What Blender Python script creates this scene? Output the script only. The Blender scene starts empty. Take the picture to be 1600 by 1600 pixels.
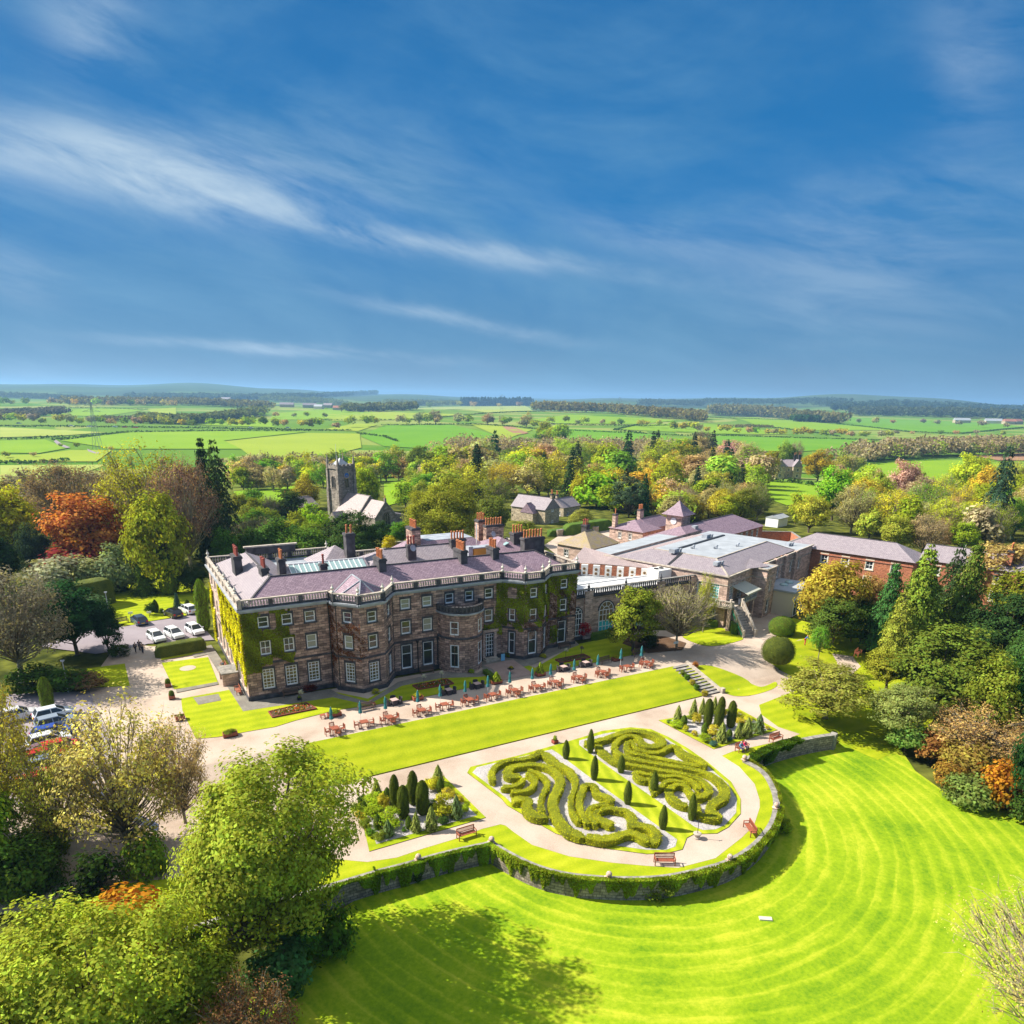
import bpy, bmesh, math, random
import numpy as np
from mathutils import Vector, Matrix, Euler
from mathutils.geometry import delaunay_2d_cdt
# ---------------------------------------------------------------- camera, sky, sun, exposure
S = bpy.context.scene
F, CX, CY, CH = 1120.0, 800.0, 1000.0, 36.0       # lens in photo pixels, principal point, camera height
_n = np.array([0.017, 1.0, 380 / F]); _n /= np.linalg.norm(_n)
_u = np.array([(2883 - CX) / F, -(657 - CY) / F, -1.0]); _u -= _n * (_u @ _n); _u /= np.linalg.norm(_u)
RC = np.array([_u, np.cross(_n, _u), _n])         # x runs along the manor's long front, y away behind it
cd = bpy.data.cameras.new('camera'); cam = bpy.data.objects.new('camera', cd)
S.collection.objects.link(cam); S.camera = cam
cam.matrix_world = Matrix([list(RC[0]) + [0], list(RC[1]) + [0], list(RC[2]) + [CH], [0, 0, 0, 1]])
cd.sensor_fit = 'HORIZONTAL'; cd.sensor_width = 36; cd.lens = F / 1600 * 36
cd.shift_y = (CY - 800) / 1600; cd.clip_start = 0.5; cd.clip_end = 40000
SUN_EL = math.radians(42); SUN_DIR = np.array([0.79, -0.61])      # plan direction the light travels
sl = bpy.data.lights.new('sun', 'SUN'); sl.energy = 4.6; sl.angle = math.radians(0.5); sl.color = (1.0, 0.94, 0.82)
sun = bpy.data.objects.new('sun', sl); S.collection.objects.link(sun)
_d = Vector((SUN_DIR[0] * math.cos(SUN_EL), SUN_DIR[1] * math.cos(SUN_EL), -math.sin(SUN_EL)))
sun.rotation_euler = _d.to_track_quat('-Z', 'Y').to_euler()
S.view_settings.view_transform = 'Standard'; S.view_settings.look = 'None'
S.view_settings.exposure = 1.1; S.view_settings.gamma = 1
S.cycles.use_denoising = True; S.cycles.max_bounces = 6; S.cycles.diffuse_bounces = 3
S.cycles.transmission_bounces = 3; S.cycles.volume_bounces = 0; S.cycles.transparent_max_bounces = 8
W = bpy.data.worlds.new("World"); S.world = W; W.use_nodes = True
def nd(nt, typ, **kw):
    n = nt.nodes.new(typ)
    for k, v in kw.items():
        if k[0] == 'i' and k[1:].isdigit(): n.inputs[int(k[1:])].default_value = v
        else: setattr(n, k, v)
    return n
def mth(nt, op, a, b=None, clamp=False):
    n = nt.nodes.new('ShaderNodeMath'); n.operation = op; n.use_clamp = clamp
    for i, x in enumerate((a, b)):
        if x is None: continue
        if isinstance(x, (int, float)): n.inputs[i].default_value = x
        else: nt.links.new(x, n.inputs[i])
    return n.outputs[0]
def ramp(nt, fac, stops):
    r = nt.nodes.new('ShaderNodeValToRGB'); e = r.color_ramp.elements
    while len(e) < len(stops): e.new(0.5)
    for i, (p, c) in enumerate(stops):
        e[i].position = p; e[i].color = tuple(c) + (1,) if len(c) == 3 else c
    nt.links.new(fac, r.inputs[0]); return r.outputs[0]
def mixc(nt, f, a, b, mode='MIX'):
    n = nt.nodes.new('ShaderNodeMix'); n.data_type = 'RGBA'; n.blend_type = mode
    for i, x in ((0, f), (6, a), (7, b)):
        if isinstance(x, (int, float)): n.inputs[i].default_value = x
        elif isinstance(x, tuple): n.inputs[i].default_value = x if len(x) == 4 else x + (1,)
        else: nt.links.new(x, n.inputs[i])
    return n.outputs[2]
def build_sky():
    nt = W.node_tree; nt.nodes.clear(); L = nt.links.new
    sky = nd(nt, 'ShaderNodeTexSky', sky_type='NISHITA', sun_disc=False, sun_elevation=SUN_EL)
    sky.sun_rotation = math.atan2(-SUN_DIR[0], -SUN_DIR[1]); sky.air_density = 1.0; sky.dust_density = 0.3; sky.ozone_density = 3.0
    tc = nd(nt, 'ShaderNodeTexCoord'); sp = nd(nt, 'ShaderNodeSeparateXYZ'); L(tc.outputs['Generated'], sp.inputs[0])
    az = mth(nt, 'ARCTAN2', sp.outputs[0], sp.outputs[1])       # measured from +y towards +x
    el = mth(nt, 'ARCSINE', sp.outputs[2])
    def noise(rot, sx, sy, scale, det, off=0, dist=0.0):
        cb = nd(nt, 'ShaderNodeCombineXYZ'); L(az, cb.inputs[0]); L(mth(nt, 'ADD', el, mth(nt, 'MULTIPLY', az, rot)), cb.inputs[1]); m = nd(nt, 'ShaderNodeMapping')
        m.inputs['Scale'].default_value = (sx, sy, 1); m.inputs['Location'].default_value = (off, off * .7, off)
        L(cb.outputs[0], m.inputs[0]); n = nd(nt, 'ShaderNodeTexNoise'); L(m.outputs[0], n.inputs[0])
        n.inputs['Scale'].default_value = scale; n.inputs['Detail'].default_value = det; n.inputs['Distortion'].default_value = dist
        n.inputs['Roughness'].default_value = 0.62
        return n.outputs[0]
    fine = noise(.20, 1.0, 4.2, 5.0, 12, 1.3, .35); mid = noise(.12, 1.0, 2.6, 2.2, 6, 3.7, .5); big = noise(.1, 1.0, 1.6, 1.4, 3, 9.0)
    def band(a0, e0, slope, half, a1, aw, curve=0.0):            # a streak of cirrus along a slanting line
        da = mth(nt, 'SUBTRACT', az, a0)
        line = mth(nt, 'ADD', mth(nt, 'MULTIPLY', da, slope), e0)
        if curve: line = mth(nt, 'ADD', line, mth(nt, 'MULTIPLY', mth(nt, 'MULTIPLY', da, da), curve))
        line = mth(nt, 'ADD', line, mth(nt, 'MULTIPLY', mth(nt, 'SUBTRACT', mid, 0.5), 0.06))
        d = mth(nt, 'DIVIDE', mth(nt, 'SUBTRACT', el, line), half)
        g = mth(nt, 'EXPONENT', mth(nt, 'MULTIPLY', mth(nt, 'MULTIPLY', d, d), -1.0))
        e = mth(nt, 'DIVIDE', mth(nt, 'SUBTRACT', az, a1), aw)
        return mth(nt, 'MULTIPLY', g, mth(nt, 'EXPONENT', mth(nt, 'MULTIPLY', mth(nt, 'MULTIPLY', e, e), -1.0)))
    tot = None
    for b, wgt in SKY_BANDS:
        v = mth(nt, 'MULTIPLY', band(*b), wgt); tot = v if tot is None else mth(nt, 'ADD', tot, v)
    veil = ramp(nt, mid, [(0.40, (0.05, 0.05, 0.05)), (0.66, (1, 1, 1))])
    fr = ramp(nt, fine, [(0.34, (0.08,) * 3), (0.63, (1, 1, 1))])
    streak = mth(nt, 'MULTIPLY', tot, fr)
    low = ramp(nt, el, [(0.0, (.8, .8, .8)), (0.2, (0.7,) * 3), (0.45, (0.4,) * 3), (0.8, (0.05,) * 3)])
    v2 = mth(nt, 'MULTIPLY', mth(nt, 'MULTIPLY', mth(nt, 'MULTIPLY', veil, fr), low), mth(nt, 'MULTIPLY', big, .85))
    v2 = mth(nt, 'MINIMUM', v2, 1.0); streak = mth(nt, 'MINIMUM', streak, 1.0)
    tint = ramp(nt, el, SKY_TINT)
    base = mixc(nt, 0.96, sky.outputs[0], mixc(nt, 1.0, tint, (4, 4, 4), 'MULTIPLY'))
    grey = mth(nt, 'MULTIPLY', ramp(nt, mid, [(0.48, (0, 0, 0)), (0.66, (1, 1, 1))]), ramp(nt, el, [(0.0, (0.55,) * 3), (0.30, (0.25,) * 3), (0.5, (0,) * 3)]))
    base = mixc(nt, grey, base, SKY_GREY)
    col = mixc(nt, streak, mixc(nt, v2, base, SKY_VEIL), SKY_CLOUD)
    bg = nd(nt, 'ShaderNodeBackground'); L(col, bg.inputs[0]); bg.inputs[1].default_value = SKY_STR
    o = nd(nt, 'ShaderNodeOutputWorld'); L(bg.outputs[0], o.inputs[0])
def dir_of(px, py):
    d = RC @ np.array([(px - CX) / F, -(py - CY) / F, -1.0]); d /= np.linalg.norm(d)
    return math.atan2(d[0], d[1]), math.asin(d[2])
def streak(x0, y0, x1, y1, half_px, spread=1.0, curve=0.0):
    a, e = dir_of(x0, y0); b, f2 = dir_of(x1, y1)
    return (a, e, (f2 - e) / (b - a), half_px / F, (a + b) / 2, abs(b - a) * 0.5 * spread, curve)
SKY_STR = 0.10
SKY_TINT = [(0.0, (.17, .31, .50)), (0.06, (.07, .26, .51)), (0.2, (.0, .205, .56)), (0.45, (.0, .15, .45)), (0.62, (.3, .45, .62)), (1.0, (.8, .86, .92))]  # upper stops: unseen overhead sky, brightened to add ambient fill
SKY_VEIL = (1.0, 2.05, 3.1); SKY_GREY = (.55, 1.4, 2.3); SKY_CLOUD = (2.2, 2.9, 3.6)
SKY_BANDS = [(streak(-80, 215, 420, 308, 34, 1.1), 1.1), (streak(380, 328, 960, 432, 13), .85), (streak(150, 270, 700, 300, 60), 0.35),
             (streak(220, 530, 660, 562, 7), 1.1), (streak(60, 30, 220, 50, 45), 0.5), (streak(560, 470, 860, 530, 9), .8),
             (streak(-60, 405, 90, 440, 30), .4), (streak(1150, 380, 1600, 300, 60), 0.35), (streak(0, 560, 120, 590, 30), 0.4),
             (streak(1450, 60, 1600, 120, 60), 0.35), (streak(1150, 480, 1600, 440, 70), 0.3), (streak(900, 350, 1150, 400, 25), .35)]
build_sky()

# ---------------------------------------------------------------- placing helpers
def smooth(t): t = min(1, max(0, t)); return t * t * (3 - 2 * t)
_rh = random.Random(5); _hw = [(_rh.uniform(.6, 1.6), _rh.uniform(0, 6.3), _rh.uniform(0.4, 1)) for _ in range(6)]
def terrain(x, y):
    r = math.hypot(x, y)
    if r < 420 and y < 76:
        z1 = -1.8 * min(1, max(0, (71.6 - y) / 6.9)) if y > 64.7 else -1.8
        inside = smooth((x - 0) / 10) * (1 - smooth((x - 67) / 4))
        za = -1.8 - 1.8 * smooth((64.0 - y) / 4.0)
        zb = -1.8 - 1.8 * smooth((60 - y) / 14)
        if y <= 64.7: z1 = za * inside + zb * (1 - inside)
        z = z1
    else: z = 0.0
    if r > 190:
        z -= 13 * smooth((r - 190) / 420)
        k = smooth((r - 600) / 900)
        if k > 0:
            z += k * (8 * math.sin(x / 310 + 1) * math.sin(y / 420 + .5) + 9 * math.sin((x + y) / 900 + 2.2) * math.sin((x - y) / 1200))
        k = smooth((r - 3200) / 4500)
        if k > 0:
            a = math.atan2(y, x); h = 36 + 50 * smooth((a - 1.0) / .6)
            h += 55 * smooth((.92 - a) / .35); h *= 1 + .35 * math.sin(9 * a + 1.1) + .2 * math.sin(23 * a) + .1 * math.sin(47 * a + 2)
            z += k * h
    return z
def ray(px, py): return RC @ np.array([(px - CX) / F, -(py - CY) / F, -1.0])
def P(px, py, z=0.0):                                   # the point of a level plane seen at a photo pixel
    d = ray(px, py); t = (z - CH) / d[2]; return Vector((d[0] * t, d[1] * t, z))
def G(px, py):                                          # the point of the terrain seen there
    d = ray(px, py); hd = math.hypot(d[0], d[1]); t = 20 / hd
    while t * hd < 14000:
        st = max(0.5, t * hd * 0.004) / hd
        if CH + d[2] * (t + st) < terrain(d[0] * (t + st), d[1] * (t + st)):
            lo, hi = t, t + st
            for _ in range(14):
                m = (lo + hi) / 2
                if CH + d[2] * m < terrain(d[0] * m, d[1] * m): hi = m
                else: lo = m
            return Vector((d[0] * hi, d[1] * hi, terrain(d[0] * hi, d[1] * hi)))
        t += st
    return Vector((d[0] * t, d[1] * t, 0))
def pix(p):
    c = RC.T @ (np.array([p[0], p[1], p[2] - CH])); return CX - F * c[0] / c[2], CY + F * c[1] / c[2]
def ztop(x, y, py, z0=-6, z1=70):                       # height at which a plumb line at x, y reaches a photo row
    for _ in range(40):
        m = (z0 + z1) / 2
        if pix((x, y, m))[1] > py: z0 = m
        else: z1 = m
    return z0
def pxm(p): return F / -((RC.T @ np.array([p[0], p[1], p[2] - CH]))[2])   # photo pixels per metre there
ONES = 'first second third fourth fifth sixth seventh eighth ninth tenth eleventh twelfth thirteenth fourteenth fifteenth sixteenth seventeenth eighteenth nineteenth'.split()
TENS = {2: 'twent', 3: 'thirt', 4: 'fort', 5: 'fift', 6: 'sixt', 7: 'sevent', 8: 'eight', 9: 'ninet'}
def nth(i):                                             # 0 -> first
    k = i + 1
    if k < 20: return ONES[i]
    if k >= 100: return 'hundredth' if k == 100 else 'hundred-and-' + nth(k - 101)
    return TENS[k // 10] + ('ieth' if k % 10 == 0 else 'y-' + ONES[k % 10 - 1])
def order(n, tot, side='left'):                         # "leftmost", "second", ... "rightmost"
    if tot == 1: return ''
    return nth(n) + ' from the ' + side
COL = S.collection
def tag(o, label=None, cat=None, group=None, kind=None):
    if label: o['label'] = label
    if cat: o['category'] = cat
    if group: o['group'] = group
    if kind: o['kind'] = kind
    return o
def empty(name, loc, rz=0.0):
    o = bpy.data.objects.new(name, None); COL.objects.link(o); o.location = loc; o.rotation_euler = (0, 0, rz)
    o.empty_display_size = 0.3; return o
def kids(o): return [c for c in KIDS.get(o.name, [])]
KIDS = {}
def adopt(ch, par):
    ch.parent = par; KIDS.setdefault(par.name, []).append(ch)
def dup(root, loc=None, rz=None, sc=None, label=None, color=None):
    r = root.copy(); COL.objects.link(r)
    if loc is not None: r.location = loc
    if rz is not None: r.rotation_euler = (0, 0, rz)
    if sc is not None: r.scale = sc if hasattr(sc, '__len__') else (sc,) * 3
    if label: r['label'] = label
    if color: r.color = color
    for c in kids(root):
        k = c.copy(); COL.objects.link(k); adopt(k, r)
        if color and k.get('tint'): k.color = color
        for g in kids(c):
            q = g.copy(); COL.objects.link(q); adopt(q, k)
            if color and q.get('tint'): q.color = color
    return r

# ---------------------------------------------------------------- mesh builder
class MB:
    def __init__(s): s.v = []; s.f = []; s.m = []; s.mi = 0
    def poly(s, pts, mi=None):
        b = len(s.v); s.v += [tuple(p) for p in pts]; s.f.append(tuple(range(b, b + len(pts)))); s.m.append(s.mi if mi is None else mi); return s
    def box(s, x0, y0, z0, x1, y1, z1, rz=0, c=None, mi=None):
        if x0 > x1: x0, x1 = x1, x0
        if y0 > y1: y0, y1 = y1, y0
        if z0 > z1: z0, z1 = z1, z0
        p = [(x0, y0, z0), (x1, y0, z0), (x1, y1, z0), (x0, y1, z0), (x0, y0, z1), (x1, y0, z1), (x1, y1, z1), (x0, y1, z1)]
        if rz:
            ca, sa = math.cos(rz), math.sin(rz); cx, cy = c if c else ((x0 + x1) / 2, (y0 + y1) / 2)
            p = [(cx + (a - cx) * ca - (b - cy) * sa, cy + (a - cx) * sa + (b - cy) * ca, z) for a, b, z in p]
        b = len(s.v); s.v += p
        for f in ((3, 2, 1, 0), (4, 5, 6, 7), (0, 1, 5, 4), (1, 2, 6, 5), (2, 3, 7, 6), (3, 0, 4, 7)):
            s.f.append(tuple(b + i for i in f)); s.m.append(s.mi if mi is None else mi)
        return s
    def obox(s, c, ax, ay, az, mi=None):                # box from centre and three half-axis vectors
        c, ax, ay, az = map(Vector, (c, ax, ay, az)); b = len(s.v)
        for k in (-1, 1):
            for i, j in ((-1, -1), (1, -1), (1, 1), (-1, 1)): s.v.append(tuple(c + ax * i + ay * j + az * k))
        for f in ((3, 2, 1, 0), (4, 5, 6, 7), (0, 1, 5, 4), (1, 2, 6, 5), (2, 3, 7, 6), (3, 0, 4, 7)):
            s.f.append(tuple(b + i for i in f)); s.m.append(s.mi if mi is None else mi)
        return s
    def bar(s, a, b, w, d=None, mi=None):
        a, b = Vector(a), Vector(b); d = d or w; t = b - a; up = Vector((0, 0, 1)) if abs(t.normalized().z) < .9 else Vector((0, 1, 0))
        x = t.cross(up).normalized(); y = x.cross(t).normalized()
        return s.obox((a + b) / 2, t / 2, x * w / 2, y * d / 2, mi)
    def prism(s, pts, z0, z1, mi=None, top=True, bot=False):
        n = len(pts); b = len(s.v); m = s.mi if mi is None else mi
        s.v += [(p[0], p[1], z0) for p in pts] + [(p[0], p[1], z1) for p in pts]
        for i in range(n):
            j = (i + 1) % n; s.f.append((b + i, b + j, b + n + j, b + n + i)); s.m.append(m)
        if top: s.f.append(tuple(range(b + n, b + 2 * n))); s.m.append(m)
        if bot: s.f.append(tuple(range(b + n - 1, b - 1, -1))); s.m.append(m)
        return s
    def rings(s, rs, close=True, mi=None, cap=True):     # loft between equal-length rings
        b = len(s.v); n = len(rs[0]); m = s.mi if mi is None else mi
        for r in rs: s.v += [tuple(p) for p in r]
        for k in range(len(rs) - 1):
            for i in range(n if close else n - 1):
                j = (i + 1) % n; s.f.append((b + k * n + i, b + k * n + j, b + (k + 1) * n + j, b + (k + 1) * n + i)); s.m.append(m)
        if cap:
            s.f.append(tuple(range(b + n - 1, b - 1, -1))); s.m.append(m)
            e = b + (len(rs) - 1) * n; s.f.append(tuple(range(e, e + n))); s.m.append(m)
        return s
    def lathe(s, c, prof, n=10, mi=None):
        return s.rings([[(c[0] + r * math.cos(2 * math.pi * i / n), c[1] + r * math.sin(2 * math.pi * i / n), c[2] + z) for i in range(n)] for r, z in prof], True, mi)
    def tube(s, pts, rads, n=6, mi=None):
        pts = [Vector(p) for p in pts]; rs = []
        for i, p in enumerate(pts):
            t = (pts[min(i + 1, len(pts) - 1)] - pts[max(i - 1, 0)]).normalized()
            a = Vector((0, 0, 1)) if abs(t.z) < .9 else Vector((1, 0, 0)); x = t.cross(a).normalized(); y = t.cross(x)
            r = rads[i] if hasattr(rads, '__len__') else rads
            rs.append([p + x * r * math.cos(2 * math.pi * k / n) + y * r * math.sin(2 * math.pi * k / n) for k in range(n)])
        return s.rings(rs, True, mi)
    def build(s, name, mats, parent=None, at=None, smooth_=False, uv=True):
        if not isinstance(mats, (list, tuple)): mats = [mats]
        o3 = Vector(at) if at is not None else Vector((0, 0, 0))
        me = bpy.data.meshes.new(name); me.from_pydata([(v[0] - o3.x, v[1] - o3.y, v[2] - o3.z) for v in s.v], [], s.f)
        for m in mats: me.materials.append(m)
        me.polygons.foreach_set('material_index', s.m)
        if smooth_: me.polygons.foreach_set('use_smooth', [True] * len(s.f))
        if uv:
            ul = me.uv_layers.new(name='UVMap').data
            for p in me.polygons:
                nn = p.normal
                if abs(nn.z) > 0.985: t = Vector((1, 0, 0)); w = Vector((0, 1, 0))
                else: t = Vector((-nn.y, nn.x, 0)).normalized(); w = nn.cross(t); w = w if w.z > 0 else -w
                for li in p.loop_indices:
                    q = me.vertices[me.loops[li].vertex_index].co + o3; ul[li].uv = (q.dot(t), q.dot(w))
        me.update(); o = bpy.data.objects.new(name, me); COL.objects.link(o)
        if parent is not None:
            adopt(o, parent)
            if at is not None: o.location = o3 - parent.location
        elif at is not None: o.location = o3
        return o
def part(mb, name, mats, root, **k):                     # world-space mesh hung under a root Empty
    o = mb.build(name, mats, None, at=tuple(root.location) if root.type == 'EMPTY' else tuple(root.get('_o', (0, 0, 0))), **k)
    base = Vector(root.location) if root.type == 'EMPTY' else Vector(root.get('_o'))
    adopt(o, root); o.location = (0, 0, 0); o['_o'] = tuple(base); return o

# ---------------------------------------------------------------- materials
def mat(name):
    m = bpy.data.materials.new(name); m.use_nodes = True; nt = m.node_tree
    return m, nt, nt.nodes['Principled BSDF'], nt.links.new
def simple(name, col, rough=.7, metal=0.0, var=0.0, scale=3.0, bump=0.0, spec=None):
    m, nt, b, L = mat(name); b.inputs['Roughness'].default_value = rough; b.inputs['Metallic'].default_value = metal
    b.inputs['Base Color'].default_value = tuple(col) + (1,)
    if spec is not None: b.inputs['Specular IOR Level'].default_value = spec
    if var or bump:
        tc = nd(nt, 'ShaderNodeTexCoord'); n = nd(nt, 'ShaderNodeTexNoise'); L(tc.outputs['Object'], n.inputs[0])
        n.inputs['Scale'].default_value = scale; n.inputs['Detail'].default_value = 6
        c = ramp(nt, n.outputs[0], [(0.3, [x * (1 - var) for x in col]), (0.7, [min(1, x * (1 + var)) for x in col])]); L(c, b.inputs['Base Color'])
        if bump:
            bp = nd(nt, 'ShaderNodeBump'); bp.inputs['Strength'].default_value = bump; L(n.outputs[0], bp.inputs['Height']); L(bp.outputs[0], b.inputs['Normal'])
    return m
def masonry(name, c1, c2, mortar, bw=.75, bh=.3, dark=(0.05, 0.045, 0.05), stain=.5, msize=.02, hue=None):
    m, nt, b, L = mat(name); tc = nd(nt, 'ShaderNodeTexCoord'); br = nd(nt, 'ShaderNodeTexBrick')
    L(tc.outputs['UV'], br.inputs[0]); br.inputs['Color1'].default_value = tuple(c1) + (1,); br.inputs['Color2'].default_value = tuple(c2) + (1,)
    br.inputs['Mortar'].default_value = tuple(mortar) + (1,); br.inputs['Scale'].default_value = 1.0; br.inputs['Brick Width'].default_value = bw
    br.inputs['Row Height'].default_value = bh; br.inputs['Mortar Size'].default_value = msize; br.inputs['Bias'].default_value = 0
    n = nd(nt, 'ShaderNodeTexNoise'); L(tc.outputs['UV'], n.inputs[0]); n.inputs['Scale'].default_value = .55; n.inputs['Detail'].default_value = 8
    n.inputs['Roughness'].default_value = .7
    f = ramp(nt, n.outputs[0], [(0.42, (0, 0, 0)), (0.68, (stain,) * 3)])
    c = mixc(nt, f, br.outputs[0], tuple(dark))
    v = nd(nt, 'ShaderNodeTexVoronoi'); mp = nd(nt, 'ShaderNodeMapping'); L(tc.outputs['UV'], mp.inputs[0]); mp.inputs['Scale'].default_value = (1 / bw, 1 / bh, 1)
    L(mp.outputs[0], v.inputs[0]); v.inputs['Scale'].default_value = 1.0
    hsv = nd(nt, 'ShaderNodeHueSaturation'); L(c, hsv.inputs['Color']); sx = nd(nt, 'ShaderNodeSeparateColor'); L(v.outputs['Color'], sx.inputs[0])
    L(mth(nt, 'ADD', mth(nt, 'MULTIPLY', sx.outputs[0], .7), .65), hsv.inputs['Value'])
    L(hsv.outputs[0], b.inputs['Base Color']); b.inputs['Roughness'].default_value = .9
    bp = nd(nt, 'ShaderNodeBump'); bp.inputs['Strength'].default_value = .4; bp.inputs['Distance'].default_value = .03
    L(mth(nt, 'MULTIPLY', br.outputs[1], -1.0), bp.inputs['Height']); L(bp.outputs[0], b.inputs['Normal'])
    return m
def slate(name, c1, c2, bw=.42, bh=.26, moss=None, amt=.3):
    m, nt, b, L = mat(name); tc = nd(nt, 'ShaderNodeTexCoord'); br = nd(nt, 'ShaderNodeTexBrick')
    L(tc.outputs['UV'], br.inputs[0]); br.inputs['Color1'].default_value = tuple(c1) + (1,); br.inputs['Color2'].default_value = tuple(c2) + (1,)
    br.inputs['Mortar'].default_value = tuple(x * .35 for x in c1) + (1,); br.inputs['Scale'].default_value = 1.0
    br.inputs['Brick Width'].default_value = bw; br.inputs['Row Height'].default_value = bh; br.inputs['Mortar Size'].default_value = .02
    n = nd(nt, 'ShaderNodeTexNoise'); L(tc.outputs['UV'], n.inputs[0]); n.inputs['Scale'].default_value = .8; n.inputs['Detail'].default_value = 8; n.inputs['Roughness'].default_value = .7
    f = ramp(nt, n.outputs[0], [(0.40, (0, 0, 0)), (0.72, (amt if not moss else .95,) * 3)])
    c = mixc(nt, f, br.outputs[0], moss or tuple(x * .55 for x in c1))
    v = nd(nt, 'ShaderNodeTexNoise'); L(tc.outputs['UV'], v.inputs[0]); v.inputs['Scale'].default_value = 7; v.inputs['Detail'].default_value = 3
    c = mixc(nt, ramp(nt, v.outputs[0], [(.45, (0, 0, 0)), (.8, (.5,) * 3)]), c, tuple(min(1, x * 1.5) for x in c2))
    L(c, b.inputs['Base Color']); b.inputs['Roughness'].default_value = .62
    bp = nd(nt, 'ShaderNodeBump'); bp.inputs['Strength'].default_value = .5; bp.inputs['Distance'].default_value = .02
    L(mth(nt, 'MULTIPLY', br.outputs[1], -1.0), bp.inputs['Height']); L(bp.outputs[0], b.inputs['Normal'])
    return m
def ground_mat(name, cols, s1=.25, s2=6.0, rough=.95, bump=.3, speck=None, stripes=None, rings=None):
    """cols: three colours from dark to light mixed by two noises; optional mowing stripes or mowing rings"""
    m, nt, b, L = mat(name); tc = nd(nt, 'ShaderNodeTexCoord'); o = tc.outputs['Object']
    a = nd(nt, 'ShaderNodeTexNoise'); L(o, a.inputs[0]); a.inputs['Scale'].default_value = s1; a.inputs['Detail'].default_value = 5; a.inputs['Roughness'].default_value = .6
    d = nd(nt, 'ShaderNodeTexNoise'); L(o, d.inputs[0]); d.inputs['Scale'].default_value = s2; d.inputs['Detail'].default_value = 7; d.inputs['Roughness'].default_value = .75
    f = mth(nt, 'ADD', mth(nt, 'MULTIPLY', a.outputs[0], .55), mth(nt, 'MULTIPLY', d.outputs[0], .45))
    if stripes:                                          # (direction x, y, period, strength)
        sp = nd(nt, 'ShaderNodeSeparateXYZ'); L(o, sp.inputs[0])
        t = mth(nt, 'ADD', mth(nt, 'MULTIPLY', sp.outputs[0], stripes[0]), mth(nt, 'MULTIPLY', sp.outputs[1], stripes[1]))
        t = mth(nt, 'ADD', t, mth(nt, 'MULTIPLY', a.outputs[0], 1.2))
        w = mth(nt, 'SINE', mth(nt, 'MULTIPLY', t, 2 * math.pi / stripes[2])); f = mth(nt, 'ADD', f, mth(nt, 'MULTIPLY', w, stripes[3]))
    if rings:                                            # (cx, cy, period, strength)
        sp = nd(nt, 'ShaderNodeSeparateXYZ'); L(o, sp.inputs[0])
        dx = mth(nt, 'SUBTRACT', sp.outputs[0], rings[0]); dy = mth(nt, 'SUBTRACT', sp.outputs[1], rings[1])
        r = mth(nt, 'SQRT', mth(nt, 'ADD', mth(nt, 'MULTIPLY', dx, dx), mth(nt, 'MULTIPLY', dy, dy)))
        ang = mth(nt, 'ARCTAN2', dy, dx)
        cb = nd(nt, 'ShaderNodeCombineXYZ'); L(mth(nt, 'MULTIPLY', r, 1.0), cb.inputs[0]); L(mth(nt, 'MULTIPLY', ang, 3.0), cb.inputs[1])
        q = nd(nt, 'ShaderNodeTexNoise'); L(cb.outputs[0], q.inputs[0]); q.inputs['Scale'].default_value = .9; q.inputs['Detail'].default_value = 5; q.inputs['Roughness'].default_value = .65
        rr = mth(nt, 'ADD', r, mth(nt, 'MULTIPLY', q.outputs[0], 2.4))
        w = mth(nt, 'SINE', mth(nt, 'MULTIPLY', rr, 2 * math.pi / rings[2]))
        w = mth(nt, 'MULTIPLY', mth(nt, 'POWER', mth(nt, 'ADD', mth(nt, 'MULTIPLY', w, .5), .5), 3.0), 1.0)
        f = mth(nt, 'ADD', f, mth(nt, 'MULTIPLY', mth(nt, 'MULTIPLY', mth(nt, 'SUBTRACT', w, .3), mth(nt, 'MULTIPLY', mth(nt, 'SUBTRACT', q.outputs[0], .18), 3.0)), rings[3]))
        f = mth(nt, 'ADD', f, mth(nt, 'MULTIPLY', mth(nt, 'SUBTRACT', q.outputs[0], .5), rings[3] * 1.4))
    c = ramp(nt, f, [(0.33, cols[0]), (0.5, cols[1]), (0.68, cols[2])])
    if speck:
        v = nd(nt, 'ShaderNodeTexVoronoi'); L(o, v.inputs[0]); v.inputs['Scale'].default_value = speck[0]
        sx = nd(nt, 'ShaderNodeSeparateColor'); L(v.outputs['Color'], sx.inputs[0])
        c = mixc(nt, ramp(nt, sx.outputs[0], [(.5, (0, 0, 0)), (1.0, (speck[2],) * 3)]), c, tuple(speck[1]))
    L(c, b.inputs['Base Color']); b.inputs['Roughness'].default_value = rough; b.inputs['Specular IOR Level'].default_value = .05
    bp = nd(nt, 'ShaderNodeBump'); bp.inputs['Strength'].default_value = bump; bp.inputs['Distance'].default_value = .05
    L(d.outputs[0], bp.inputs['Height']); L(bp.outputs[0], b.inputs['Normal'])
    return m
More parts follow.
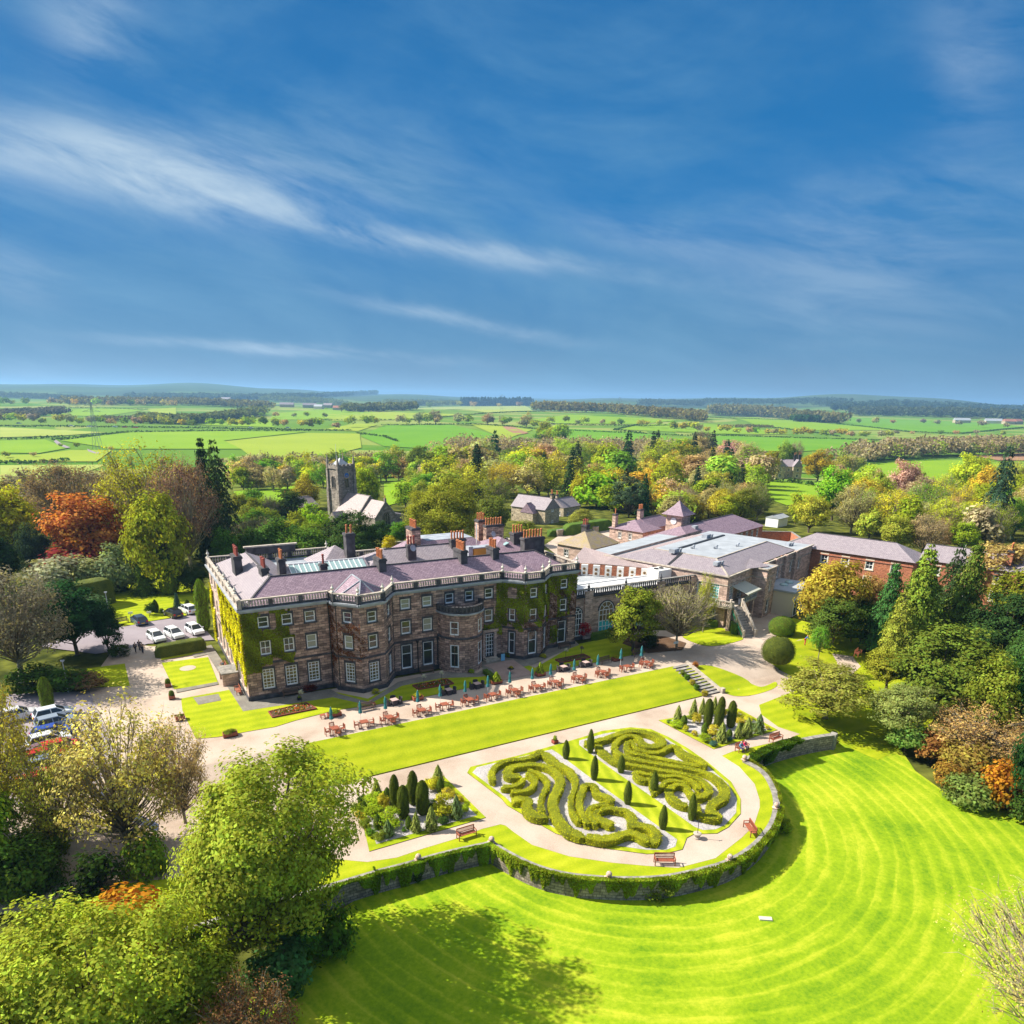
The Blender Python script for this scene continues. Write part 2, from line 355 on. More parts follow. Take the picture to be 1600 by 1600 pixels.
def leaf_mat(name='leaf', trans=.35):                    # colour comes from each plant (object colour), varied leaf by leaf
    m, nt, b, L = mat(name); nt.nodes.remove(b); out = nt.nodes['Material Output']
    oi = nd(nt, 'ShaderNodeObjectInfo'); at = nd(nt, 'ShaderNodeAttribute', attribute_name='rnd'); a2 = nd(nt, 'ShaderNodeAttribute', attribute_name='clump')
    hs = nd(nt, 'ShaderNodeHueSaturation'); L(oi.outputs['Color'], hs.inputs['Color'])
    L(mth(nt, 'ADD', mth(nt, 'MULTIPLY', at.outputs['Fac'], .05), .475), hs.inputs['Hue'])
    v = mth(nt, 'MULTIPLY', mth(nt, 'ADD', mth(nt, 'MULTIPLY', at.outputs['Fac'], .8), .6), mth(nt, 'ADD', mth(nt, 'MULTIPLY', a2.outputs['Fac'], .6), .7))
    L(v, hs.inputs['Value'])
    df = nd(nt, 'ShaderNodeBsdfDiffuse'); tr = nd(nt, 'ShaderNodeBsdfTranslucent'); L(hs.outputs[0], df.inputs[0])
    L(mixc(nt, 1.0, hs.outputs[0], (1.25, 1.2, .5), 'MULTIPLY'), tr.inputs[0])
    mx = nd(nt, 'ShaderNodeMixShader'); mx.inputs[0].default_value = trans; L(df.outputs[0], mx.inputs[1]); L(tr.outputs[0], mx.inputs[2])
    L(mx.outputs[0], out.inputs[0]); return m
def hedge_mat(name, c0, c1, c2, sc=9.0):
    m, nt, b, L = mat(name); tc = nd(nt, 'ShaderNodeTexCoord'); n = nd(nt, 'ShaderNodeTexNoise'); L(tc.outputs['Object'], n.inputs[0])
    n.inputs['Scale'].default_value = sc; n.inputs['Detail'].default_value = 6; n.inputs['Roughness'].default_value = .8
    n2 = nd(nt, 'ShaderNodeTexNoise'); L(tc.outputs['Object'], n2.inputs[0]); n2.inputs['Scale'].default_value = .7; n2.inputs['Detail'].default_value = 3
    f = mth(nt, 'ADD', mth(nt, 'MULTIPLY', n.outputs[0], .7), mth(nt, 'MULTIPLY', n2.outputs[0], .3))
    L(ramp(nt, f, [(.36, c0), (.5, c1), (.66, c2)]), b.inputs['Base Color']); b.inputs['Roughness'].default_value = .85; b.inputs['Specular IOR Level'].default_value = .2
    bp = nd(nt, 'ShaderNodeBump'); bp.inputs['Strength'].default_value = 1.0; bp.inputs['Distance'].default_value = .12; L(n.outputs[0], bp.inputs['Height']); L(bp.outputs[0], b.inputs['Normal'])
    return m
def glass_mat(name, tint=(.03, .035, .04), rough=.08, sky=.0):
    m, nt, b, L = mat(name); b.inputs['Base Color'].default_value = tuple(tint) + (1,); b.inputs['Roughness'].default_value = rough
    b.inputs['Specular IOR Level'].default_value = .8; return m
M = dict(
    lawn=ground_mat('lawn', [(.19, .27, .008), (.30, .35, .010), (.42, .43, .022)], .22, 5.0, stripes=(.03, 1, 1.7, .05)),
    lawn_low=ground_mat('mown_lawn', [(.09, .20, .008), (.23, .335, .010), (.42, .44, .03)], .14, 3.0, rings=(42, 50, 1.45, .095)),
    lawn_strip=ground_mat('striped_lawn', [(.22, .28, .01), (.30, .35, .012), (.44, .45, .03)], .3, 5.0, stripes=(1, -.35, 1.3, .09)),
    rough=ground_mat('rough_grass', [(.035, .055, .01), (.07, .10, .015), (.12, .16, .02)], .07, 1.5),
    gravel=ground_mat('pale_gravel', [(.30, .22, .165), (.47, .375, .305), (.56, .465, .39)], .18, 9.0, speck=(14., (.40, .31, .25), .35)),
    bedgravel=ground_mat('grey_gravel', [(.30, .27, .27), (.44, .41, .40), (.56, .53, .52)], .4, 12.0, speck=(11., (.22, .20, .22), .8)),
    tarmac=ground_mat('tarmac', [(.22, .19, .21), (.28, .24, .26), (.33, .29, .31)], .2, 8.0),
    flags=ground_mat('stone_flags', [(.15, .13, .12), (.22, .20, .17), (.32, .29, .25)], .5, 5.0),
    blockpave=ground_mat('block_paving', [(.30, .20, .17), (.38, .27, .23), (.46, .34, .30)], .5, 8.0),
    soil=ground_mat('soil', [(.06, .035, .02), (.11, .065, .04), (.17, .11, .07)], .5, 6.0),
    water=simple('stream_water', (.06, .07, .12), .12),
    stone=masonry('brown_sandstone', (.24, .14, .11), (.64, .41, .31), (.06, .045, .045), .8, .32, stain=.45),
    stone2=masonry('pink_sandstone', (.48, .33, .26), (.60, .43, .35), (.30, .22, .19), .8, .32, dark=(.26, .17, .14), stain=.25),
    church=masonry('grey_church_stone', (.26, .21, .17), (.36, .31, .25), (.16, .14, .12), .7, .35, stain=.65, dark=(.09, .085, .085)),
    redbrick=masonry('red_brick', (.42, .13, .06), (.52, .19, .09), (.40, .26, .19), .24, .08, dark=(.30, .10, .06), stain=.4, msize=.008),
    cottage=masonry('buff_stone', (.42, .33, .22), (.52, .43, .30), (.30, .25, .19), .5, .25, dark=(.25, .19, .13), stain=.4),
    wallstone=masonry('rubble_wall_stone', (.24, .19, .165), (.36, .29, .25), (.12, .10, .085), .55, .28, dark=(.10, .09, .085), stain=.7, msize=.03),
    dark=simple('blackened_stone', (.065, .06, .065), .85, var=.5, scale=1.2, bump=.3),
    trim=simple('pale_dressed_stone', (.42, .36, .30), .85, var=.35, scale=1.5, bump=.2),
    cap=simple('lichened_coping', (.25, .23, .21), .9, var=.45, scale=2.0, bump=.3),
    finial=simple('finial_stone', (.62, .58, .50), .85, var=.2, scale=4),
    slate=slate('mauve_slate', (.21, .135, .18), (.34, .235, .285)),
    slate2=slate('grey_slate', (.25, .205, .235), (.34, .29, .31)),
    tile=slate('brown_tile', (.33, .25, .25), (.42, .33, .32)),
    moss=slate('mossy_tile', (.26, .20, .17), (.34, .26, .21), moss=(.33, .25, .02)),
    redtile=slate('red_tile', (.38, .14, .09), (.46, .19, .12)),
    lead=simple('roof_lead', (.34, .36, .40), .45, var=.25, scale=1.0),
    flat=simple('flat_roof_membrane', (.34, .36, .39), .6, var=.15, scale=.5),
    metalroof=simple('white_metal_roof', (.72, .71, .70), .4),
    white=simple('white_paint', (.86, .86, .86), .45), cream=simple('cream_paint', (.66, .58, .44), .6),
    glass=glass_mat('window_glass'), glass2=glass_mat('curtained_glass', (.30, .30, .24), .3), glassb=glass_mat('reflection_tint_glass', (.08, .58, .60), .25),  # glassb: bright reflection painted in as a teal base colour
    glassy=glass_mat('lit_tint_glass', (.16, .12, .05), .15), sky=glass_mat('skylight_glass', (.28, .40, .40), .25),  # glassy: lamplight imitated by a yellow-brown base colour, no lamp inside
    pot=simple('chimney_pot', (.50, .17, .06), .8, var=.3, scale=3), potd=simple('dark_red_pot', (.30, .06, .04), .8, var=.3, scale=3),
    iron=simple('black_iron', (.02, .02, .022), .5), wood=simple('red_garden_teak', (.30, .085, .045), .6, var=.3, scale=8),
    wood2=simple('weathered_bench_wood', (.14, .085, .06), .75, var=.3, scale=8), wicker=simple('dark_wicker', (.055, .045, .05), .8, var=.4, scale=20),
    tabletop=simple('pale_table_top', (.52, .36, .33), .5), teal=simple('teal_canvas', (.03, .20, .22), .8, var=.2, scale=4),
    red=simple('red_edging', (.22, .05, .035), .8), bark=simple('bark', (.11, .08, .055), .95, var=.5, scale=4, bump=.5),
    barkl=simple('pale_bark', (.30, .25, .17), .95, var=.4, scale=4, bump=.5), leaf=leaf_mat('leaf', .42), needle=leaf_mat('needle', .12),
    petal=leaf_mat('petal', .25),
    box=hedge_mat('clipped_box', (.025, .035, .003), (.19, .21, .006), (.44, .43, .010)),
    yew=hedge_mat('clipped_yew', (.03, .045, .006), (.085, .105, .012), (.17, .19, .02)),
    greenhedge=hedge_mat('clipped_beech', (.03, .07, .008), (.075, .14, .014), (.16, .24, .02)),
    tyre=simple('tyre', (.02, .02, .02), .85), rim=simple('wheel_rim', (.5, .5, .52), .35, .7), plate=simple('yellow_plate', (.75, .52, .02), .5),
    lampred=simple('tail_lamp', (.5, .01, .01), .25), skin=simple('skin', (.62, .38, .28), .6), hair=simple('dark_hair', (.05, .035, .03), .7),
    whitehair=simple('white_hair', (.65, .63, .6), .7), orange=simple('ochre_panel', (.62, .30, .04), .6),
    acw=simple('white_casing', (.72, .70, .66), .5), coil=simple('rusty_coil', (.30, .17, .06), .7), awn=simple('striped_canvas', (.40, .40, .34), .8),
    gold=simple('gilt', (.7, .5, .1), .35, .6), blue=simple('blue_dial', (.03, .14, .45), .5), slab=simple('stone_slab', (.55, .5, .42), .8), greenp=simple('green_paint', (.02, .25, .15), .5),
    sign=simple('white_board', (.75, .75, .72), .6))
def obj_color_paint(name):
    m, nt, b, L = mat(name); oi = nd(nt, 'ShaderNodeObjectInfo'); L(oi.outputs['Color'], b.inputs['Base Color'])
    b.inputs['Roughness'].default_value = .28; b.inputs['Coat Weight'].default_value = .6; return m
def obj_color_cloth(name):
    m, nt, b, L = mat(name); oi = nd(nt, 'ShaderNodeObjectInfo'); L(oi.outputs['Color'], b.inputs['Base Color']); b.inputs['Roughness'].default_value = .85; return m
M['paint'] = obj_color_paint('car_paint'); M['cloth'] = obj_color_cloth('clothing_cloth'); M['matte'] = obj_color_cloth('matte_painted')
# ---------------------------------------------------------------- foliage
def leaf_mesh(name, c, nrm, size, rnd, clump, m, aspect=.62):
    """one small diamond per leaf: c centres (n,3), nrm facing (n,3), size (n,)"""
    n = len(c); rs = np.random.RandomState(n % 977 + 3)
    nrm = nrm / (np.linalg.norm(nrm, axis=1, keepdims=True) + 1e-9)
    a = rs.normal(size=(n, 3)); t = np.cross(nrm, a); t /= (np.linalg.norm(t, axis=1, keepdims=True) + 1e-9); s = np.cross(nrm, t)
    h = size[:, None] * .5
    v = np.stack([c - t * h, c - s * h * aspect, c + t * h, c + s * h * aspect], 1).reshape(-1, 3).astype('f4')
    me = bpy.data.meshes.new(name); me.vertices.add(4 * n); me.vertices.foreach_set('co', v.ravel())
    me.loops.add(4 * n); me.loops.foreach_set('vertex_index', np.arange(4 * n, dtype='i4'))
    me.polygons.add(n); me.polygons.foreach_set('loop_start', np.arange(0, 4 * n, 4, dtype='i4'))
    for nm, arr in (('rnd', rnd), ('clump', clump)):
        at = me.attributes.new(nm, 'FLOAT', 'POINT'); at.data.foreach_set('value', np.repeat(arr.astype('f4'), 4))
    me.materials.append(m); me.update(); me.validate(); return me
def dirs(rs, n):
    d = rs.normal(size=(n, 3)); return d / np.linalg.norm(d, axis=1, keepdims=True)
def tubes_mesh(name, lines, m, sides=5):
    mb = MB()
    for pts, r in lines: mb.tube(pts, r, sides)
    me = bpy.data.meshes.new(name); me.from_pydata(mb.v, [], mb.f); me.materials.append(m); me.update()
    me.polygons.foreach_set('use_smooth', [True] * len(me.polygons)); return me
# every archetype is a tree 1 m high with a crown 1 m across; a tree is that, scaled
def broadleaf(name, seed, ncl, leaves, size, z0=.18, shell=.55, crad=.15, bark='bark', limbs=None, limbr=.006, flat=.8, top=1.0, wob=.25, trunk=.022, m='leaf', spread=1.0):
    rs = np.random.RandomState(seed); cen = np.array([0, 0, (z0 + top) / 2]); rz = (top - z0) / 2
    lob = dirs(rs, 7); la = rs.uniform(.5, 1.0, 7)
    d = dirs(rs, ncl * 3); d = d[d[:, 2] > -.75][:ncl]
    lump = 1 - wob + wob * np.max(np.clip(d @ lob.T, 0, 1) ** 2 * la, axis=1) * 1.25
    rad = (shell + (1 - shell) * rs.uniform(0, 1, len(d)) ** .5) * lump
    cc = cen + d * rad[:, None] * np.array([.5 * spread, .5 * spread, rz]) * (1 - crad * .8)
    cr = crad * rs.uniform(.6, 1.25, len(d)); per = max(1, leaves // len(d)); C, N, R, K = [], [], [], []
    for i in range(len(d)):
        e = dirs(rs, per); rr = rs.uniform(0, 1, per) ** .45
        p = cc[i] + e * (rr * cr[i])[:, None] * np.array([.5 / .5, 1, flat]) * np.array([1, 1, 1.0])
        C.append(p); N.append(e * .8 + d[i] * .7 + rs.normal(size=(per, 3)) * .38 + np.array([0, 0, .5])); R.append(rs.uniform(0, 1, per)); K.append(np.full(per, rs.uniform(0, 1)))
    C, N, R, K = map(np.concatenate, (C, N, R, K)); C[:, 2] = np.clip(C[:, 2], .02, None)
    crown = leaf_mesh(name + '_crown', C, N, size * rs.uniform(.6, 1.3, len(C)), R, K, M[m])
    lines = [([(0, 0, -.03), (0.004, 0, z0 * .5), (rs.normal() * .01, rs.normal() * .01, z0 + .12), (rs.normal() * .02, rs.normal() * .02, z0 + rz)], [trunk * 1.5, trunk, trunk * .85, trunk * .4])]
    for i in (range(len(d)) if limbs is None else range(min(limbs, len(d)))):
        st = Vector((0, 0, z0 * .7 + (cc[i][2] - z0) * .35 * rs.uniform(.6, 1.1) + .02)); e = Vector(cc[i]); mid = st.lerp(e, .5) + Vector((0, 0, -.02)) + Vector(rs.normal(size=3) * .015)
        lines.append(([st, mid, e], [limbr * 1.3, limbr * .8, limbr * .25]))
        if leaves / ncl < 90:                            # sparse crowns show their twigs
            for _ in range(3):
                w = e + Vector(dirs(rs, 1)[0]) * float(cr[i]) * .95; lines.append(([mid.lerp(e, .6), e.lerp(w, .5), w], [limbr * .5, limbr * .3, limbr * .12]))
    return crown, tubes_mesh(name + '_trunk', lines, M[bark], 4 if leaves < 2500 else 5)
def conifer(name, seed, levels, per, size, droop=.25, taper=1.0, base=.04, bough=9, power=.85, open_=0.0, m='needle', fill=.75):
    rs = np.random.RandomState(seed); C, N, R, K = [], [], [], []
    lines = [([(0, 0, -.02), (0, 0, .5), (0, 0, .99)], [.022, .014, .003])]
    for l in range(levels):
        t = (l + rs.uniform(0, .7)) / levels; z = base + (1 - base) * t; rad = .5 * (1 - t) ** power * rs.uniform(.8, 1.08) + .012
        nb = max(4, int(bough * (1 - t * .55)))
        for b in range(nb):
            if rs.uniform() < open_: continue
            a = 2 * math.pi * (b + rs.uniform(-.35, .35)) / nb + l * 1.3; rr = rad * rs.uniform(.72, 1.12); n = max(3, int(per * (rr / .5) ** .8)); k = rs.uniform(0, 1)
            u = rs.uniform(1 - fill, 1, n) ** .75; w = rs.normal(size=n) * .05 * (1.15 - u) * (1 + 1.2 * rr) + rs.normal(size=n) * .012
            x = u * rr * math.cos(a) - w * math.sin(a); y = u * rr * math.sin(a) + w * math.cos(a); zz = z - droop * rr * u ** 1.6 + rs.normal(size=n) * .006 + .02 * u
            C.append(np.stack([x, y, zz], 1)); N.append(np.stack([np.full(n, math.cos(a) * .7), np.full(n, math.sin(a) * .7), np.full(n, .7)], 1) + rs.normal(size=(n, 3)) * .4)
            R.append(rs.uniform(0, 1, n)); K.append(np.full(n, k))
            if per > 30 and l % 2 == 0: lines.append(([(0, 0, z), (rr * .9 * math.cos(a), rr * .9 * math.sin(a), z - droop * rr * .8)], [.004, .001]))
    C, N, R, K = map(np.concatenate, (C, N, R, K)); C[:, 2] = np.clip(C[:, 2], .01, None)
    return leaf_mesh(name + '_crown', C, N, size * rs.uniform(.6, 1.4, len(C)), R, K, M[m], .5), tubes_mesh(name + '_trunk', lines, M['bark'], 4)
def solid_leafy(name, seed, prof, n, size, m='needle', lump=.08, up=.4, core='yew', asp=.5):
    """clipped or dense upright shrub, unit height and width: leaves over a lumpy core; prof(t) -> radius 0..0.5"""
    rs = np.random.RandomState(seed); t = rs.uniform(0, 1, n) ** .9; a = rs.uniform(0, 2 * math.pi, n); ph = rs.uniform(0, 6.28, 6)
    def r_at(t, a): return np.array([prof(x) for x in t]) * (1 + lump * (np.sin(5 * a + 9 * t + ph[0]) + np.sin(8 * a - 14 * t + ph[1]) + .8 * np.sin(13 * a + 23 * t + ph[2])) / 2)
    r = r_at(t, a) * rs.uniform(.93, 1.03, n); C = np.stack([r * np.cos(a), r * np.sin(a), t], 1)
    N = np.stack([np.cos(a), np.sin(a), np.full(n, up)], 1) + rs.normal(size=(n, 3)) * .45
    k = (np.sin(5 * a + 9 * t + ph[0]) + np.sin(8 * a - 14 * t + ph[1])) / 4 + .5
    me = leaf_mesh(name + '_foliage', C, N, size * rs.uniform(.6, 1.4, n), rs.uniform(0, 1, n), np.clip(k, 0, 1), M[m], asp)
    mb = MB(); rings = []
    for i in range(13):
        tt = max(0, min(1, i / 12)); rings.append([(.93 * prof(tt) * math.cos(2 * math.pi * j / 14), .93 * prof(tt) * math.sin(2 * math.pi * j / 14), tt * .98) for j in range(14)])
    mb.rings(rings); cm = bpy.data.meshes.new(name + '_core'); cm.from_pydata(mb.v, [], mb.f); cm.materials.append(M[core])
    cm.polygons.foreach_set('use_smooth', [True] * len(cm.polygons)); return me, cm
def egg(top=.0, belly=.45, p=.5):
    def f(t): return .5 * max(0, math.sin(math.pi * min(1, max(0, (t + .16) / 1.16)) ** belly * 1.0)) ** p if t < 1 else .0
    return f
def column(t): return .5 * (min(1, (t + .03) * 6)) ** .4 * (1 - max(0, (t - .55) / .45) ** 2.6) ** .6 if t < 1 else .02
def ballp(t): return max(.02, math.sqrt(max(0, .25 - (t - .42) ** 2 * .72))) if t < .99 else .02
def conep(t): return .5 * (1 - t) ** .8 * min(1, (t + .05) * 8) ** .5 + .01
def cyprof(t): return .5 * math.sin(math.pi * min(1, .12 + .86 * t) ** .9) ** .7 if t < .99 else .02
ARCH = {}
def arch():
    for i in range(3):
        ARCH['big%d' % i] = broadleaf('broadleaf', 11 + i, 230, 52000, .0165, .05, .38, .085, wob=.65, limbs=70)
        ARCH['mid%d' % i] = broadleaf('tree', 31 + i, 90, 11000, .038, .0, .45, .14, wob=.5, limbs=40)
        ARCH['bare%d' % i] = broadleaf('spring_tree', 51 + i, 170, 8500, .021, .08, .35, .10, wob=.4, bark='barkl', limbr=.0045)
        ARCH['far%d' % i] = broadleaf('wood_tree', 71 + i, 34, 2300, .08, -.05, .42, .19, wob=.5, limbs=8)
        ARCH['farbare%d' % i] = broadleaf('wood_bare_tree', 91 + i, 60, 1900, .052, .02, .35, .13, wob=.4, limbs=40, limbr=.006, bark='barkl')
        ARCH['speck%d' % i] = broadleaf('far_tree', 111 + i, 9, 240, .17, .10, .3, .26, wob=.5, limbs=0)
        ARCH['fir%d' % i] = conifer('fir', 131 + i, 38, 60, .034, .30, bough=15, power=.62, fill=.9)
        ARCH['farfir%d' % i] = conifer('wood_fir', 151 + i, 18, 20, .085, .25, bough=10, power=.65, fill=.9)
        ARCH['bush%d' % i] = broadleaf('bush', 171 + i, 34, 2600, .07, -.12, .45, .2, wob=.35, limbs=6, limbr=.012, top=1.0)
        ARCH['low%d' % i] = broadleaf('low_shrub', 191 + i, 16, 700, .11, -.35, .4, .24, wob=.4, limbs=0, top=1.0)
    ARCH['young'] = broadleaf('young_tree', 233, 45, 3600, .05, .32, .4, .17, wob=.5, bark='barkl')
    ARCH['twig'] = broadleaf('twiggy_tree', 234, 300, 14000, .0085, .22, .2, .09, wob=.3, bark='barkl', limbr=.0032, trunk=.016)
    ARCH['yewtree'] = broadleaf('yew_tree', 201, 130, 17000, .030, .02, .55, .12, wob=.5, m='needle', limbs=30, flat=.55)
    ARCH['yewtree1'] = broadleaf('yew_tree', 205, 120, 15000, .032, .0, .5, .125, wob=.6, m='needle', limbs=30, flat=.5)
    ARCH['cedar'] = broadleaf('cedar', 203, 60, 9000, .032, .12, .25, .14, wob=.35, m='needle', limbs=60, flat=.4, limbr=.008)
    ARCH['branchy'] = broadleaf('bare_garden_tree', 207, 230, 4200, .014, .14, .2, .085, wob=.3, bark='barkl', limbr=.0075, trunk=.016)
    ARCH['sprawl'] = broadleaf('spreading_tree', 209, 120, 12000, .028, .05, .5, .12, wob=.5, flat=.45, bark='barkl', limbr=.006)
    ARCH['openfir'] = conifer('ragged_fir', 211, 30, 110, .032, .55, bough=9, power=.5, open_=.22, fill=.92)
    ARCH['column'] = solid_leafy('cypress', 221, column, 3800, .05); ARCH['thin'] = solid_leafy('thin_cypress', 222, cyprof, 1800, .055, lump=.12)
    ARCH['cone'] = solid_leafy('dwarf_conifer', 223, conep, 2400, .075, lump=.28, up=.8); ARCH['egg'] = solid_leafy('egg_conifer', 224, cyprof, 1700, .07, lump=.06)
    ARCH['ball'] = solid_leafy('clipped_ball', 225, ballp, 9000, .022, m='leaf', lump=.02); ARCH['cone2'] = solid_leafy('dwarf_conifer', 226, conep, 2400, .085, lump=.35, up=.8)
arch()
def plant(kind, loc, w, h, color, name='tree', rz=None, seed=0):
    """a tree or shrub of crown width w and height h; Empty > crown, trunk (or foliage, core)"""
    rr = random.Random(int(abs(loc[0] * 131 + loc[1] * 977)) + seed)
    if kind in ('big', 'mid', 'bare', 'far', 'farbare', 'speck', 'fir', 'farfir', 'bush', 'low'): kind += str(rr.randrange(3))
    a, b = ARCH[kind]; r = empty(name, loc, rr.uniform(0, 6.28) if rz is None else rz); r.scale = (w, w, h)
    solid = kind in ('column', 'thin', 'cone', 'cone2', 'egg', 'ball')
    for me, nm in ((a, 'foliage' if solid else 'crown'), (b, 'core' if solid else 'trunk')):
        if nm == 'trunk' and ('speck' in kind or 'low' in kind): continue
        o = bpy.data.objects.new(nm, me); COL.objects.link(o); adopt(o, r); o.color = tuple(color) + (1,)
    return r
def ptree(kind, px, pyb, pyt, wpx, color, name='tree', z=None, hmin=1.0, **k):
    """tree seen standing at a photo pixel, its top at row pyt, its crown wpx photo pixels wide"""
    g = G(px, pyb) if z is None else P(px, pyb, z); h = max(hmin, ztop(g.x, g.y, pyt, g.z, g.z + 60) - g.z)
    return plant(kind, g, wpx / pxm((g.x, g.y, g.z + h * .6)), h, color, name, **k)
LG = dict(lime=(.28, .36, .02), yellow=(.46, .44, .03), olive=(.19, .23, .025), green=(.12, .22, .02), dark=(.04, .075, .014), deep=(.05, .09, .018),
          brown=(.36, .29, .13), pink=(.42, .31, .21), gold=(.44, .37, .04), orange=(.42, .16, .03), red=(.32, .055, .03), grey=(.32, .27, .19), tan=(.42, .33, .16),
          fresh=(.20, .36, .03), blue=(.06, .13, .09), pale=(.34, .36, .12), spring=(.36, .40, .05))
# ---------------------------------------------------------------- ground, lawns, paths, fields
def spline(pts, n=6, closed=False):
    pts = [Vector(p) for p in pts]; out = []; N = len(pts)
    for i in range(N if closed else N - 1):
        g = (lambda j: pts[j % N]) if closed else (lambda j: pts[min(max(j, 0), N - 1)])
        p0, p1, p2, p3 = g(i - 1), g(i), g(i + 1), g(i + 2)
        for k in range(n):
            t = k / n; out.append(.5 * ((2 * p1) + (-p0 + p2) * t + (2 * p0 - 5 * p1 + 4 * p2 - p3) * t * t + (-p0 + 3 * p1 - 3 * p2 + p3) * t ** 3))
    if not closed: out.append(pts[-1].copy())
    return out
def inside(p, poly):
    x, y = p; c = False; n = len(poly)
    for i in range(n):
        x1, y1 = poly[i][0], poly[i][1]; x2, y2 = poly[i - 1][0], poly[i - 1][1]
        if (y1 > y) != (y2 > y) and x < (x2 - x1) * (y - y1) / (y2 - y1 + 1e-12) + x1: c = not c
    return c
def sheet(name, outline, m, dz=.02, zf=terrain, step=3.0, kind='structure', edge=0.0, edge_mat=None, curve=False, edge_step=None):
    """a surface laid over the ground: world outline, filled, following the height function zf"""
    pts = [Vector((p[0], p[1])) for p in outline]
    if curve: pts = [Vector((p.x, p.y)) for p in spline([(p.x, p.y, 0) for p in pts], 5, True)]
    es = edge_step or step; ring = []
    for i, a in enumerate(pts):
        b = pts[(i + 1) % len(pts)]; n = max(1, int((b - a).length / es)); ring += [a.lerp(b, k / n) for k in range(n)]
    vs = list(ring); n0 = len(ring); xs = [p.x for p in ring]; ys = [p.y for p in ring]
    if step < 900:
        nx = int((max(xs) - min(xs)) / step); ny = int((max(ys) - min(ys)) / step); rr = random.Random(3)
        for i in range(1, nx + 1):
            for j in range(1, ny + 1):
                q = (min(xs) + i * step + rr.uniform(-.1, .1) * step, min(ys) + j * step + rr.uniform(-.1, .1) * step)
                if inside(q, ring): vs.append(Vector(q))
    v, e, f, *_ = delaunay_2d_cdt(vs, [(i, (i + 1) % n0) for i in range(n0)], [], 1, 1e-4)
    mb = MB(); zz = [zf(p.x, p.y) + dz for p in v]
    mb.v = [(p.x, p.y, z) for p, z in zip(v, zz)]; mb.f = [tuple(t) for t in f]; mb.m = [0] * len(mb.f)
    for k, t in enumerate(mb.f):                         # face up
        a, b, c = [Vector(mb.v[i]) for i in t[:3]]
        if (b - a).cross(c - a).z < 0: mb.f[k] = t[::-1]
    if edge:                                             # a cut turf edge down to the path
        for i in range(n0):
            a, b = ring[i], ring[(i + 1) % n0]; za, zb = zf(a.x, a.y) + dz, zf(b.x, b.y) + dz
            mb.poly([(a.x, a.y, za - edge), (b.x, b.y, zb - edge), (b.x, b.y, zb), (a.x, a.y, za)], 1)
    o = mb.build(name, [m, edge_mat or M['soil']], uv=False)
    if kind: o['kind'] = kind
    return o
def pp(l, z=0.0): return [P(x, y, z) for x, y in l]
def gg(l): return [G(x, y) for x, y in l]
flat0 = lambda x, y: 0.0
ZP = -1.8; flatp = lambda x, y: ZP
# terrain: rings round the camera's foot, fine near, coarse far, reaching past the horizon
def build_terrain():
    h0 = math.atan2(-RC[1][2], -RC[0][2]); NA = 300; rad = [0.5]
    while rad[-1] < 15500: rad.append(rad[-1] + max(1.6, rad[-1] * .022))
    V = [[], []]; mb = MB(); A = [h0 - 1.9 + 3.8 * i / NA for i in range(NA + 1)]
    mb.v = [(r * math.cos(a), r * math.sin(a), terrain(r * math.cos(a), r * math.sin(a)) - .12 - r * 1e-4) for r in rad for a in A]; k = NA + 1
    for i in range(len(rad) - 1):
        for j in range(NA): mb.f.append((i * k + j, (i + 1) * k + j, (i + 1) * k + j + 1, i * k + j + 1))
    mb.m = [0] * len(mb.f)
    m, nt, b, L = mat('countryside'); tc = nd(nt, 'ShaderNodeTexCoord')
    v = nd(nt, 'ShaderNodeTexVoronoi'); mp = nd(nt, 'ShaderNodeMapping'); L(tc.outputs['Object'], mp.inputs[0]); mp.inputs['Scale'].default_value = (.0042, .0030, 1); mp.inputs['Rotation'].default_value = (0, 0, .5)
    L(mp.outputs[0], v.inputs[0]); v.inputs['Scale'].default_value = 1.0; sx = nd(nt, 'ShaderNodeSeparateColor'); L(v.outputs['Color'], sx.inputs[0])
    fc = ramp(nt, sx.outputs[0], [(0, (.08, .18, .02)), (.3, (.13, .22, .03)), (.5, (.11, .20, .03)), (.7, (.20, .26, .05)), (1, (.25, .28, .08))])
    n = nd(nt, 'ShaderNodeTexNoise'); L(tc.outputs['Object'], n.inputs[0]); n.inputs['Scale'].default_value = .0016; n.inputs['Detail'].default_value = 7
    wood = ramp(nt, n.outputs[0], [(.53, (0, 0, 0)), (.56, (1, 1, 1))])
    sp = nd(nt, 'ShaderNodeVectorMath', operation='LENGTH'); L(tc.outputs['Object'], sp.inputs[0])
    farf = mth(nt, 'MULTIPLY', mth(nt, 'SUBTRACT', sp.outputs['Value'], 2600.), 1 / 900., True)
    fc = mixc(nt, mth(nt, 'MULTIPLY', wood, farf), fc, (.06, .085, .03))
    n2 = nd(nt, 'ShaderNodeTexNoise'); L(tc.outputs['Object'], n2.inputs[0]); n2.inputs['Scale'].default_value = .35; n2.inputs['Detail'].default_value = 8
    near = ramp(nt, n2.outputs[0], [(.35, (.035, .045, .012)), (.5, (.085, .095, .02)), (.65, (.15, .16, .03))])
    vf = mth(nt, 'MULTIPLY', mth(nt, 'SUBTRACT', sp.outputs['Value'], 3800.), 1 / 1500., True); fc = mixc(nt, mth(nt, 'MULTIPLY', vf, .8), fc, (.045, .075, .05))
    nf = mth(nt, 'MULTIPLY', mth(nt, 'SUBTRACT', sp.outputs['Value'], 290.), 1 / 120., True)
    L(mixc(nt, nf, near, fc), b.inputs['Base Color']); b.inputs['Roughness'].default_value = 1; b.inputs['Specular IOR Level'].default_value = 0
    o = mb.build('terrain', m, smooth_=True, uv=False); o['kind'] = 'structure'
build_terrain()
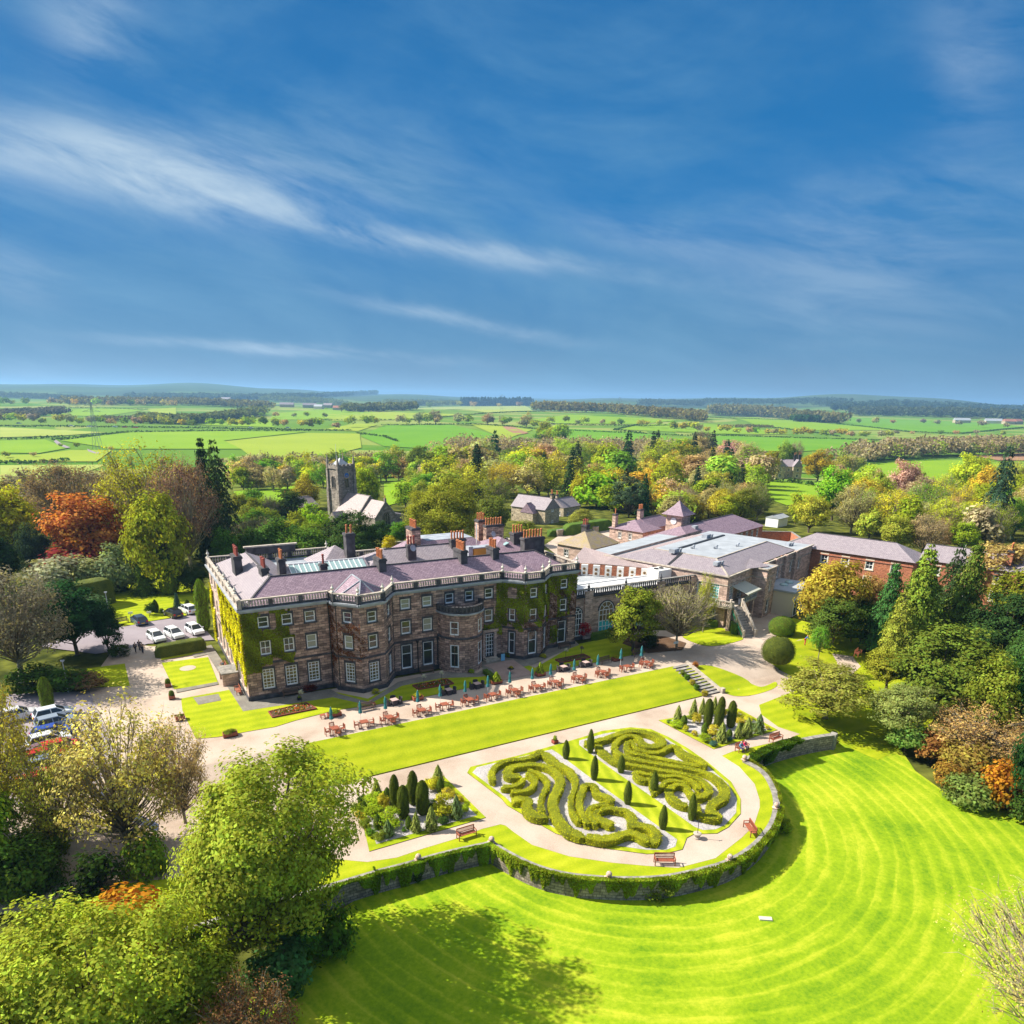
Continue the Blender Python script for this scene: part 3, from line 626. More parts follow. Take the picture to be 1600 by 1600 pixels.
# parterre terrace standing on its retaining wall
WALL_PX = [(560, 1371), (590, 1362), (636, 1350), (680, 1337), (725, 1326), (768, 1317), (784, 1327), (812, 1342), (845, 1356), (885, 1366), (930, 1371), (985, 1373), (1040, 1370), (1095, 1359), (1140, 1345), (1178, 1321), (1203, 1292), (1212, 1268), (1212, 1243), (1200, 1215), (1185, 1200), (1163, 1188)]
WALLA = [P(x, y, ZP + .2) for x, y in WALL_PX]
_c0 = P(560, 1371, ZP + .2); WALLA = [_c0 + (WALLA[0] - WALLA[1]).normalized() * 14] + WALLA
WALLB = [P(x, y, ZP + .2) for x, y in [(1163, 1188), (1195, 1172), (1235, 1160), (1270, 1152), (1303, 1147)]]
PLAT = [(p.x, p.y) for p in WALLA[:-1]] + [(p.x, p.y) for p in WALLB]
_e = PLAT[-1]; PLATO = PLAT + [(_e[0] + 1.0, _e[1] + 3), (_e[0] + 2, _e[1] + 8), (_e[0] + 1, 60), (_e[0] + 1, 65.2), (-6, 65.2), (-6, 60), (PLAT[0][0] - 4, PLAT[0][1] + 4)]
sheet('parterre_lawn', PLATO, M['lawn'], 0, flatp, 6)
emb = lambda x, y: -1.8 * min(1, max(0, (71.6 - y) / 6.9))
# terrace gravel, drive, walks
sheet('terrace_gravel', pp([(185, 1004), (238, 1010), (330, 1010), (392, 1098), (616, 1060), (900, 1010), (1000, 985), (1080, 985), (1150, 975), (1165, 960), (1215, 955), (1225, 1000)]) + [(100, 71.55)] + [(100, 71.55), (-8, 71.55), (-8, 90)], M['gravel'], .0, flat0, 8)
sheet('east_walk', [(67.3, 71.8), (94, 73.5)] + gg([(1216, 1046), (1243, 1060), (1300, 1066), (1240, 1078), (1205, 1090)]) + [(82, 60), (72.6, 58), (72.6, 65.2), (66.4, 64.6)], M['gravel'], .02, terrain, 1.5)
sheet('walk_apron', gg([(1168, 1078), (1245, 1070), (1240, 1100), (1183, 1112)]), M['gravel'], .04, terrain, 1.5)
sheet('side_path', gg([(1318, 1066), (1345, 1042), (1332, 1026), (1300, 1022), (1308, 1036), (1308, 1062)]), M['gravel'], .09, terrain, 2)
sheet('parterre_walk', pp([(520, 1342), (574, 1347), (620, 1340), (661, 1326), (711, 1311), (754, 1295), (782, 1288), (790, 1290), (801, 1299), (831, 1320), (889, 1338), (956, 1348), (1010, 1353), (1060, 1356), (1118, 1341), (1137, 1326), (1159, 1309), (1178, 1290), (1187, 1262), (1187, 1250), (1179, 1225), (1155, 1198), (1128, 1181), (1145, 1174), (1200, 1162), (1225, 1156), (1250, 1147), (1216, 1136), (1190, 1117), (1186, 1102), (1205, 1085), (1165, 1084), (1128, 1082), (1100, 1088)], ZP) + [(66.6, 64.66), (-5, 64.66), (-5, 58)], M['gravel'], .012, flatp, 6)
sheet('west_ramp', [(-26, 71.6), (15, 71.6), (13, 64.9), (12, 58), (-2, 56), (-22, 60)], M['gravel'], .03, terrain, 1.5)
# lawns
sheet('bank_lawn', [(15.4, 71.62), (67.2, 71.62), (66.75, 64.75), (13.0, 64.75)], M['lawn'], .09, emb, 1.2, edge=.14)
sheet('oval_lawn', [P(1086, 1039), P(1113, 1037), P(1162, 1045), P(1191, 1055)] + [G(x, y) for x, y in [(1211, 1066), (1213, 1073), (1200, 1080), (1174, 1087), (1148, 1088), (1128, 1082)]] + [(68.5, 66.6), (68.6, 70.5)], M['lawn'], .07, terrain, 1.2, edge=.1, curve=True)
sheet('front_lawn', pp([(380, 1112), (392, 1104), (470, 1088), (516, 1080), (575, 1092), (625, 1066), (690, 1055), (745, 1055), (755, 1048), (768, 1045), (783, 1063), (767, 1068), (640, 1094), (525, 1110), (462, 1126), (430, 1136), (395, 1142), (340, 1152), (306, 1155), (285, 1110), (283, 1092), (360, 1078)]), M['lawn'], .05, flat0, 6, edge=.06)
sheet('west_lawn', pp([(252.5, 1036), (325, 1027), (342, 1070), (272, 1077)]), M['lawn'], .05, flat0, 6, edge=.06)
sheet('small_lawn', pp([(250, 1024), (319, 1014), (321, 1020), (252, 1032)]), M['lawn'], .05, flat0, 6, edge=.06)
sheet('door_lawn', pp([(802, 1030), (836, 1044), (898, 1008), (983, 990), (1000, 1008), (1012, 1019), (937, 1034), (832, 1054)]), M['lawn'], .05, flat0, 6, edge=.06)
sheet('mulch_bed', pp([(972, 1006), (985, 992), (1040, 995), (1072, 1005), (1066, 1016), (1012, 1021)]), M['soil'], .065, flat0, 6)
sheet('balcony_lawn', pp([(1066, 994), (1081, 978), (1126, 981), (1160, 996), (1150, 1003), (1118, 1009.5), (1092, 1007)]), M['lawn'], .05, flat0, 6, edge=.06, curve=True)
sheet('topiary_lawn', gg([(1200, 985), (1240, 966), (1300, 985), (1360, 1005), (1345, 1020), (1298, 1018), (1303, 1040), (1312, 1067), (1290, 1067), (1243, 1060), (1216, 1045), (1195, 1030), (1198, 1000)]), M['lawn'], .06, terrain, 1.5)
sheet('corner_lawn', [P(1190, 1117, ZP), P(1186, 1102, ZP), (82, 60.5), (87, 66), (97, 70), (105, 62), (98, 50), (84, 45), (74.5, 44), (74.2, 50), (74.3, 53)], M['lawn'], .08, terrain, 1.5)
sheet('lower_lawn', [(p[0], p[1]) for p in PLAT[1:]] + [(p.x, p.y) for p in pp([(1330, 1150), (1400, 1160), (1430, 1205), (1500, 1255), (1600, 1272), (1760, 1330), (1900, 1500), (1900, 2300), (800, 2600), (300, 2300), (330, 1700), (420, 1500), (520, 1430)], -3.6)], M['lawn_low'], .05, lambda x, y: min(-3.6 + 1.8 * smooth((y - 46) / 14) * smooth((x - 70) / 5), 0), 2.5)
# paving by the house, car parks
sheet('house_paving', pp([(308, 1014), (330, 1008), (392, 1097), (516, 1077), (530, 1085), (575, 1097), (622, 1066), (690, 1050), (745, 1052), (756, 1046), (745, 1036), (897, 1000), (905, 1008), (870, 1022), (836, 1038), (752, 1058), (690, 1060), (628, 1072), (575, 1102), (520, 1090), (392, 1110), (380, 1112), (358, 1078), (322, 1020)]), M['flags'], .058, flat0, 5)
sheet('door_path', pp([(755, 1040), (786, 1034), (802, 1031), (834, 1054), (783, 1064), (770, 1046)]), M['blockpave'], .062, flat0, 5)
for q in ([(302, 1091), (341, 1085), (346, 1095), (310, 1102)], [(275, 1078), (340, 1066), (341, 1070), (276, 1083)], [(300, 1023), (335, 1016), (338, 1020), (303, 1028)]): sheet('stone_slab', pp(q), M['flags'], .075, flat0, 5)
_c = P(293.5, 1044.5); sheet('round_gravel', [(_c.x + 1.05 * math.cos(a * .42), _c.y + 1.05 * math.sin(a * .42)) for a in range(15)], M['gravel'], .07, flat0, 5)
sheet('car_park', pp([(60, 1010), (100, 985), (196, 979), (231, 972), (316, 959), (322, 985), (335, 1000), (231, 1006), (202, 1013), (150, 1022)]), M['tarmac'], .03, flat0, 8)
sheet('lower_car_park', pp([(10, 1085), (140, 1080), (190, 1200), (180, 1262), (0, 1270)], 0), M['tarmac'], .02, terrain, 3)
sheet('west_yard_lawn', pp([(140, 925), (200, 912), (310, 908), (330, 925), (318, 957), (232, 971), (205, 977), (170, 972)]), M['lawn'], .02, flat0, 8)
sheet('shrubbery_lawn', pp([(135, 1045), (195, 1037), (203, 1072), (140, 1075)]), M['lawn'], .04, flat0, 8)
sheet('stable_yard', pp([(850, 852), (872, 838), (960, 826), (1000, 850), (1000, 890), (900, 890)]), M['gravel'], .03, flat0, 10)
sheet('courtyard_walk', pp([(1190, 1000), (1212, 1000), (1225, 950), (1200, 950)]), M['gravel'], .07, flat0, 6)
# planting beds and parterre beds
sheet('left_bed_turf', pp([(558, 1247), (693, 1213), (759, 1278), (577, 1331)], ZP), M['lawn'], .07, flatp, 8, edge=.07)
sheet('left_bed_gravel', pp([(566, 1252), (690, 1222), (745, 1275), (588, 1320)], ZP), M['bedgravel'], .085, flatp, 8)
sheet('right_bed_turf', pp([(1029, 1126), (1150, 1106), (1215, 1141), (1115, 1171)], ZP), M['lawn'], .07, flatp, 8, edge=.07)
sheet('right_bed_gravel', pp([(1041, 1127), (1148, 1111), (1205, 1140), (1114, 1164)], ZP), M['bedgravel'], .085, flatp, 8)
sheet('parterre_turf', pp([(730, 1208), (735, 1199), (811, 1181), (905, 1154), (940, 1143), (985, 1137), (1017, 1140), (1044, 1152), (1075, 1170), (1105, 1191), (1142, 1222), (1157, 1249), (1157, 1272), (1138, 1293), (1120, 1303), (1084, 1304), (1073, 1310), (1066, 1328), (1041, 1334), (1010, 1335), (936, 1325), (868, 1303), (821, 1276), (792, 1259), (784, 1249)], ZP), M['lawn_strip'], .07, flatp, 3, edge=.07, curve=False)
sheet('parterre_gravel', pp([(738, 1208), (745, 1200), (815, 1183), (862, 1172), (872, 1178), (910, 1207), (955, 1240), (1010, 1279), (1058, 1313), (1055, 1324), (1040, 1329), (1010, 1329), (938, 1319), (870, 1297), (825, 1271), (797, 1254), (790, 1247)], ZP), M['bedgravel'], .085, flatp, 6)
sheet('parterre_gravel', pp([(905, 1165), (905, 1158), (945, 1147), (985, 1141), (1015, 1145), (1042, 1156), (1072, 1174), (1102, 1195), (1137, 1225), (1151, 1249), (1150, 1271), (1133, 1290), (1118, 1297), (1098, 1298), (1085, 1293), (1060, 1275), (1020, 1247), (963, 1208), (930, 1184)], ZP), M['bedgravel'], .085, flatp, 6)
# stream in the trees, lower left
sheet('stream', [(p.x, p.y) for p in pp([(165, 1285), (185, 1290), (205, 1301), (225, 1308), (252, 1316), (252, 1326), (225, 1320), (200, 1313), (180, 1302), (160, 1293)], -3.6)], M['water'], .06, terrain, 2)
q = MB(); p = P(1196, 1437, -3.6); q.box(p.x - .5, p.y - .2, -3.6, p.x + .5, p.y + .2, -3.44, -.6, (p.x, p.y)); tag(q.build('stone_block', M['slab']), 'pale flat stone block lying alone on the ringed lawn', 'stone')
# fields
FM = {k: ground_mat('field_' + k, v, .012, .5, bump=.1) for k, v in dict(
    bright=[(.15, .27, .012), (.18, .30, .016), (.22, .33, .02)], green=[(.09, .23, .012), (.12, .26, .015), (.15, .29, .02)],
    yellow=[(.22, .29, .03), (.25, .32, .03), (.29, .35, .04)], pale=[(.25, .31, .05), (.29, .34, .07), (.33, .37, .09)], brown=[(.26, .14, .08), (.30, .17, .10), (.34, .2, .12)]).items()}
FIELDS = [('bright', [(95, 689), (200, 676), (340, 674), (480, 675), (350, 689), (378, 702), (180, 702)]), ('yellow', [(352, 690), (480, 677), (562, 678), (565, 700), (500, 716), (400, 720), (378, 703)]),
 ('pale', [(0, 668), (90, 672), (165, 676), (100, 681), (0, 684)]), ('bright', [(0, 689), (70, 687), (105, 701), (60, 709), (0, 708)]), ('yellow', [(0, 712), (60, 711), (110, 704), (175, 704), (150, 722), (0, 722)]),
 ('pale', [(0, 727), (165, 726), (110, 745), (0, 752)]), ('bright', [(85, 642), (160, 637), (225, 641), (155, 651), (60, 648)]), ('yellow', [(230, 640), (275, 637), (275, 648), (240, 647)]), ('green', [(0, 643), (60, 640), (90, 650), (0, 653)]),
 ('green', [(600, 665), (700, 663), (760, 676), (792, 690), (700, 703), (600, 698), (563, 682)]), ('yellow', [(735, 663), (780, 664), (832, 672), (790, 687)]), ('brown', [(785, 667), (800, 666), (826, 677), (808, 680), (795, 674)]),
 ('green', [(868, 669), (1000, 676), (1082, 688), (1070, 706), (990, 706), (900, 694)]), ('yellow', [(500, 648), (600, 644), (740, 648), (640, 656), (520, 658)]), ('pale', [(640, 638), (820, 634), (850, 642), (760, 645)]),
 ('bright', [(830, 656), (890, 648), (1060, 657), (1000, 663), (870, 662)]), ('bright', [(1000, 664), (1090, 661), (1090, 677), (960, 671)]), ('bright', [(430, 646), (500, 640), (590, 644), (500, 656), (420, 656)]),
 ('bright', [(1100, 662), (1170, 668), (1235, 679), (1100, 678)]), ('green', [(1085, 681), (1250, 684), (1360, 686), (1365, 700), (1250, 706), (1110, 705)]), ('bright', [(1130, 652), (1180, 652), (1300, 663), (1400, 672), (1260, 673), (1180, 664)]),
 ('green', [(1310, 664), (1330, 652), (1560, 661), (1600, 667), (1500, 677), (1420, 675)]), ('bright', [(1318, 733), (1400, 721), (1500, 719), (1600, 726), (1620, 765), (1540, 775), (1420, 762)]), ('bright', [(1175, 742), (1220, 752), (1295, 756), (1300, 780), (1230, 790), (1170, 770)]),
 ('yellow', [(1370, 686), (1560, 680), (1610, 685), (1610, 692), (1450, 694)]), ('brown', [(1520, 713), (1610, 708), (1610, 720), (1560, 720)]), ('bright', [(365, 768), (480, 758), (495, 775), (455, 806), (380, 806)]), ('bright', [(600, 756), (640, 750), (650, 778), (600, 792)]),
 ('bright', [(280, 650), (420, 656), (430, 668), (300, 664)]), ('yellow', [(560, 662), (590, 664), (560, 674), (500, 672)])]
for k, px in FIELDS: sheet('field', [(p.x, p.y) for p in gg(px)], FM[k], .10 if px[0][1] > 715 else .45, terrain, 40 if px[0][1] < 700 else 12)
for px in ([(88, 688), (98, 695), (110, 700), (104, 701), (90, 696), (84, 690)], [(136, 702), (148, 707), (158, 708), (150, 710), (138, 706)]): sheet('country_lane', [(p.x, p.y) for p in gg(px)], M['tarmac'], .5, terrain, 12)
# ---------------------------------------------------------------- building helpers
def root(name, label, cat, loc, group=None): return tag(empty(name, loc), label, cat, group)
def wall(mb, p0, p1, z0, z1, ops=(), d=.18, mi=0):
    """upright wall from p0 to p1 (outside on the right-hand side), with openings (s0, s1, za, zb) and their reveals"""
    a, b = Vector((p0[0], p0[1], 0)), Vector((p1[0], p1[1], 0)); L_ = (b - a).length; t = (b - a) / L_; n = Vector((t.y, -t.x, 0))
    xs = sorted({0, L_} | {s for o in ops for s in o[:2]}); zs = sorted({z0, z1} | {z for o in ops for z in o[2:4]})
    at = lambda s, z, k=0: tuple(a + t * s - n * k + Vector((0, 0, z)))
    for i in range(len(xs) - 1):
        for j in range(len(zs) - 1):
            sm, zm = (xs[i] + xs[i + 1]) / 2, (zs[j] + zs[j + 1]) / 2
            if any(o[0] < sm < o[1] and o[2] < zm < o[3] for o in ops): continue
            mb.poly([at(xs[i], zs[j]), at(xs[i + 1], zs[j]), at(xs[i + 1], zs[j + 1]), at(xs[i], zs[j + 1])], mi)
    for s0, s1, za, zb in [o[:4] for o in ops]:
        for q in ([(s0, za), (s0, zb)], [(s1, zb), (s1, za)], [(s1, za), (s0, za)], [(s0, zb), (s1, zb)]):
            (u, v), (w, x) = q; mb.poly([at(u, v), at(u, v, d), at(w, x, d), at(w, x)][::-1], mi)
def window(bld, p0, p1, s0, s1, za, zb, style='sash', glass='glass', surround='dark', fm='white', d=.18, name='window', sill=True):
    a, b = Vector((p0[0], p0[1], 0)), Vector((p1[0], p1[1], 0)); t = (b - a).normalized(); n = Vector((t.y, -t.x, 0)); z = Vector((0, 0, 1))
    at = lambda s, h, k: a + t * s + z * h - n * k
    fr = MB(); w, h = s1 - s0, zb - za; B = .125
    def bx(m, u0, u1, h0, h1, k0, k1): m.obox(at((u0 + u1) / 2, (h0 + h1) / 2, (k0 + k1) / 2), t * (u1 - u0) / 2, z * (h1 - h0) / 2, n * (k1 - k0) / 2)
    k0, k1 = d - .10, d - .01
    bx(fr, s0, s0 + B, za, zb, k0, k1); bx(fr, s1 - B, s1, za, zb, k0, k1); bx(fr, s0 + B, s1 - B, zb - B, zb, k0, k1); bx(fr, s0 + B, s1 - B, za, za + B * 1.4, k0, k1)
    T = .06
    def vb(f, h0=za, h1=zb): bx(fr, s0 + w * f - T / 2, s0 + w * f + T / 2, h0 + B, h1 - B, k0 + .03, k1)
    def hb(f, t_=T): bx(fr, s0 + B, s1 - B, za + h * f - t_ / 2, za + h * f + t_ / 2, k0 + .015, k1)
    if style == 'sash': hb(.5, .07)
    elif style == 'cross': hb(.5, .07); vb(.5)
    elif style == 'geo': hb(.5, .07); vb(.33); vb(.67); [hb(f) for f in (.17, .33, .67, .83)]
    elif style == 'tall': hb(.62, .07)
    elif style == 'door':
        vb(.5); vb(.25); vb(.75); [hb(f) for f in (.2, .36, .52, .68, .84)]
    o = part(fr, name, [M[fm]], bld)
    g = MB(); g.poly([at(s0, za, d + .0), at(s1, za, d + .0), at(s1, zb, d + .0), at(s0, zb, d + .0)]); part(g, 'pane', [M[glass]], o)
    if surround:
        q = MB(); e = .16
        bx(q, s0 - e, s1 + e, zb, zb + .30, -.05, -.0); bx(q, s0 - e, s0, za, zb, -.03, 0); bx(q, s1, s1 + e, za, zb, -.03, 0)
        if sill: bx(q, s0 - e - .05, s1 + e + .05, za - .16, za, -.10, 0)
        part(q, 'surround', [M[surround]], o)
    return o
def balustrade(mb, pts, z, closed=False, h=1.15, pier=.5, bay=3.2, solid=.55, mi=(0, 1, 1)):
    """plinth, turned balusters, coping and piers along a polyline; mi = dark stone, pale balusters, coping"""
    P3 = [Vector((p[0], p[1], 0)) for p in pts]; up = Vector((0, 0, 1))
    for i in range(len(P3) if closed else len(P3) - 1):
        a, b = P3[i], P3[(i + 1) % len(P3)]; L_ = (b - a).length
        if L_ < .3: continue
        t = (b - a) / L_; n = Vector((t.y, -t.x, 0)); nb = max(1, round(L_ / bay)); w = L_ / nb
        c = lambda s, zz: a + t * s + up * (z + zz)
        mb.obox(c(L_ / 2, .12), t * (L_ / 2), n * .17, up * .12, mi[0]); mb.obox(c(L_ / 2, h - .08), t * (L_ / 2 + .1), n * .21, up * .08, mi[2])
        for k in range(nb + 1): mb.obox(c(k * w, h / 2 - .02), t * (pier / 2), n * .2, up * (h / 2 - .07), mi[0])
        for k in range(nb):
            m = max(1, int((w - pier) / .34))
            for j in range(m):
                s = k * w + pier / 2 + (j + .5) * (w - pier) / m
                for r, z0, z1 in ((.05, .24, .42), (.10, .42, .72), (.055, .72, h - .16)): mb.obox(c(s, (z0 + z1) / 2), t * r, n * r, up * (z1 - z0) / 2, mi[1])
def roofpoly(mb, pts, mi=0): mb.poly(pts, mi)
def hip(mb, x0, y0, x1, y1, z0, z1, inset=None, mi=0, ridge='x', hipa=True, hipb=True, T=None, gable_mi=None):
    """hipped or gabled roof over a rectangle; T maps local points to the world"""
    T = T or (lambda p: p); ins = inset if inset is not None else (min(x1 - x0, y1 - y0) / 2)
    if ridge == 'x':
        ym = (y0 + y1) / 2; A = (x0 + (ins if hipa else 0), ym, z1); B = (x1 - (ins if hipb else 0), ym, z1)
        q = [[(x0, y0, z0), (x1, y0, z0), B, A], [(x1, y1, z0), (x0, y1, z0), A, B], [(x0, y1, z0), (x0, y0, z0), A], [(x1, y0, z0), (x1, y1, z0), B]]
    else:
        xm = (x0 + x1) / 2; A = (xm, y0 + (ins if hipa else 0), z1); B = (xm, y1 - (ins if hipb else 0), z1)
        q = [[(x0, y1, z0), (x0, y0, z0), A, B], [(x1, y0, z0), (x1, y1, z0), B, A], [(x0, y0, z0), (x1, y0, z0), A], [(x1, y1, z0), (x0, y1, z0), B]]
    for k, f in enumerate(q):
        g = gable_mi is not None and ((k == 2 and not hipa) or (k == 3 and not hipb)); mb.poly([T(p) for p in f], gable_mi if g else mi)
    return T(A), T(B)
def ridge_tiles(mb, a, b, w=.22, mi=0): mb.bar(Vector(a) + Vector((0, 0, .03)), Vector(b) + Vector((0, 0, .03)), w, .12, mi)
def chimney(bld, x, y, z0, zt, w, d, pots, rz=0, potm='pot', stone='dark', potz=1.25):
    st = MB(); hh = zt - z0
    st.box(x - w / 2, y - d / 2, z0, x + w / 2, y + d / 2, zt - .35, rz, (x, y)); st.box(x - w / 2 - .12, y - d / 2 - .12, zt - .35, x + w / 2 + .12, y + d / 2 + .12, zt - .15, rz, (x, y), 1)
    st.box(x - w / 2 - .05, y - d / 2 - .05, zt - .15, x + w / 2 + .05, y + d / 2 + .05, zt, rz, (x, y), 1)
    c = part(st, 'chimney', [M[stone], M['dark']], bld); nx, ny = pots; ca, sa = math.cos(rz), math.sin(rz)
    for i in range(nx):
        for j in range(ny):
            lx = (i + .5) / nx * w - w / 2; ly = (j + .5) / ny * d - d / 2; q = MB(); k = potz * (1 if (i + j) % 2 == 0 else .93)
            q.lathe((x + lx * ca - ly * sa, y + lx * sa + ly * ca, zt), [(.17, 0), (.15, .1), (.13, k * .82), (.18, k * .85), (.18, k * .93), (.13, k)], 8); part(q, 'chimney_pot', [M[potm]], c)
    return c
def urn(bld, x, y, z, h=1.1, m='finial', par=True):
    q = MB(); q.box(x - .16, y - .16, z, x + .16, y + .16, z + h * .15)
    q.lathe((x, y, z + h * .15), [(.13, 0), (.06, h * .1), (.20, h * .28), (.23, h * .38), (.10, h * .52), (.05, h * .72), (.02, h * .85)], 10); return part(q, 'urn_finial', [M[m]], bld, smooth_=False)
def pipe(bld, x, y, z0, z1, m='iron'):
    q = MB(); q.tube([(x, y, z0), (x, y, z1)], .07, 6); q.box(x - .14, y - .14, z1 - .3, x + .14, y + .14, z1); part(q, 'downpipe', [M[m]], bld)
def rotT(ox, oy, a):
    ca, sa = math.cos(a), math.sin(a); return lambda p: (ox + p[0] * ca - p[1] * sa, oy + p[0] * sa + p[1] * ca) + ((p[2],) if len(p) > 2 else ())

# ---------------------------------------------------------------- the manor
EV = 11.5; YF = 86.2
man = root('manor_house', 'long three-storey brown stone manor with mauve slate roofs, balustrades and ivy, behind the terrace tables', 'manor house', (36, 97, 0))
BAY1 = [(22.8, YF), (22.9, 84.9), (25.3, 82.4), (28.6, 82.9), (31.0, YF)]
BAY2 = [(47.3, YF), (49.6, 83.7), (52.5, 83.7), (55.2, YF)]
XR, YB = 60.1, 113
front = [(12.1, YF)] + BAY1 + BAY2 + [(XR, YF)]
wb = MB(); openings = {}
def seg(a, b, wins, mi=0, z0=0, z1=EV):
    wall(wb, a, b, z0, z1, [w[:4] for w in wins], .18, mi)
    for w in wins: WN.append((a, b) + tuple(w))
WN = []
gz, fz, sz = (1.25, 3.85), (5.7, 7.5), (9.15, 10.55)
def col(c, w=1.25, gst='geo', gw=None, g=gz, f='sash', gl=('glass', 'glass', 'glass')):
    gw = gw or w * 1.12; return [(c - gw / 2, c + gw / 2) + g + (gst, gl[0]), (c - w / 2, c + w / 2) + fz + (f, gl[1]), (c - w / 2, c + w / 2) + sz + ('sash', gl[2])]
seg(front[0], front[1], col(2.5, f='cross', gl=('glassy', 'glass', 'glass')) + col(5.3, f='cross', gl=('glassy', 'glass', 'glass')) + col(8.1, gl=('glassy', 'glass2', 'glass')))
seg(BAY1[0], BAY1[1], [])
seg(BAY1[1], BAY1[2], col(1.75, 1.15, gl=('glassy', 'glass2', 'glass')))
seg(BAY1[2], BAY1[3], col(1.7, 1.2, gl=('glassy', 'glass', 'glass')))
seg(BAY1[3], BAY1[4], col(2.1, 1.1))
BX = 40.55; BR = 3.15
mid = [(31.0, YF), (47.3, YF)]; mw = []
for i, x in enumerate((32.75, 35.85)): mw += col(x - 31, 1.3, 'tall', g=(.75, 4.15), gl=('glass', ('glass', 'glass2')[i], 'glass2'))
for x in (39.15, 42.15): mw.append((x - 31.6, x - 30.4) + sz + ('sash', 'glass'))
mw += [(14.2 - .62, 14.2 + .62) + fz + ('sash', 'glass'), (14.2 - .62, 14.2 + .62) + sz + ('sash', 'glass'), (13.55, 15.15, .25, 3.9, 'door', 'glass')]
seg(mid[0], mid[1], mw)
seg(BAY2[0], BAY2[1], [(1.1, 2.0, .7, 4.0, 'tall', 'glass'), (1.1, 2.0) + fz + ('sash', 'glass')])
seg(BAY2[1], BAY2[2], [(.75, 2.1, .7, 4.1, 'tall', 'glass')] + col(1.45, 1.1, 'tall')[1:])
seg(BAY2[2], BAY2[3], [(1.0, 2.4, .7, 4.1, 'tall', 'glass')] + col(1.7, 1.1)[1:])
seg(BAY2[3], (XR, YF), [(1.8, 3.2, .6, 4.1, 'tall', 'glass')] + col(2.6, 1.15)[1:])
seg((XR, YF), (XR, YB - 5), [(5, 6.2) + fz + ('sash', 'glass'), (12, 13.2) + fz + ('sash', 'glass')])
seg((XR, YB - 5), (12.1, YB - 5), []); 
wside = []
for k in range(8): wside += col(2.3 + k * 3.15, 1.1, 'tall', 1.35, (.9, 4.2), gl=('glass', 'glass', 'glass'))
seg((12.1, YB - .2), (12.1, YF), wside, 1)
seg((30, YB - .2), (12.1, YB - .2), [], 1); seg((30, YB - 5), (30, YB - .2), [])
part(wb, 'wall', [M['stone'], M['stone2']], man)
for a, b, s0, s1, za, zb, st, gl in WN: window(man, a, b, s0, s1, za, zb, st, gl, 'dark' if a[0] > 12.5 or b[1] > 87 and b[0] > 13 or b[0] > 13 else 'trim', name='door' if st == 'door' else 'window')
# bow, two storeys, with its own balustrade
bw = MB(); N_ = 14; arc = [(BX - BR * math.cos(math.pi * i / N_), YF - BR * 1.08 * math.sin(math.pi * i / N_)) for i in range(N_ + 1)]
for i in range(N_):
    a, b = arc[i], arc[i + 1]; L_ = math.dist(a, b); ops = []
    if i in (3, 4, 9, 10):
        q = (0.12, L_) if i in (3, 9) else (0, L_ - .12); ops = [q + (.75, 4.0), q + (5.4, 7.3)]
    wall(bw, a, b, 0, 8.15, ops)
part(bw, 'bow_wall', [M['stone']], man)
for i0 in (3, 9):
    a, m_, b = Vector(arc[i0]), Vector(arc[i0 + 1]), Vector(arc[i0 + 2]); t = (b - a).normalized(); n = Vector((t.y, -t.x)); q0 = a - n * -.02; L_ = (b - a).length
    for za, zb, st, gl in ((.75, 4.0, 'tall', 'glass'), (5.4, 7.3, 'sash', ('glass', 'glass2')[i0 == 9])): window(man, q0, q0 + t * L_, .14, L_ - .14, za, zb, st, gl, None, d=.10)
bb = MB(); ring = lambda r, z: [(BX - r * math.cos(math.pi * i / 20), YF - r * 1.08 * math.sin(math.pi * i / 20), z) for i in range(21)]
bb.rings([ring(BR, 8.1), ring(BR + .3, 8.25), ring(BR + .32, 8.45), ring(BR - .3, 8.5)], False, 1, cap=False); bb.prism([(p[0], p[1]) for p in ring(BR, 0)], 8.3, 8.42, 2)
balustrade(bb, [(p[0], p[1]) for p in ring(BR + .02, 0)], 8.45, h=.95, pier=.3, bay=1.2, mi=(0, 0, 0)); bb.rings([ring(BR + .05, 4.75), ring(BR + .16, 4.8), ring(BR + .16, 5.0), ring(BR, 5.05)], False, 0, cap=False)
part(bb, 'bow_balustrade', [M['dark'], M['lead'], M['flat']], man)
# plinth, string course, cornice
pl = MB(); cs = MB()
def follow(mb, pts, z0, z1, out, mi=0):
    for i in range(len(pts) - 1):
        a, b = Vector(pts[i] + (0,)), Vector(pts[i + 1] + (0,)); t = (b - a).normalized(); n = Vector((t.y, -t.x, 0)); c = (a + b) / 2 + n * out / 2 + Vector((0, 0, (z0 + z1) / 2))
        mb.obox(c, t * ((b - a).length / 2 + out * .9), n * out / 2, Vector((0, 0, (z1 - z0) / 2)), mi)
outline = [(12.1, YB - .2)] + front
F1, F2 = outline[:8], outline[8:]
follow(pl, outline[:-1][:8] + outline[8:], 0, .55, .12); follow(pl, outline, 4.55, 4.75, .07); part(pl, 'plinth', [M['dark']], man)
follow(cs, outline + [(XR, YB - 5)], EV, EV + .22, .42); follow(cs, outline + [(XR, YB - 5)], EV - .25, EV, .2); part(cs, 'cornice', [M['lead']], man)
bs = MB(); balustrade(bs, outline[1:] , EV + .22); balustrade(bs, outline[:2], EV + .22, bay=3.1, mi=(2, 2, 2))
balustrade(bs, [(XR, YF), (XR, YB - 5)], EV + .22); balustrade(bs, [(12.1, YB - .2), (30, YB - .2)], EV + .22); balustrade(bs, [(30, YB - .2), (30, YB - 5), (38, YB - 5)], EV + .22)
part(bs, 'balustrade', [M['dark'], M['trim'], M['trim']], man)
zb_ = EV + 1.35
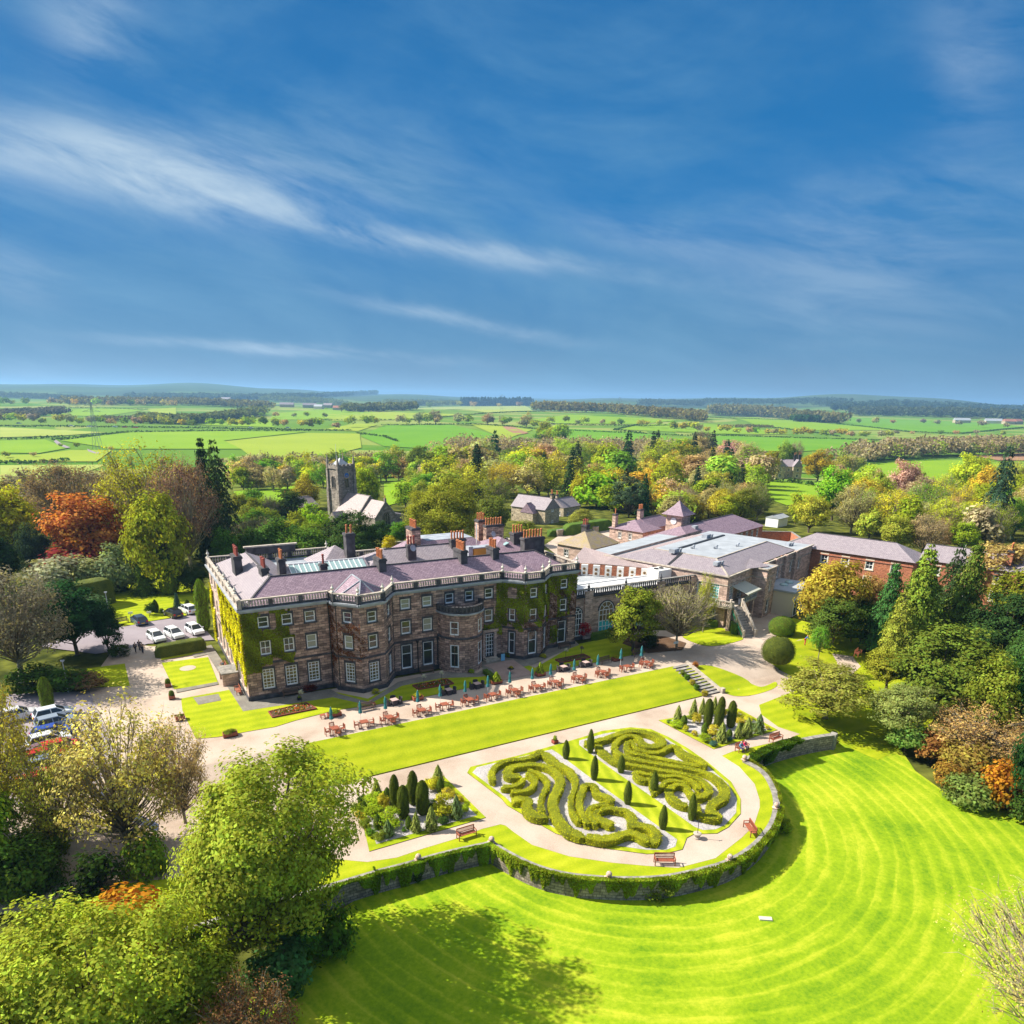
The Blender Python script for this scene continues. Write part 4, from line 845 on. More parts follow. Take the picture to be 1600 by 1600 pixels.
for x, y in [(22.9, 85.1), (25.3, 82.6), (28.6, 83.0), (31.0, 86.1), (47.3, 86.1), (49.7, 83.8), (52.5, 83.8), (55.1, 86.1), (60.0, 86.3), (60.0, 97), (12.2, 89.5), (12.2, 93.5), (12.2, 97.5), (12.2, 102.5), (12.2, 112.6), (18.6, 112.6), (24.2, 112.6), (29.8, 112.6)]: urn(man, x, y, zb_)
bp_ = MB(); bp_.box(17.6, 112.3, EV + 1.2, 24.9, 112.75, EV + 2.3, mi=0); bp_.box(17.3, 112.2, EV + 2.3, 25.2, 112.85, EV + 2.5, mi=1); part(bp_, 'raised_parapet', [M['dark'], M['trim']], man)
# roofs
rf = MB(); zr, ze = 14.15, EV + .3; fy0, fy1, ym = YF + .55, 95.6, 91.2
rf.poly([(12.7, fy0, ze), (XR - .5, fy0, ze), (XR - 4.7, ym, zr), (16.8, ym, zr)])                       # front slope, hips at both ends
rf.poly([(XR - .5, fy0, ze), (XR - .5, fy1, ze), (XR - 4.7, ym, zr)]); rf.poly([(XR - .5, fy1, ze), (20.6, fy1, ze), (16.8, ym, zr), (XR - 4.7, ym, zr)])
rf.poly([(12.7, 112, ze), (12.7, fy0, ze), (16.8, ym, zr), (16.8, 107.6, zr)], 1); rf.poly([(20.9, fy1, ze), (20.9, 112, ze), (16.8, 107.6, zr), (16.8, ym, zr)], 1); rf.poly([(20.9, 112, ze), (12.7, 112, ze), (16.8, 107.6, zr)], 1)
for a, b in (((16.8, ym, zr), (XR - 4.7, ym, zr)), ((16.8, ym, zr), (16.8, 107.6, zr)), ((16.8, ym, zr), (12.9, fy0 + .2, ze + .1)), ((XR - 4.7, ym, zr), (XR - .7, fy0 + .2, ze + .1))): ridge_tiles(rf, a, b, .22, 2)
ap = (26.6, 85.4, 13.9); bk = (26.6, 88.9, 13.9)                        # bay roof
fr_ = [(23.2, 85.6), (25.5, 83.0), (28.4, 83.4), (30.5, 86.6)]
for i in range(3): rf.poly([fr_[i] + (ze,), fr_[i + 1] + (ze,), ap])
rf.poly([(23.0, fy0 + .1, ze + .05), fr_[0] + (ze,), ap, bk]); rf.poly([fr_[3] + (ze,), (30.7, fy0 + .1, ze + .05), bk, ap]); ridge_tiles(rf, ap, bk, .16, 3)
for q in fr_: ridge_tiles(rf, ap, q + (ze,), .15, 3)
ridge_tiles(rf, bk, (23.0, fy0 + .1, ze + .05), .12, 3)
fl2 = [(49.9, 84.2), (52.3, 84.2)]; ap2 = (51.2, 87.4, 13.2)
rf.poly([(48.0, fy0, ze), fl2[0] + (ze,), ap2]); rf.poly([fl2[0] + (ze,), fl2[1] + (ze,), ap2]); rf.poly([fl2[1] + (ze,), (54.4, fy0, ze), ap2])
# second range behind
hip(rf, 30.6, 95.6, 50, 104, 12.4, 14.5, mi=1); ridge_tiles(rf, (34.8, 99.8, 14.5), (45.8, 99.8, 14.5), .2, 2)
hip(rf, 25.0, 99.5, 32.5, 108, 12.3, 14.9, mi=1)
rf.poly([(20.0, 98.6, 13.9), (31.4, 98.6, 13.9), (31.4, 103, 12.5), (20, 103, 12.5)][::-1], 1); rf.poly([(20.0, 98.6, 13.9), (31.4, 98.6, 13.9), (31.4, 95.7, 12.6), (20, 95.7, 12.6)], 1)
hip(rf, 50.2, 95.7, 59.4, 106, 12.4, 14.6, mi=0, ridge='y'); hip(rf, 43, 95.9, 50, 101, 12.3, 13.6, mi=0)
part(rf, 'roof', [M['slate'], M['slate2'], M['dark'], M['lead']], man)
ms = MB(); Z0, Z1 = 12.2, 14.3; A = [(39.5, 101), (54, 101), (54, 110.5), (39.5, 110.5)]; Bq = [(43.5, 104), (51.5, 104), (51.5, 108.8), (43.5, 108.8)]
for i in range(4): ms.poly([A[i] + (Z0,), A[(i + 1) % 4] + (Z0,), Bq[(i + 1) % 4] + (Z1,), Bq[i] + (Z1,)], 0 if i != 1 else 1)
ms.poly([q + (Z1 + .02,) for q in Bq], 1); ms.box(39.3, 100.9, 9, 54.2, 110.7, 12.15, mi=2)
for x, y in ((41.3, 102.6), (41.2, 105.5)): ms.obox((x, y, 13.1 if y > 104 else 13.05), (.35, 0, .3), (0, .8, .0), (-.03, 0, .05), 3)
part(ms, 'mansard_roof', [M['slate'], M['lead'], M['trim'], M['white']], man)
ft = MB(); ft.box(12.5, YF + .2, EV - .3, XR - .2, YB - 5.3, EV + .12); ft.box(12.5, YB - 5.4, EV - .3, 29.8, YB - .4, EV + .12); part(ft, 'lead_flat', [M['lead']], man)
# roof light: a long glazed strip
sk = MB(); n_ = 15
for i in range(n_):
    x0 = 20.6 + i * .70; sk.poly([(x0 + .05, 96.1, 12.86), (x0 + .65, 96.1, 12.86), (x0 + .65, 98.2, 13.80), (x0 + .05, 98.2, 13.80)], 0); sk.bar((x0, 96.1, 12.88), (x0, 98.3, 13.86), .1, .08, 1)
sk.bar((20.6, 96.05, 12.86), (31.1, 96.05, 12.86), .1, .1, 1); sk.bar((20.6, 98.3, 13.9), (31.1, 98.3, 13.9), .12, .1, 1); part(sk, 'roof_light', [M['sky'], M['white']], man)
sl_ = MB(); sl_.obox((54.6, 98.5, 13.9), (.4, 0, .18), (0, .45, 0), (-.03, 0, .06), 0); part(sl_, 'roof_window', [M['sky']], man)
for x, y, z0, zt, w, d, pots, pm in [(14.5, 101.3, 11.8, 15.2, 1.0, 2.6, (1, 5), 'potd'), (16.6, 94.0, 13, 14.9, .9, 2.3, (1, 4), 'potd'), (19.6, 97.6, 12, 15.0, .9, 1.5, (1, 3), 'pot'), (23.9, 92.4, 13, 14.9, .9, .8, (1, 1), 'potd'),
    (31.2, 91.2, 12.6, 15.3, 1.0, 2.4, (1, 4), 'pot'), (30.2, 101.3, 11.8, 17.0, 1.3, 1.4, (2, 1), 'pot'), (38.2, 97.4, 12.4, 15.4, 1.3, .8, (3, 1), 'potd'), (41.8, 105.5, 11, 16.4, 1.4, 2.6, (1, 6), 'pot'),
    (46.4, 99.0, 12.4, 15.3, 2.4, .9, (5, 1), 'pot'), (43.2, 91.2, 12.8, 15.4, 1.0, 2.6, (1, 6), 'pot'), (48.4, 91.2, 12.8, 15.3, 1.0, 2.2, (1, 4), 'pot'), (57.0, 112.0, 9, 15.6, 1.5, 1.5, (2, 2), 'pot'), (58.3, 109.6, 9, 15.0, 3.4, 1.2, (7, 1), 'pot'),
    (57.0, 99.0, 11.4, 15.5, 2.0, 1.4, (4, 1), 'pot'), (57.4, 94.9, 11.4, 15.4, 3.6, 1.3, (7, 1), 'pot')]: chimney(man, x, y, z0, zt, w, d, pots, 0, pm, 'stone' if y > 104 else 'dark')
ob = MB(); ob.box(46.8, 94.0, 12.5, 49.9, 95.4, 14.6, mi=0); ob.box(46.6, 93.9, 14.6, 50.1, 95.5, 14.75, mi=1); ob.box(46.0, 94.2, 12.5, 46.7, 95.2, 14.9, mi=1); part(ob, 'ochre_roof_hut', [M['orange'], M['lead']], man)
ma = MB(); ma.tube([(49.0, 97.6, 13), (49.0, 97.6, 17.6)], .07, 6); part(ma, 'roof_mast', [M['white']], man)
for x, y, z, q in ((54.9, 103.9, 14.6, 1), (38.0, 96.9, 15.0, 0)):
    dsh = MB(); dsh.lathe((0, 0, 0), [(.02, 0), (.3, .05), (.5, .16), (.5, .17), (.3, .07)], 12); R_ = Euler((1.25, 0, .3)).to_matrix(); dsh.v = [tuple(R_ @ Vector(v) + Vector((x, y - .5, z))) for v in dsh.v]; part(dsh, 'satellite_dish', [M['lead']], man)
for x, y in ((22.5, YF - .1), (23.05, 84.75), (30.9, YF - .15), (34.3, YF - .1), (37.25, YF - .1)): pipe(man, x, y, 0, EV - .1 if x != 34.3 and x != 37.25 else 4.6)
st_ = MB(); st_.box(44.2, 84.9, 0, 46.5, YF - .02, .22); st_.box(44.4, 85.3, .22, 46.3, YF - .02, .4); st_.box(44.2, YF - .25, .2, 44.6, YF - .01, 4.2, mi=1); st_.box(46.0, YF - .25, .2, 46.4, YF - .01, 4.2, mi=1); st_.box(44.0, YF - .35, 4.2, 46.6, YF - .01, 4.55, mi=1); part(st_, 'doorcase', [M['trim'], M['stone2']], man)
pc = MB(); pc.box(10.0, 92.6, 0, 12.0, 92.9, 1.6, mi=0); pc.box(10.0, 95.4, 0, 12.0, 95.7, 1.6, mi=0); pc.box(9.9, 92.5, 1.6, 12.0, 95.8, 1.75, mi=1); pc.box(10.9, 92.9, 0, 12.0, 95.4, 1.5, mi=2); part(pc, 'side_porch', [M['stone2'], M['cap'], M['iron']], man)

# ivy and creepers
def creeper(name, label, faces, n, size, color, seed=0, off=.16, mask=None, cat='climbing plant'):
    """leaves on wall rectangles: faces = (p0, p1, z0, z1, weight); mask(face index, s, z) -> keep"""
    rs = np.random.RandomState(seed); C, Nn = [], []; tot = sum(f[4] for f in faces)
    for k, (p0, p1, z0, z1, wgt) in enumerate(faces):
        a, b = np.array(p0 + (0,), float), np.array(p1 + (0,), float); L_ = np.linalg.norm(b - a); t = (b - a) / L_; nn = np.array([t[1], -t[0], 0]); m = int(n * wgt / tot)
        s = rs.uniform(0, L_, m); z = rs.uniform(z0, z1, m)
        keep = np.array([mask(k, u, v) for u, v in zip(s, z)]) if mask else np.ones(m, bool); s, z = s[keep], z[keep]; m = len(s)
        o = rs.uniform(.02, off, m) + .08 * np.sin(s * 1.9 + k) * np.sin(z * 1.3)
        C.append(a + t * s[:, None] + nn * np.abs(o)[:, None] + np.array([0, 0, 1]) * z[:, None]); Nn.append(nn + rs.normal(size=(m, 3)) * .5 + np.array([0, 0, .35]))
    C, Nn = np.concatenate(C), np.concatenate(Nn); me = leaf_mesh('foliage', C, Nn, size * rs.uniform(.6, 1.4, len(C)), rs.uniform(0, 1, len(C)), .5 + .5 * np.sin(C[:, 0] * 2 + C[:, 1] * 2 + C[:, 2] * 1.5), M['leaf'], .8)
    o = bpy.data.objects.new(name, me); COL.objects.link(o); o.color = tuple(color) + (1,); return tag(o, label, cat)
def nz(a, b, s=1.0): return math.sin(a * 1.7 * s + 1) + math.sin(b * 2.3 * s + a) + math.sin((a + b) * 3.1 * s)
WINW = [(c, .62) for c in [2.3 + k * 3.15 for k in range(8)]]
def free(s, z, cols, wz=.6):
    for c, w in cols:
        if abs(s - c) < w and (fz[0] - .1 < z < fz[1] + .1 or sz[0] - .1 < z < sz[1] + .1 or z < 4.3): return False
    return True
def m_west(k, s, z):
    y = (YB - .2) - s if False else s                   # s runs from the back corner to the front corner
    if not free(s, z, WINW): return False
    if s < 9.8: return s < 2.6 and z < 8.2 + .5 * nz(s, z)
    lim = 4.3 + .5 * nz(s, 0) - (2.4 if abs(s - 19.2) < .6 or s > 25.6 else 0) - (s - 9.8) * .03
    return z > lim and z < EV - .35
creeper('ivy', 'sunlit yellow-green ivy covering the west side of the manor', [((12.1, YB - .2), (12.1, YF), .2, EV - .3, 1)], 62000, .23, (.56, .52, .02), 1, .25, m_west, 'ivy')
def m_front(k, s, z):
    if not free(s, z, [(2.5, .7), (5.3, .7), (8.1, .7)]): return False
    if z > 10.9: return s < 5.7 and nz(s * 2, z) > -1.2 and not (2.0 < s < 3.3)
    return (s < 1.5 + .3 * nz(z, s) and z > 3.6) or (s < 2.2 and z > 4.2 + .4 * nz(s, z)) or (2.0 < s < 5.6 + .3 * nz(z, 1) and 4.6 + .4 * nz(s, z) < z < 8.6 + .3 * nz(s, 2)) or (4.0 < s < 5.4 and 8 < z < 11)
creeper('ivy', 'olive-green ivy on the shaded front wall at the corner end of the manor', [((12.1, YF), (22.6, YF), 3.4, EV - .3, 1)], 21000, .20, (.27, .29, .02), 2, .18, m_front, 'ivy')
creeper('creeper', 'bare russet creeper stems spread over the front of the canted bay', [(BAY1[1], BAY1[2], 4.2, 9.2, 1), ((22.6, YF), BAY1[1], 3.0, 11, .6), (BAY1[2], BAY1[3], 4.5, 7.5, .3)], 4200, .13, (.22, .075, .03), 3, .06, lambda k, s, z: nz(s * 2, z * 2) > -.6 and not (k == 0 and abs(s - 1.75) < .7 and (fz[0] - .1 < z < fz[1] + .1)) and not (k == 2 and s > 1.0))
def m_bay(k, s, z):
    if k == 0: return (s > 15.4 - .5 * smooth((9 - z) / 4) and z > 3.9 + .3 * nz(s, z)) or (13.2 < s and 4.4 < z < 5.2 + .2 * nz(s, z))
    c = {1: 1.55, 2: 1.45, 3: 1.7, 4: 2.6}[k]
    if abs(s - c) < .68 and (fz[0] - .1 < z < fz[1] + .1 or sz[0] - .1 < z < sz[1] + .1): return False
    if k in (1, 2, 3): return z > (4.5 + .7 * (k > 1)) + .5 * nz(s, z * .6) and (z > 6.8 or nz(s * 1.5, z) > (-.9, -.9, -.3)[k - 1])
    return z > 8.3 + .3 * nz(s, z) or (abs(s - 2.6) < 1.15 and 4.9 < z < 8.2 and nz(s * 2, z) > -1.6) or (s < 1.6 and .9 < z < 3.6 and s > .35)
BF = [((31.0, YF), (47.3, YF), 3.5, EV - .3, 2.2), (BAY2[0], BAY2[1], 3, EV - .3, .55), (BAY2[1], BAY2[2], 3, EV - .3, .5), (BAY2[2], BAY2[3], 3, EV - .3, .6), (BAY2[3], (XR, YF), .5, EV - .3, .8)]
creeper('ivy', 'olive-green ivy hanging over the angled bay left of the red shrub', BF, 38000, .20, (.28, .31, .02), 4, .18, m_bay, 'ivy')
creeper('creeper', 'brown leafless creeper clinging to the manor\'s right end wall', [(BAY2[2], BAY2[3], .3, 8, .5), (BAY2[3], (XR, YF), 1.5, 9, 1), (BAY2[1], BAY2[2], 4, 6.5, .2)], 9000, .12, (.17, .075, .04), 5, .07, lambda k, s, z: not (k == 1 and abs(s - 2.6) < .72 and (z < 4.2 or 5.5 < z < 7.6)) and nz(s * 3, z * 2) > -1.0 and not (k == 0 and abs(s - 1.7) < .75) and not (k == 1 and s > 3.6 and z < 5))
# ---------------------------------------------------------------- link wing with arched windows
lw = root('link_wing', 'single-storey stone wing with arched windows and white metal roof, right of the manor', 'link wing', (73, 92, 0))
X0, X1, YL, ZL = 60.15, 85.4, 87.7, 7.0
m_ = MB(); wall(m_, (X0, YL), (X1, YL), 0, ZL, []); wall(m_, (X0, 99), (X0, YL), 0, ZL, []); m_.box(X0, YL - .12, 0, X1, YL, .5, mi=1)
for x in (63.4, 70.6, 77.8, 85.0): m_.box(x - .75, YL - .35, 0, x + .75, YL, 7.75)
part(m_, 'wall', [M['stone2'], M['dark']], lw)
c_ = MB(); c_.box(X0, YL - .3, ZL - .25, X1, YL + .25, ZL); c_.box(X0, YL - .2, ZL + .95, X1, YL + .3, ZL + 1.1, mi=1); n_ = int((X1 - X0) / .42)
for i in range(n_):
    x = X0 + .2 + i * .42
    if min(abs(x - q) for q in (63.4, 70.6, 77.8, 85.0)) > .7: c_.box(x - .08, YL - .08, ZL, x + .08, YL + .1, ZL + .95)
c_.box(X0, YL + .02, ZL, X1, YL + .3, ZL + .22); part(c_, 'parapet', [M['dark'], M['cap']], lw)
for x in (63.4, 70.6, 77.8): urn(lw, x, YL - .05, 7.75, 1.3, 'dark')
def arched(bld, xc, y, w, z0, zs, glasses=('glassb', 'glassy')):
    r = w / 2; fr = MB(); n = 14; A = [(xc + r * math.cos(math.pi * i / n), zs + r * math.sin(math.pi * i / n)) for i in range(n + 1)]
    for i in range(n): fr.bar((A[i][0], y - .07, A[i][1]), (A[i + 1][0], y - .07, A[i + 1][1]), .12, .1)
    for q in (xc - r, xc + r): fr.bar((q, y - .07, z0), (q, y - .07, zs), .12, .1)
    for f in (.27, .5, .73): fr.bar((xc - r + w * f, y - .06, z0), (xc - r + w * f, y - .06, zs), .08, .08)
    for h in (z0, z0 + (zs - z0) * .25, z0 + (zs - z0) * .5, z0 + (zs - z0) * .78, zs): fr.bar((xc - r, y - .06, h), (xc + r, y - .06, h), .1 if h == zs else .06, .08)
    for a in (.25, .5, .75): fr.bar((xc + .35 * r * math.cos(math.pi * a), y - .06, zs + .35 * r * math.sin(math.pi * a)), (xc + r * math.cos(math.pi * a), y - .06, zs + r * math.sin(math.pi * a)), .06, .08)
    B = [(xc + r * .42 * math.cos(math.pi * i / 8), zs + r * .42 * math.sin(math.pi * i / 8)) for i in range(9)]
    for i in range(8): fr.bar((B[i][0], y - .06, B[i][1]), (B[i + 1][0], y - .06, B[i + 1][1]), .06, .08)
    o = part(fr, 'window', [M['white']], bld); g = MB(); zm = z0 + (zs - z0) * .52
    g.poly([(xc - r, y - .03, z0), (xc + r, y - .03, z0), (xc + r, y - .03, zm), (xc - r, y - .03, zm)], 0); g.poly([(xc - r, y - .03, zm), (xc + r, y - .03, zm)] + [(a, y - .03, b) for a, b in A], 1)
    part(g, 'pane', [M[q] for q in glasses], o); s = MB()
    for i in range(n): s.bar((xc + (A[i][0] - xc) * 1.12, y - .06, zs + (A[i][1] - zs) * 1.12), (xc + (A[i + 1][0] - xc) * 1.12, y - .06, zs + (A[i + 1][1] - zs) * 1.12), .22, .13)
    part(s, 'surround', [M['dark']], o)
for x, g in ((61.3, ('glass', 'glass')), (67.0, ('glassb', 'glassy')), (74.2, ('glassb', 'glass')), (81.4, ('glass', 'glass'))): arched(lw, x, YL, 2.7 if x > 62 else 1.9, .7, 4.3, g)
r_ = MB(); r_.box(X0, YL + .3, 5.8, X1 - .3, 104, 6.0, mi=1); w0 = 61.2
for i in range(22):
    x = w0 + i * .88; r_.poly([(x, 89.2, 6.3), (x + .84, 89.2, 6.3), (x + .84, 93.4, 7.15), (x, 93.4, 7.15)], 0); r_.poly([(x + .84, 97.8, 6.2), (x, 97.8, 6.2), (x, 93.4, 7.15), (x + .84, 93.4, 7.15)], 0); r_.box(x + .84, 89.2, 6.2, x + .88, 97.8, 6.32, mi=2)
    r_.bar((x, 91.0, 6.75), (x + .6, 91.0, 6.75), .1, .06, 3)
r_.bar((w0, 93.4, 7.2), (w0 + 19.4, 93.4, 7.2), .2, .1, 0); part(r_, 'roof', [M['metalroof'], M['flat'], M['lead'], M['iron']], lw)
b_ = MB(); b_.box(60.5, 103.2, 0, 72, 103.6, 7.4); b_.box(60.4, 103.1, 7.4, 72.1, 103.7, 7.55, mi=1); b_.box(72, 103.3, 0, 76, 103.6, 7.0); part(b_, 'back_wall', [M['redbrick'], M['cap']], lw)
for i in range(7):
    t = 1 - i / 6; (x, y) = (lambda T_: T_((-1.75 - 5.6 * t, 14.6 + 11.4 * t)))(rotT(87.3, 82.1, math.radians(20))); a = (math.radians(20) + math.atan2(-13, 6.2)) / .6
    ac = root('air_conditioning_unit', 'boxy cream air-conditioning unit with two stacked fans, %s in the row' % order(i, 7), 'air conditioner', (x, y, 6.0), 'air-conditioning units in a row on the link wing roof')
    q = MB(); q.box(x - .58, y - .35, 6.05, x + .58, y + .35, 7.95, a * .6, (x, y)); part(q, 'casing', [M['acw']], ac)
    ca, sa = math.cos(a * .6), math.sin(a * .6)
    for h in (6.5, 7.25):
        q = MB(); q.tube([(x + sa * .355, y - ca * .355, h), (x + sa * .38, y - ca * .38, h)], .27, 12); q.tube([(x + sa * .38, y - ca * .38, h), (x + sa * .39, y - ca * .39, h)], .12, 8, 1); part(q, 'fan_grille', [M['coil'], M['iron']], ac)
hv = root('ventilation_plant', 'large white ventilation box with a rusty coil side, on the link wing roof', 'ventilation unit', (82, 92.2, 6.0)); q = MB(); q.box(80.2, 91.4, 6.2, 83.4, 94, 8.4, .1); part(q, 'casing', [M['acw']], hv)
q = MB(); [q.box(83.42, 91.7 + k * .55, 6.5, 83.46, 92.15 + k * .55, 8.1, .1, (81.8, 92.7)) for k in range(4)]; part(q, 'coil', [M['coil']], hv)
q = MB(); [q.lathe((81 + k * 1.1, 92.7, 8.4), [(.38, 0), (.42, .15), (.30, .16)], 12) for k in range(2)]; part(q, 'fan_cowl', [M['iron']], hv)

# ---------------------------------------------------------------- conference house (turned 20 degrees)
A20 = math.radians(20); T = rotT(87.3, 82.1, A20); cf = root('conference_house', 'pink stone wing with balcony, outside stairs and broad shallow grey roof', 'building wing', (100, 92, 0))
m_ = MB(); E = 8.6; cw = [(T((0, 24)), T((0, 0)), [(11, 12, 4.6, 7.0, 'cross', 'glass'), (17.0, 17.9, 4.5, 7.1, 'door', 'glass'), (18.6, 19.5, 4.5, 7.1, 'door', 'glass'), (21.0, 22.6, 4.1, 7.2, 'door', 'glassb'), (19.4, 20.4, .9, 2.9, 'cross', 'glass'), (21.3, 22.3, .9, 2.9, 'cross', 'glass')]),
    (T((0, 0)), T((9.8, 0)), [(1.0, 2.6, 4.1, 6.9, 'door', 'glass'), (4.2, 6.2, 4.1, 6.9, 'door', 'glass')]), (T((9.8, 0)), T((9.8, -2.6)), []),
    (T((9.8, -2.6)), T((13.9, -2.6)), [(1.6, 2.4, 4.6, 6.2, 'cross', 'glass'), (1.3, 2.5, .6, 3.0, 'sash', 'glass')]), (T((13.9, -2.6)), T((13.9, -.3)), []),
    (T((13.9, -.3)), T((38.4, -.3)), [(x, x + 1.0, 4.9, 6.9, 'sash', 'glass') for x in (2.2, 6.6, 9.0, 13.2, 17.5)]), (T((38.4, 24)), T((0, 24)), [])]
for a, b, w in cw:
    wall(m_, a, b, 0, E, [x[:4] for x in w], .2)
    for x in w: window(cf, a, b, *x[:4], x[4], x[5], 'stone2' and None if x[4] == 'door' else 'trim', d=.2, name='door' if x[4] == 'door' else 'window')
for x in (13.9, 18.4, 23.4, 28.4): q = T((x + .4, -.5)); m_.box(q[0] - .45, q[1] - .3, 0, q[0] + .45, q[1] + .3, E + .25, A20, q)
part(m_, 'wall', [M['stone2']], cf)
par = MB(); pts_ = [T((0, 24)), T((0, 0)), T((9.8, 0)), T((9.8, -2.6)), T((13.9, -2.6)), T((13.9, -.3)), T((38.4, -.3))]
follow(par, pts_, E, E + .2, .28); follow(par, pts_, E - 1.5, E - 1.35, .08); follow(par, pts_[3:], E - 1.2, E - .5, .05, 1); part(par, 'parapet', [M['trim'], M['stone2']], cf)
r_ = MB(); z1 = 10.2; e0 = E + .15; Q = lambda x, y, z: T((x, y, z))
r_.poly([Q(.2, .2, e0), Q(30, .2, e0), Q(27, 4.8, z1), Q(5, 4.8, z1)]); r_.poly([Q(.2, 22, e0), Q(.2, .2, e0), Q(5, 4.8, z1), Q(5, 17, z1)], 0); r_.poly([Q(30, .2, e0), Q(30, 22, e0), Q(27, 17, z1), Q(27, 4.8, z1)])
r_.poly([Q(30, 22, e0), Q(.2, 22, e0), Q(5, 17, z1), Q(27, 17, z1)], 2); r_.poly([Q(5, 4.8, z1), Q(27, 4.8, z1), Q(27, 17, z1), Q(5, 17, z1)], 1)
for a, b in ((Q(.2, .2, e0), Q(5, 4.8, z1)), (Q(5, 4.8, z1), Q(27, 4.8, z1)), (Q(5, 4.8, z1), Q(5, 17, z1)), (Q(27, 4.8, z1), Q(30, .2, e0))): ridge_tiles(r_, a, b, .25, 3)
a, b = Q(6.5, 13.6, z1), Q(27, 13.6, z1); r_.bar(a, b, .5, .35, 4); a, b = Q(.4, 11.3, e0 + .05), Q(5, 11.3, z1 + .05); r_.bar(a, b, .5, .12, 4)
r_.poly([Q(30, -.1, E + .04), Q(38.4, -.1, E + .04), Q(38.4, 22, E + .04), Q(30, 22, E + .04)], 1); r_.poly([Q(10.0, -2.4, E + .12), Q(13.7, -2.4, E + .12), Q(13.7, -.1, E + .12), Q(10.0, -.1, E + .12)], 1)
r_.poly([Q(7.0, .25, e0 + .05), Q(11.9, -2.2, e0 + .15), Q(11.9, 1.6, e0 + .95)]); r_.poly([Q(11.9, -2.2, e0 + .15), Q(13.7, .25, e0 + .05), Q(11.9, 1.6, e0 + .95)])
r_.poly([Q(-.6, 14, 7.9), Q(.3, 14, 8.7), Q(.3, 22, 8.8), Q(-4.2, 22, 8.0)], 2); r_.poly([Q(-4.2, 22, 8.0), Q(.3, 22, 8.8), Q(3, 31, 8.8), Q(-6.8, 27, 7.9)], 2); r_.poly([Q(.2, 22.2, 8.2), Q(30, 22.2, 8.2), Q(30, 30, 8.0), Q(.2, 30, 8.0)], 1)
part(r_, 'roof', [M['slate2'], M['flat'], M['tile'], M['trim'], M['iron']], cf)
m_ = MB(); wall(m_, T((-6.8, 27)), T((-.6, 14)), 0, 7.9); part(m_, 'rear_wall', [M['redbrick']], cf)
for x, y, z, s in ((3.0, 3.6, 9.6, .7), (4.6, 12.6, 10.2, .9), (22, 15, 10.2, .9), (13, 9, 10.2, .25), (18, 7, 10.2, .2), (10, 12, 10.2, .2), (34, 3, 8.6, .7)):
    q = MB(); c = T((x, y)); q.box(c[0] - s, c[1] - s * .6, z, c[0] + s, c[1] + s * .6, z + .25 + s * .5, A20, c); q.lathe((c[0] + s * 1.4, c[1] - .3, z), [(.16, 0), (.16, .5), (.26, .52), (.2, .7)], 8); part(q, 'roof_vent', [M['lead']], cf)
# balcony, awning, stairs
d_ = MB(); d_.prism([T(p) for p in [(-1.6, 4.4), (-1.6, -1.8), (8.2, -1.8), (8.2, 0), (-.02, 0), (-.02, 4.4)]], 3.75, 4.0, bot=True)
for x, y in ((-1.2, -1.4), (-1.2, 3.6), (7.6, -1.4), (3.4, -1.4)): c = T((x, y)); d_.box(c[0] - .3, c[1] - .3, 0, c[0] + .3, c[1] + .3, 3.75, A20, c, 1)
part(d_, 'balcony', [M['trim'], M['stone2']], cf)
q = MB(); balustrade(q, [T((-1.5, 4.4)), T((-1.5, -1.7)), T((-1.0, -1.7))], 4.0, h=1.0, pier=.28, bay=2.0, mi=(0, 0, 0)); balustrade(q, [T((1.6, -1.7)), T((8.1, -1.7))], 4.0, h=1.0, pier=.28, bay=2.2, mi=(1, 1, 1)); part(q, 'balcony_balustrade', [M['trim'], M['lead']], cf)
q = MB(); P0, P1, P2, P3_ = Q(1.7, 0, 6.75), Q(7.0, 0, 6.75), Q(6.4, -3.2, 6.0), Q(1.1, -3.2, 6.0)
q.rings([[P0, P1, P2, P3_], [tuple(Vector(v) + Vector((0, 0, .06))) for v in (P0, P1, P2, P3_)]]); q.bar(P3_, P2, .1, .25); part(q, 'awning', [M['awn']], cf)
q = MB(); sA, sB = Vector(T((.3, -1.8)) + (4.0,)), Vector(T((-1.9, -5.4)) + (0.0,)); hd = Vector((sB.x - sA.x, sB.y - sA.y, 0)); run = hd.length; t = hd / run; n = Vector((t.y, -t.x, 0)); N2 = 24
for i in range(N2): c = sA + t * (run * (i + .5) / N2); zt = 4.0 * (1 - (i + 1) / N2); q.obox((c.x, c.y, zt / 2), t * (run / N2 / 2 + .01), n * 1.0, Vector((0, 0, zt / 2 + .005)), i % 2)
part(q, 'stair', [M['cap'], M['trim']], cf)
for s in (-1, 1):
    q = MB(); o = n * s * 1.12; up = Vector((0, 0, 1)); q.bar(sA + o + up * .08, sB + o + up * .08, .25, .25, 1 if s == 1 else 0); q.bar(sA + o + up * 1.0, sB + o + up * 1.0, .26, .14)
    for i in range(22): c = sA.lerp(sB, (i + .5) / 22) + o; q.obox(c + up * .55, t * .06, n * .06, up * .42)
    for f in (0, .5, 1): c = sA.lerp(sB, f) + o; q.obox(c + up * .55, t * .17, n * .17, up * .68)
    part(q, 'stair_balustrade', [M['trim'], M['greenp']], cf)
q = MB(); c = [T(p) for p in ((13.9, -6.2), (22.5, -6.2), (22.5, -.35), (13.9, -.35))]; q.prism(c, 0, 4.3, 0); q.prism([T(p) for p in ((13.7, -6.5), (22.8, -6.5), (22.8, -.4), (13.7, -.4))], 4.3, 4.6, 1)
part(q, 'entrance_block', [M['cream'], M['flat']], cf)
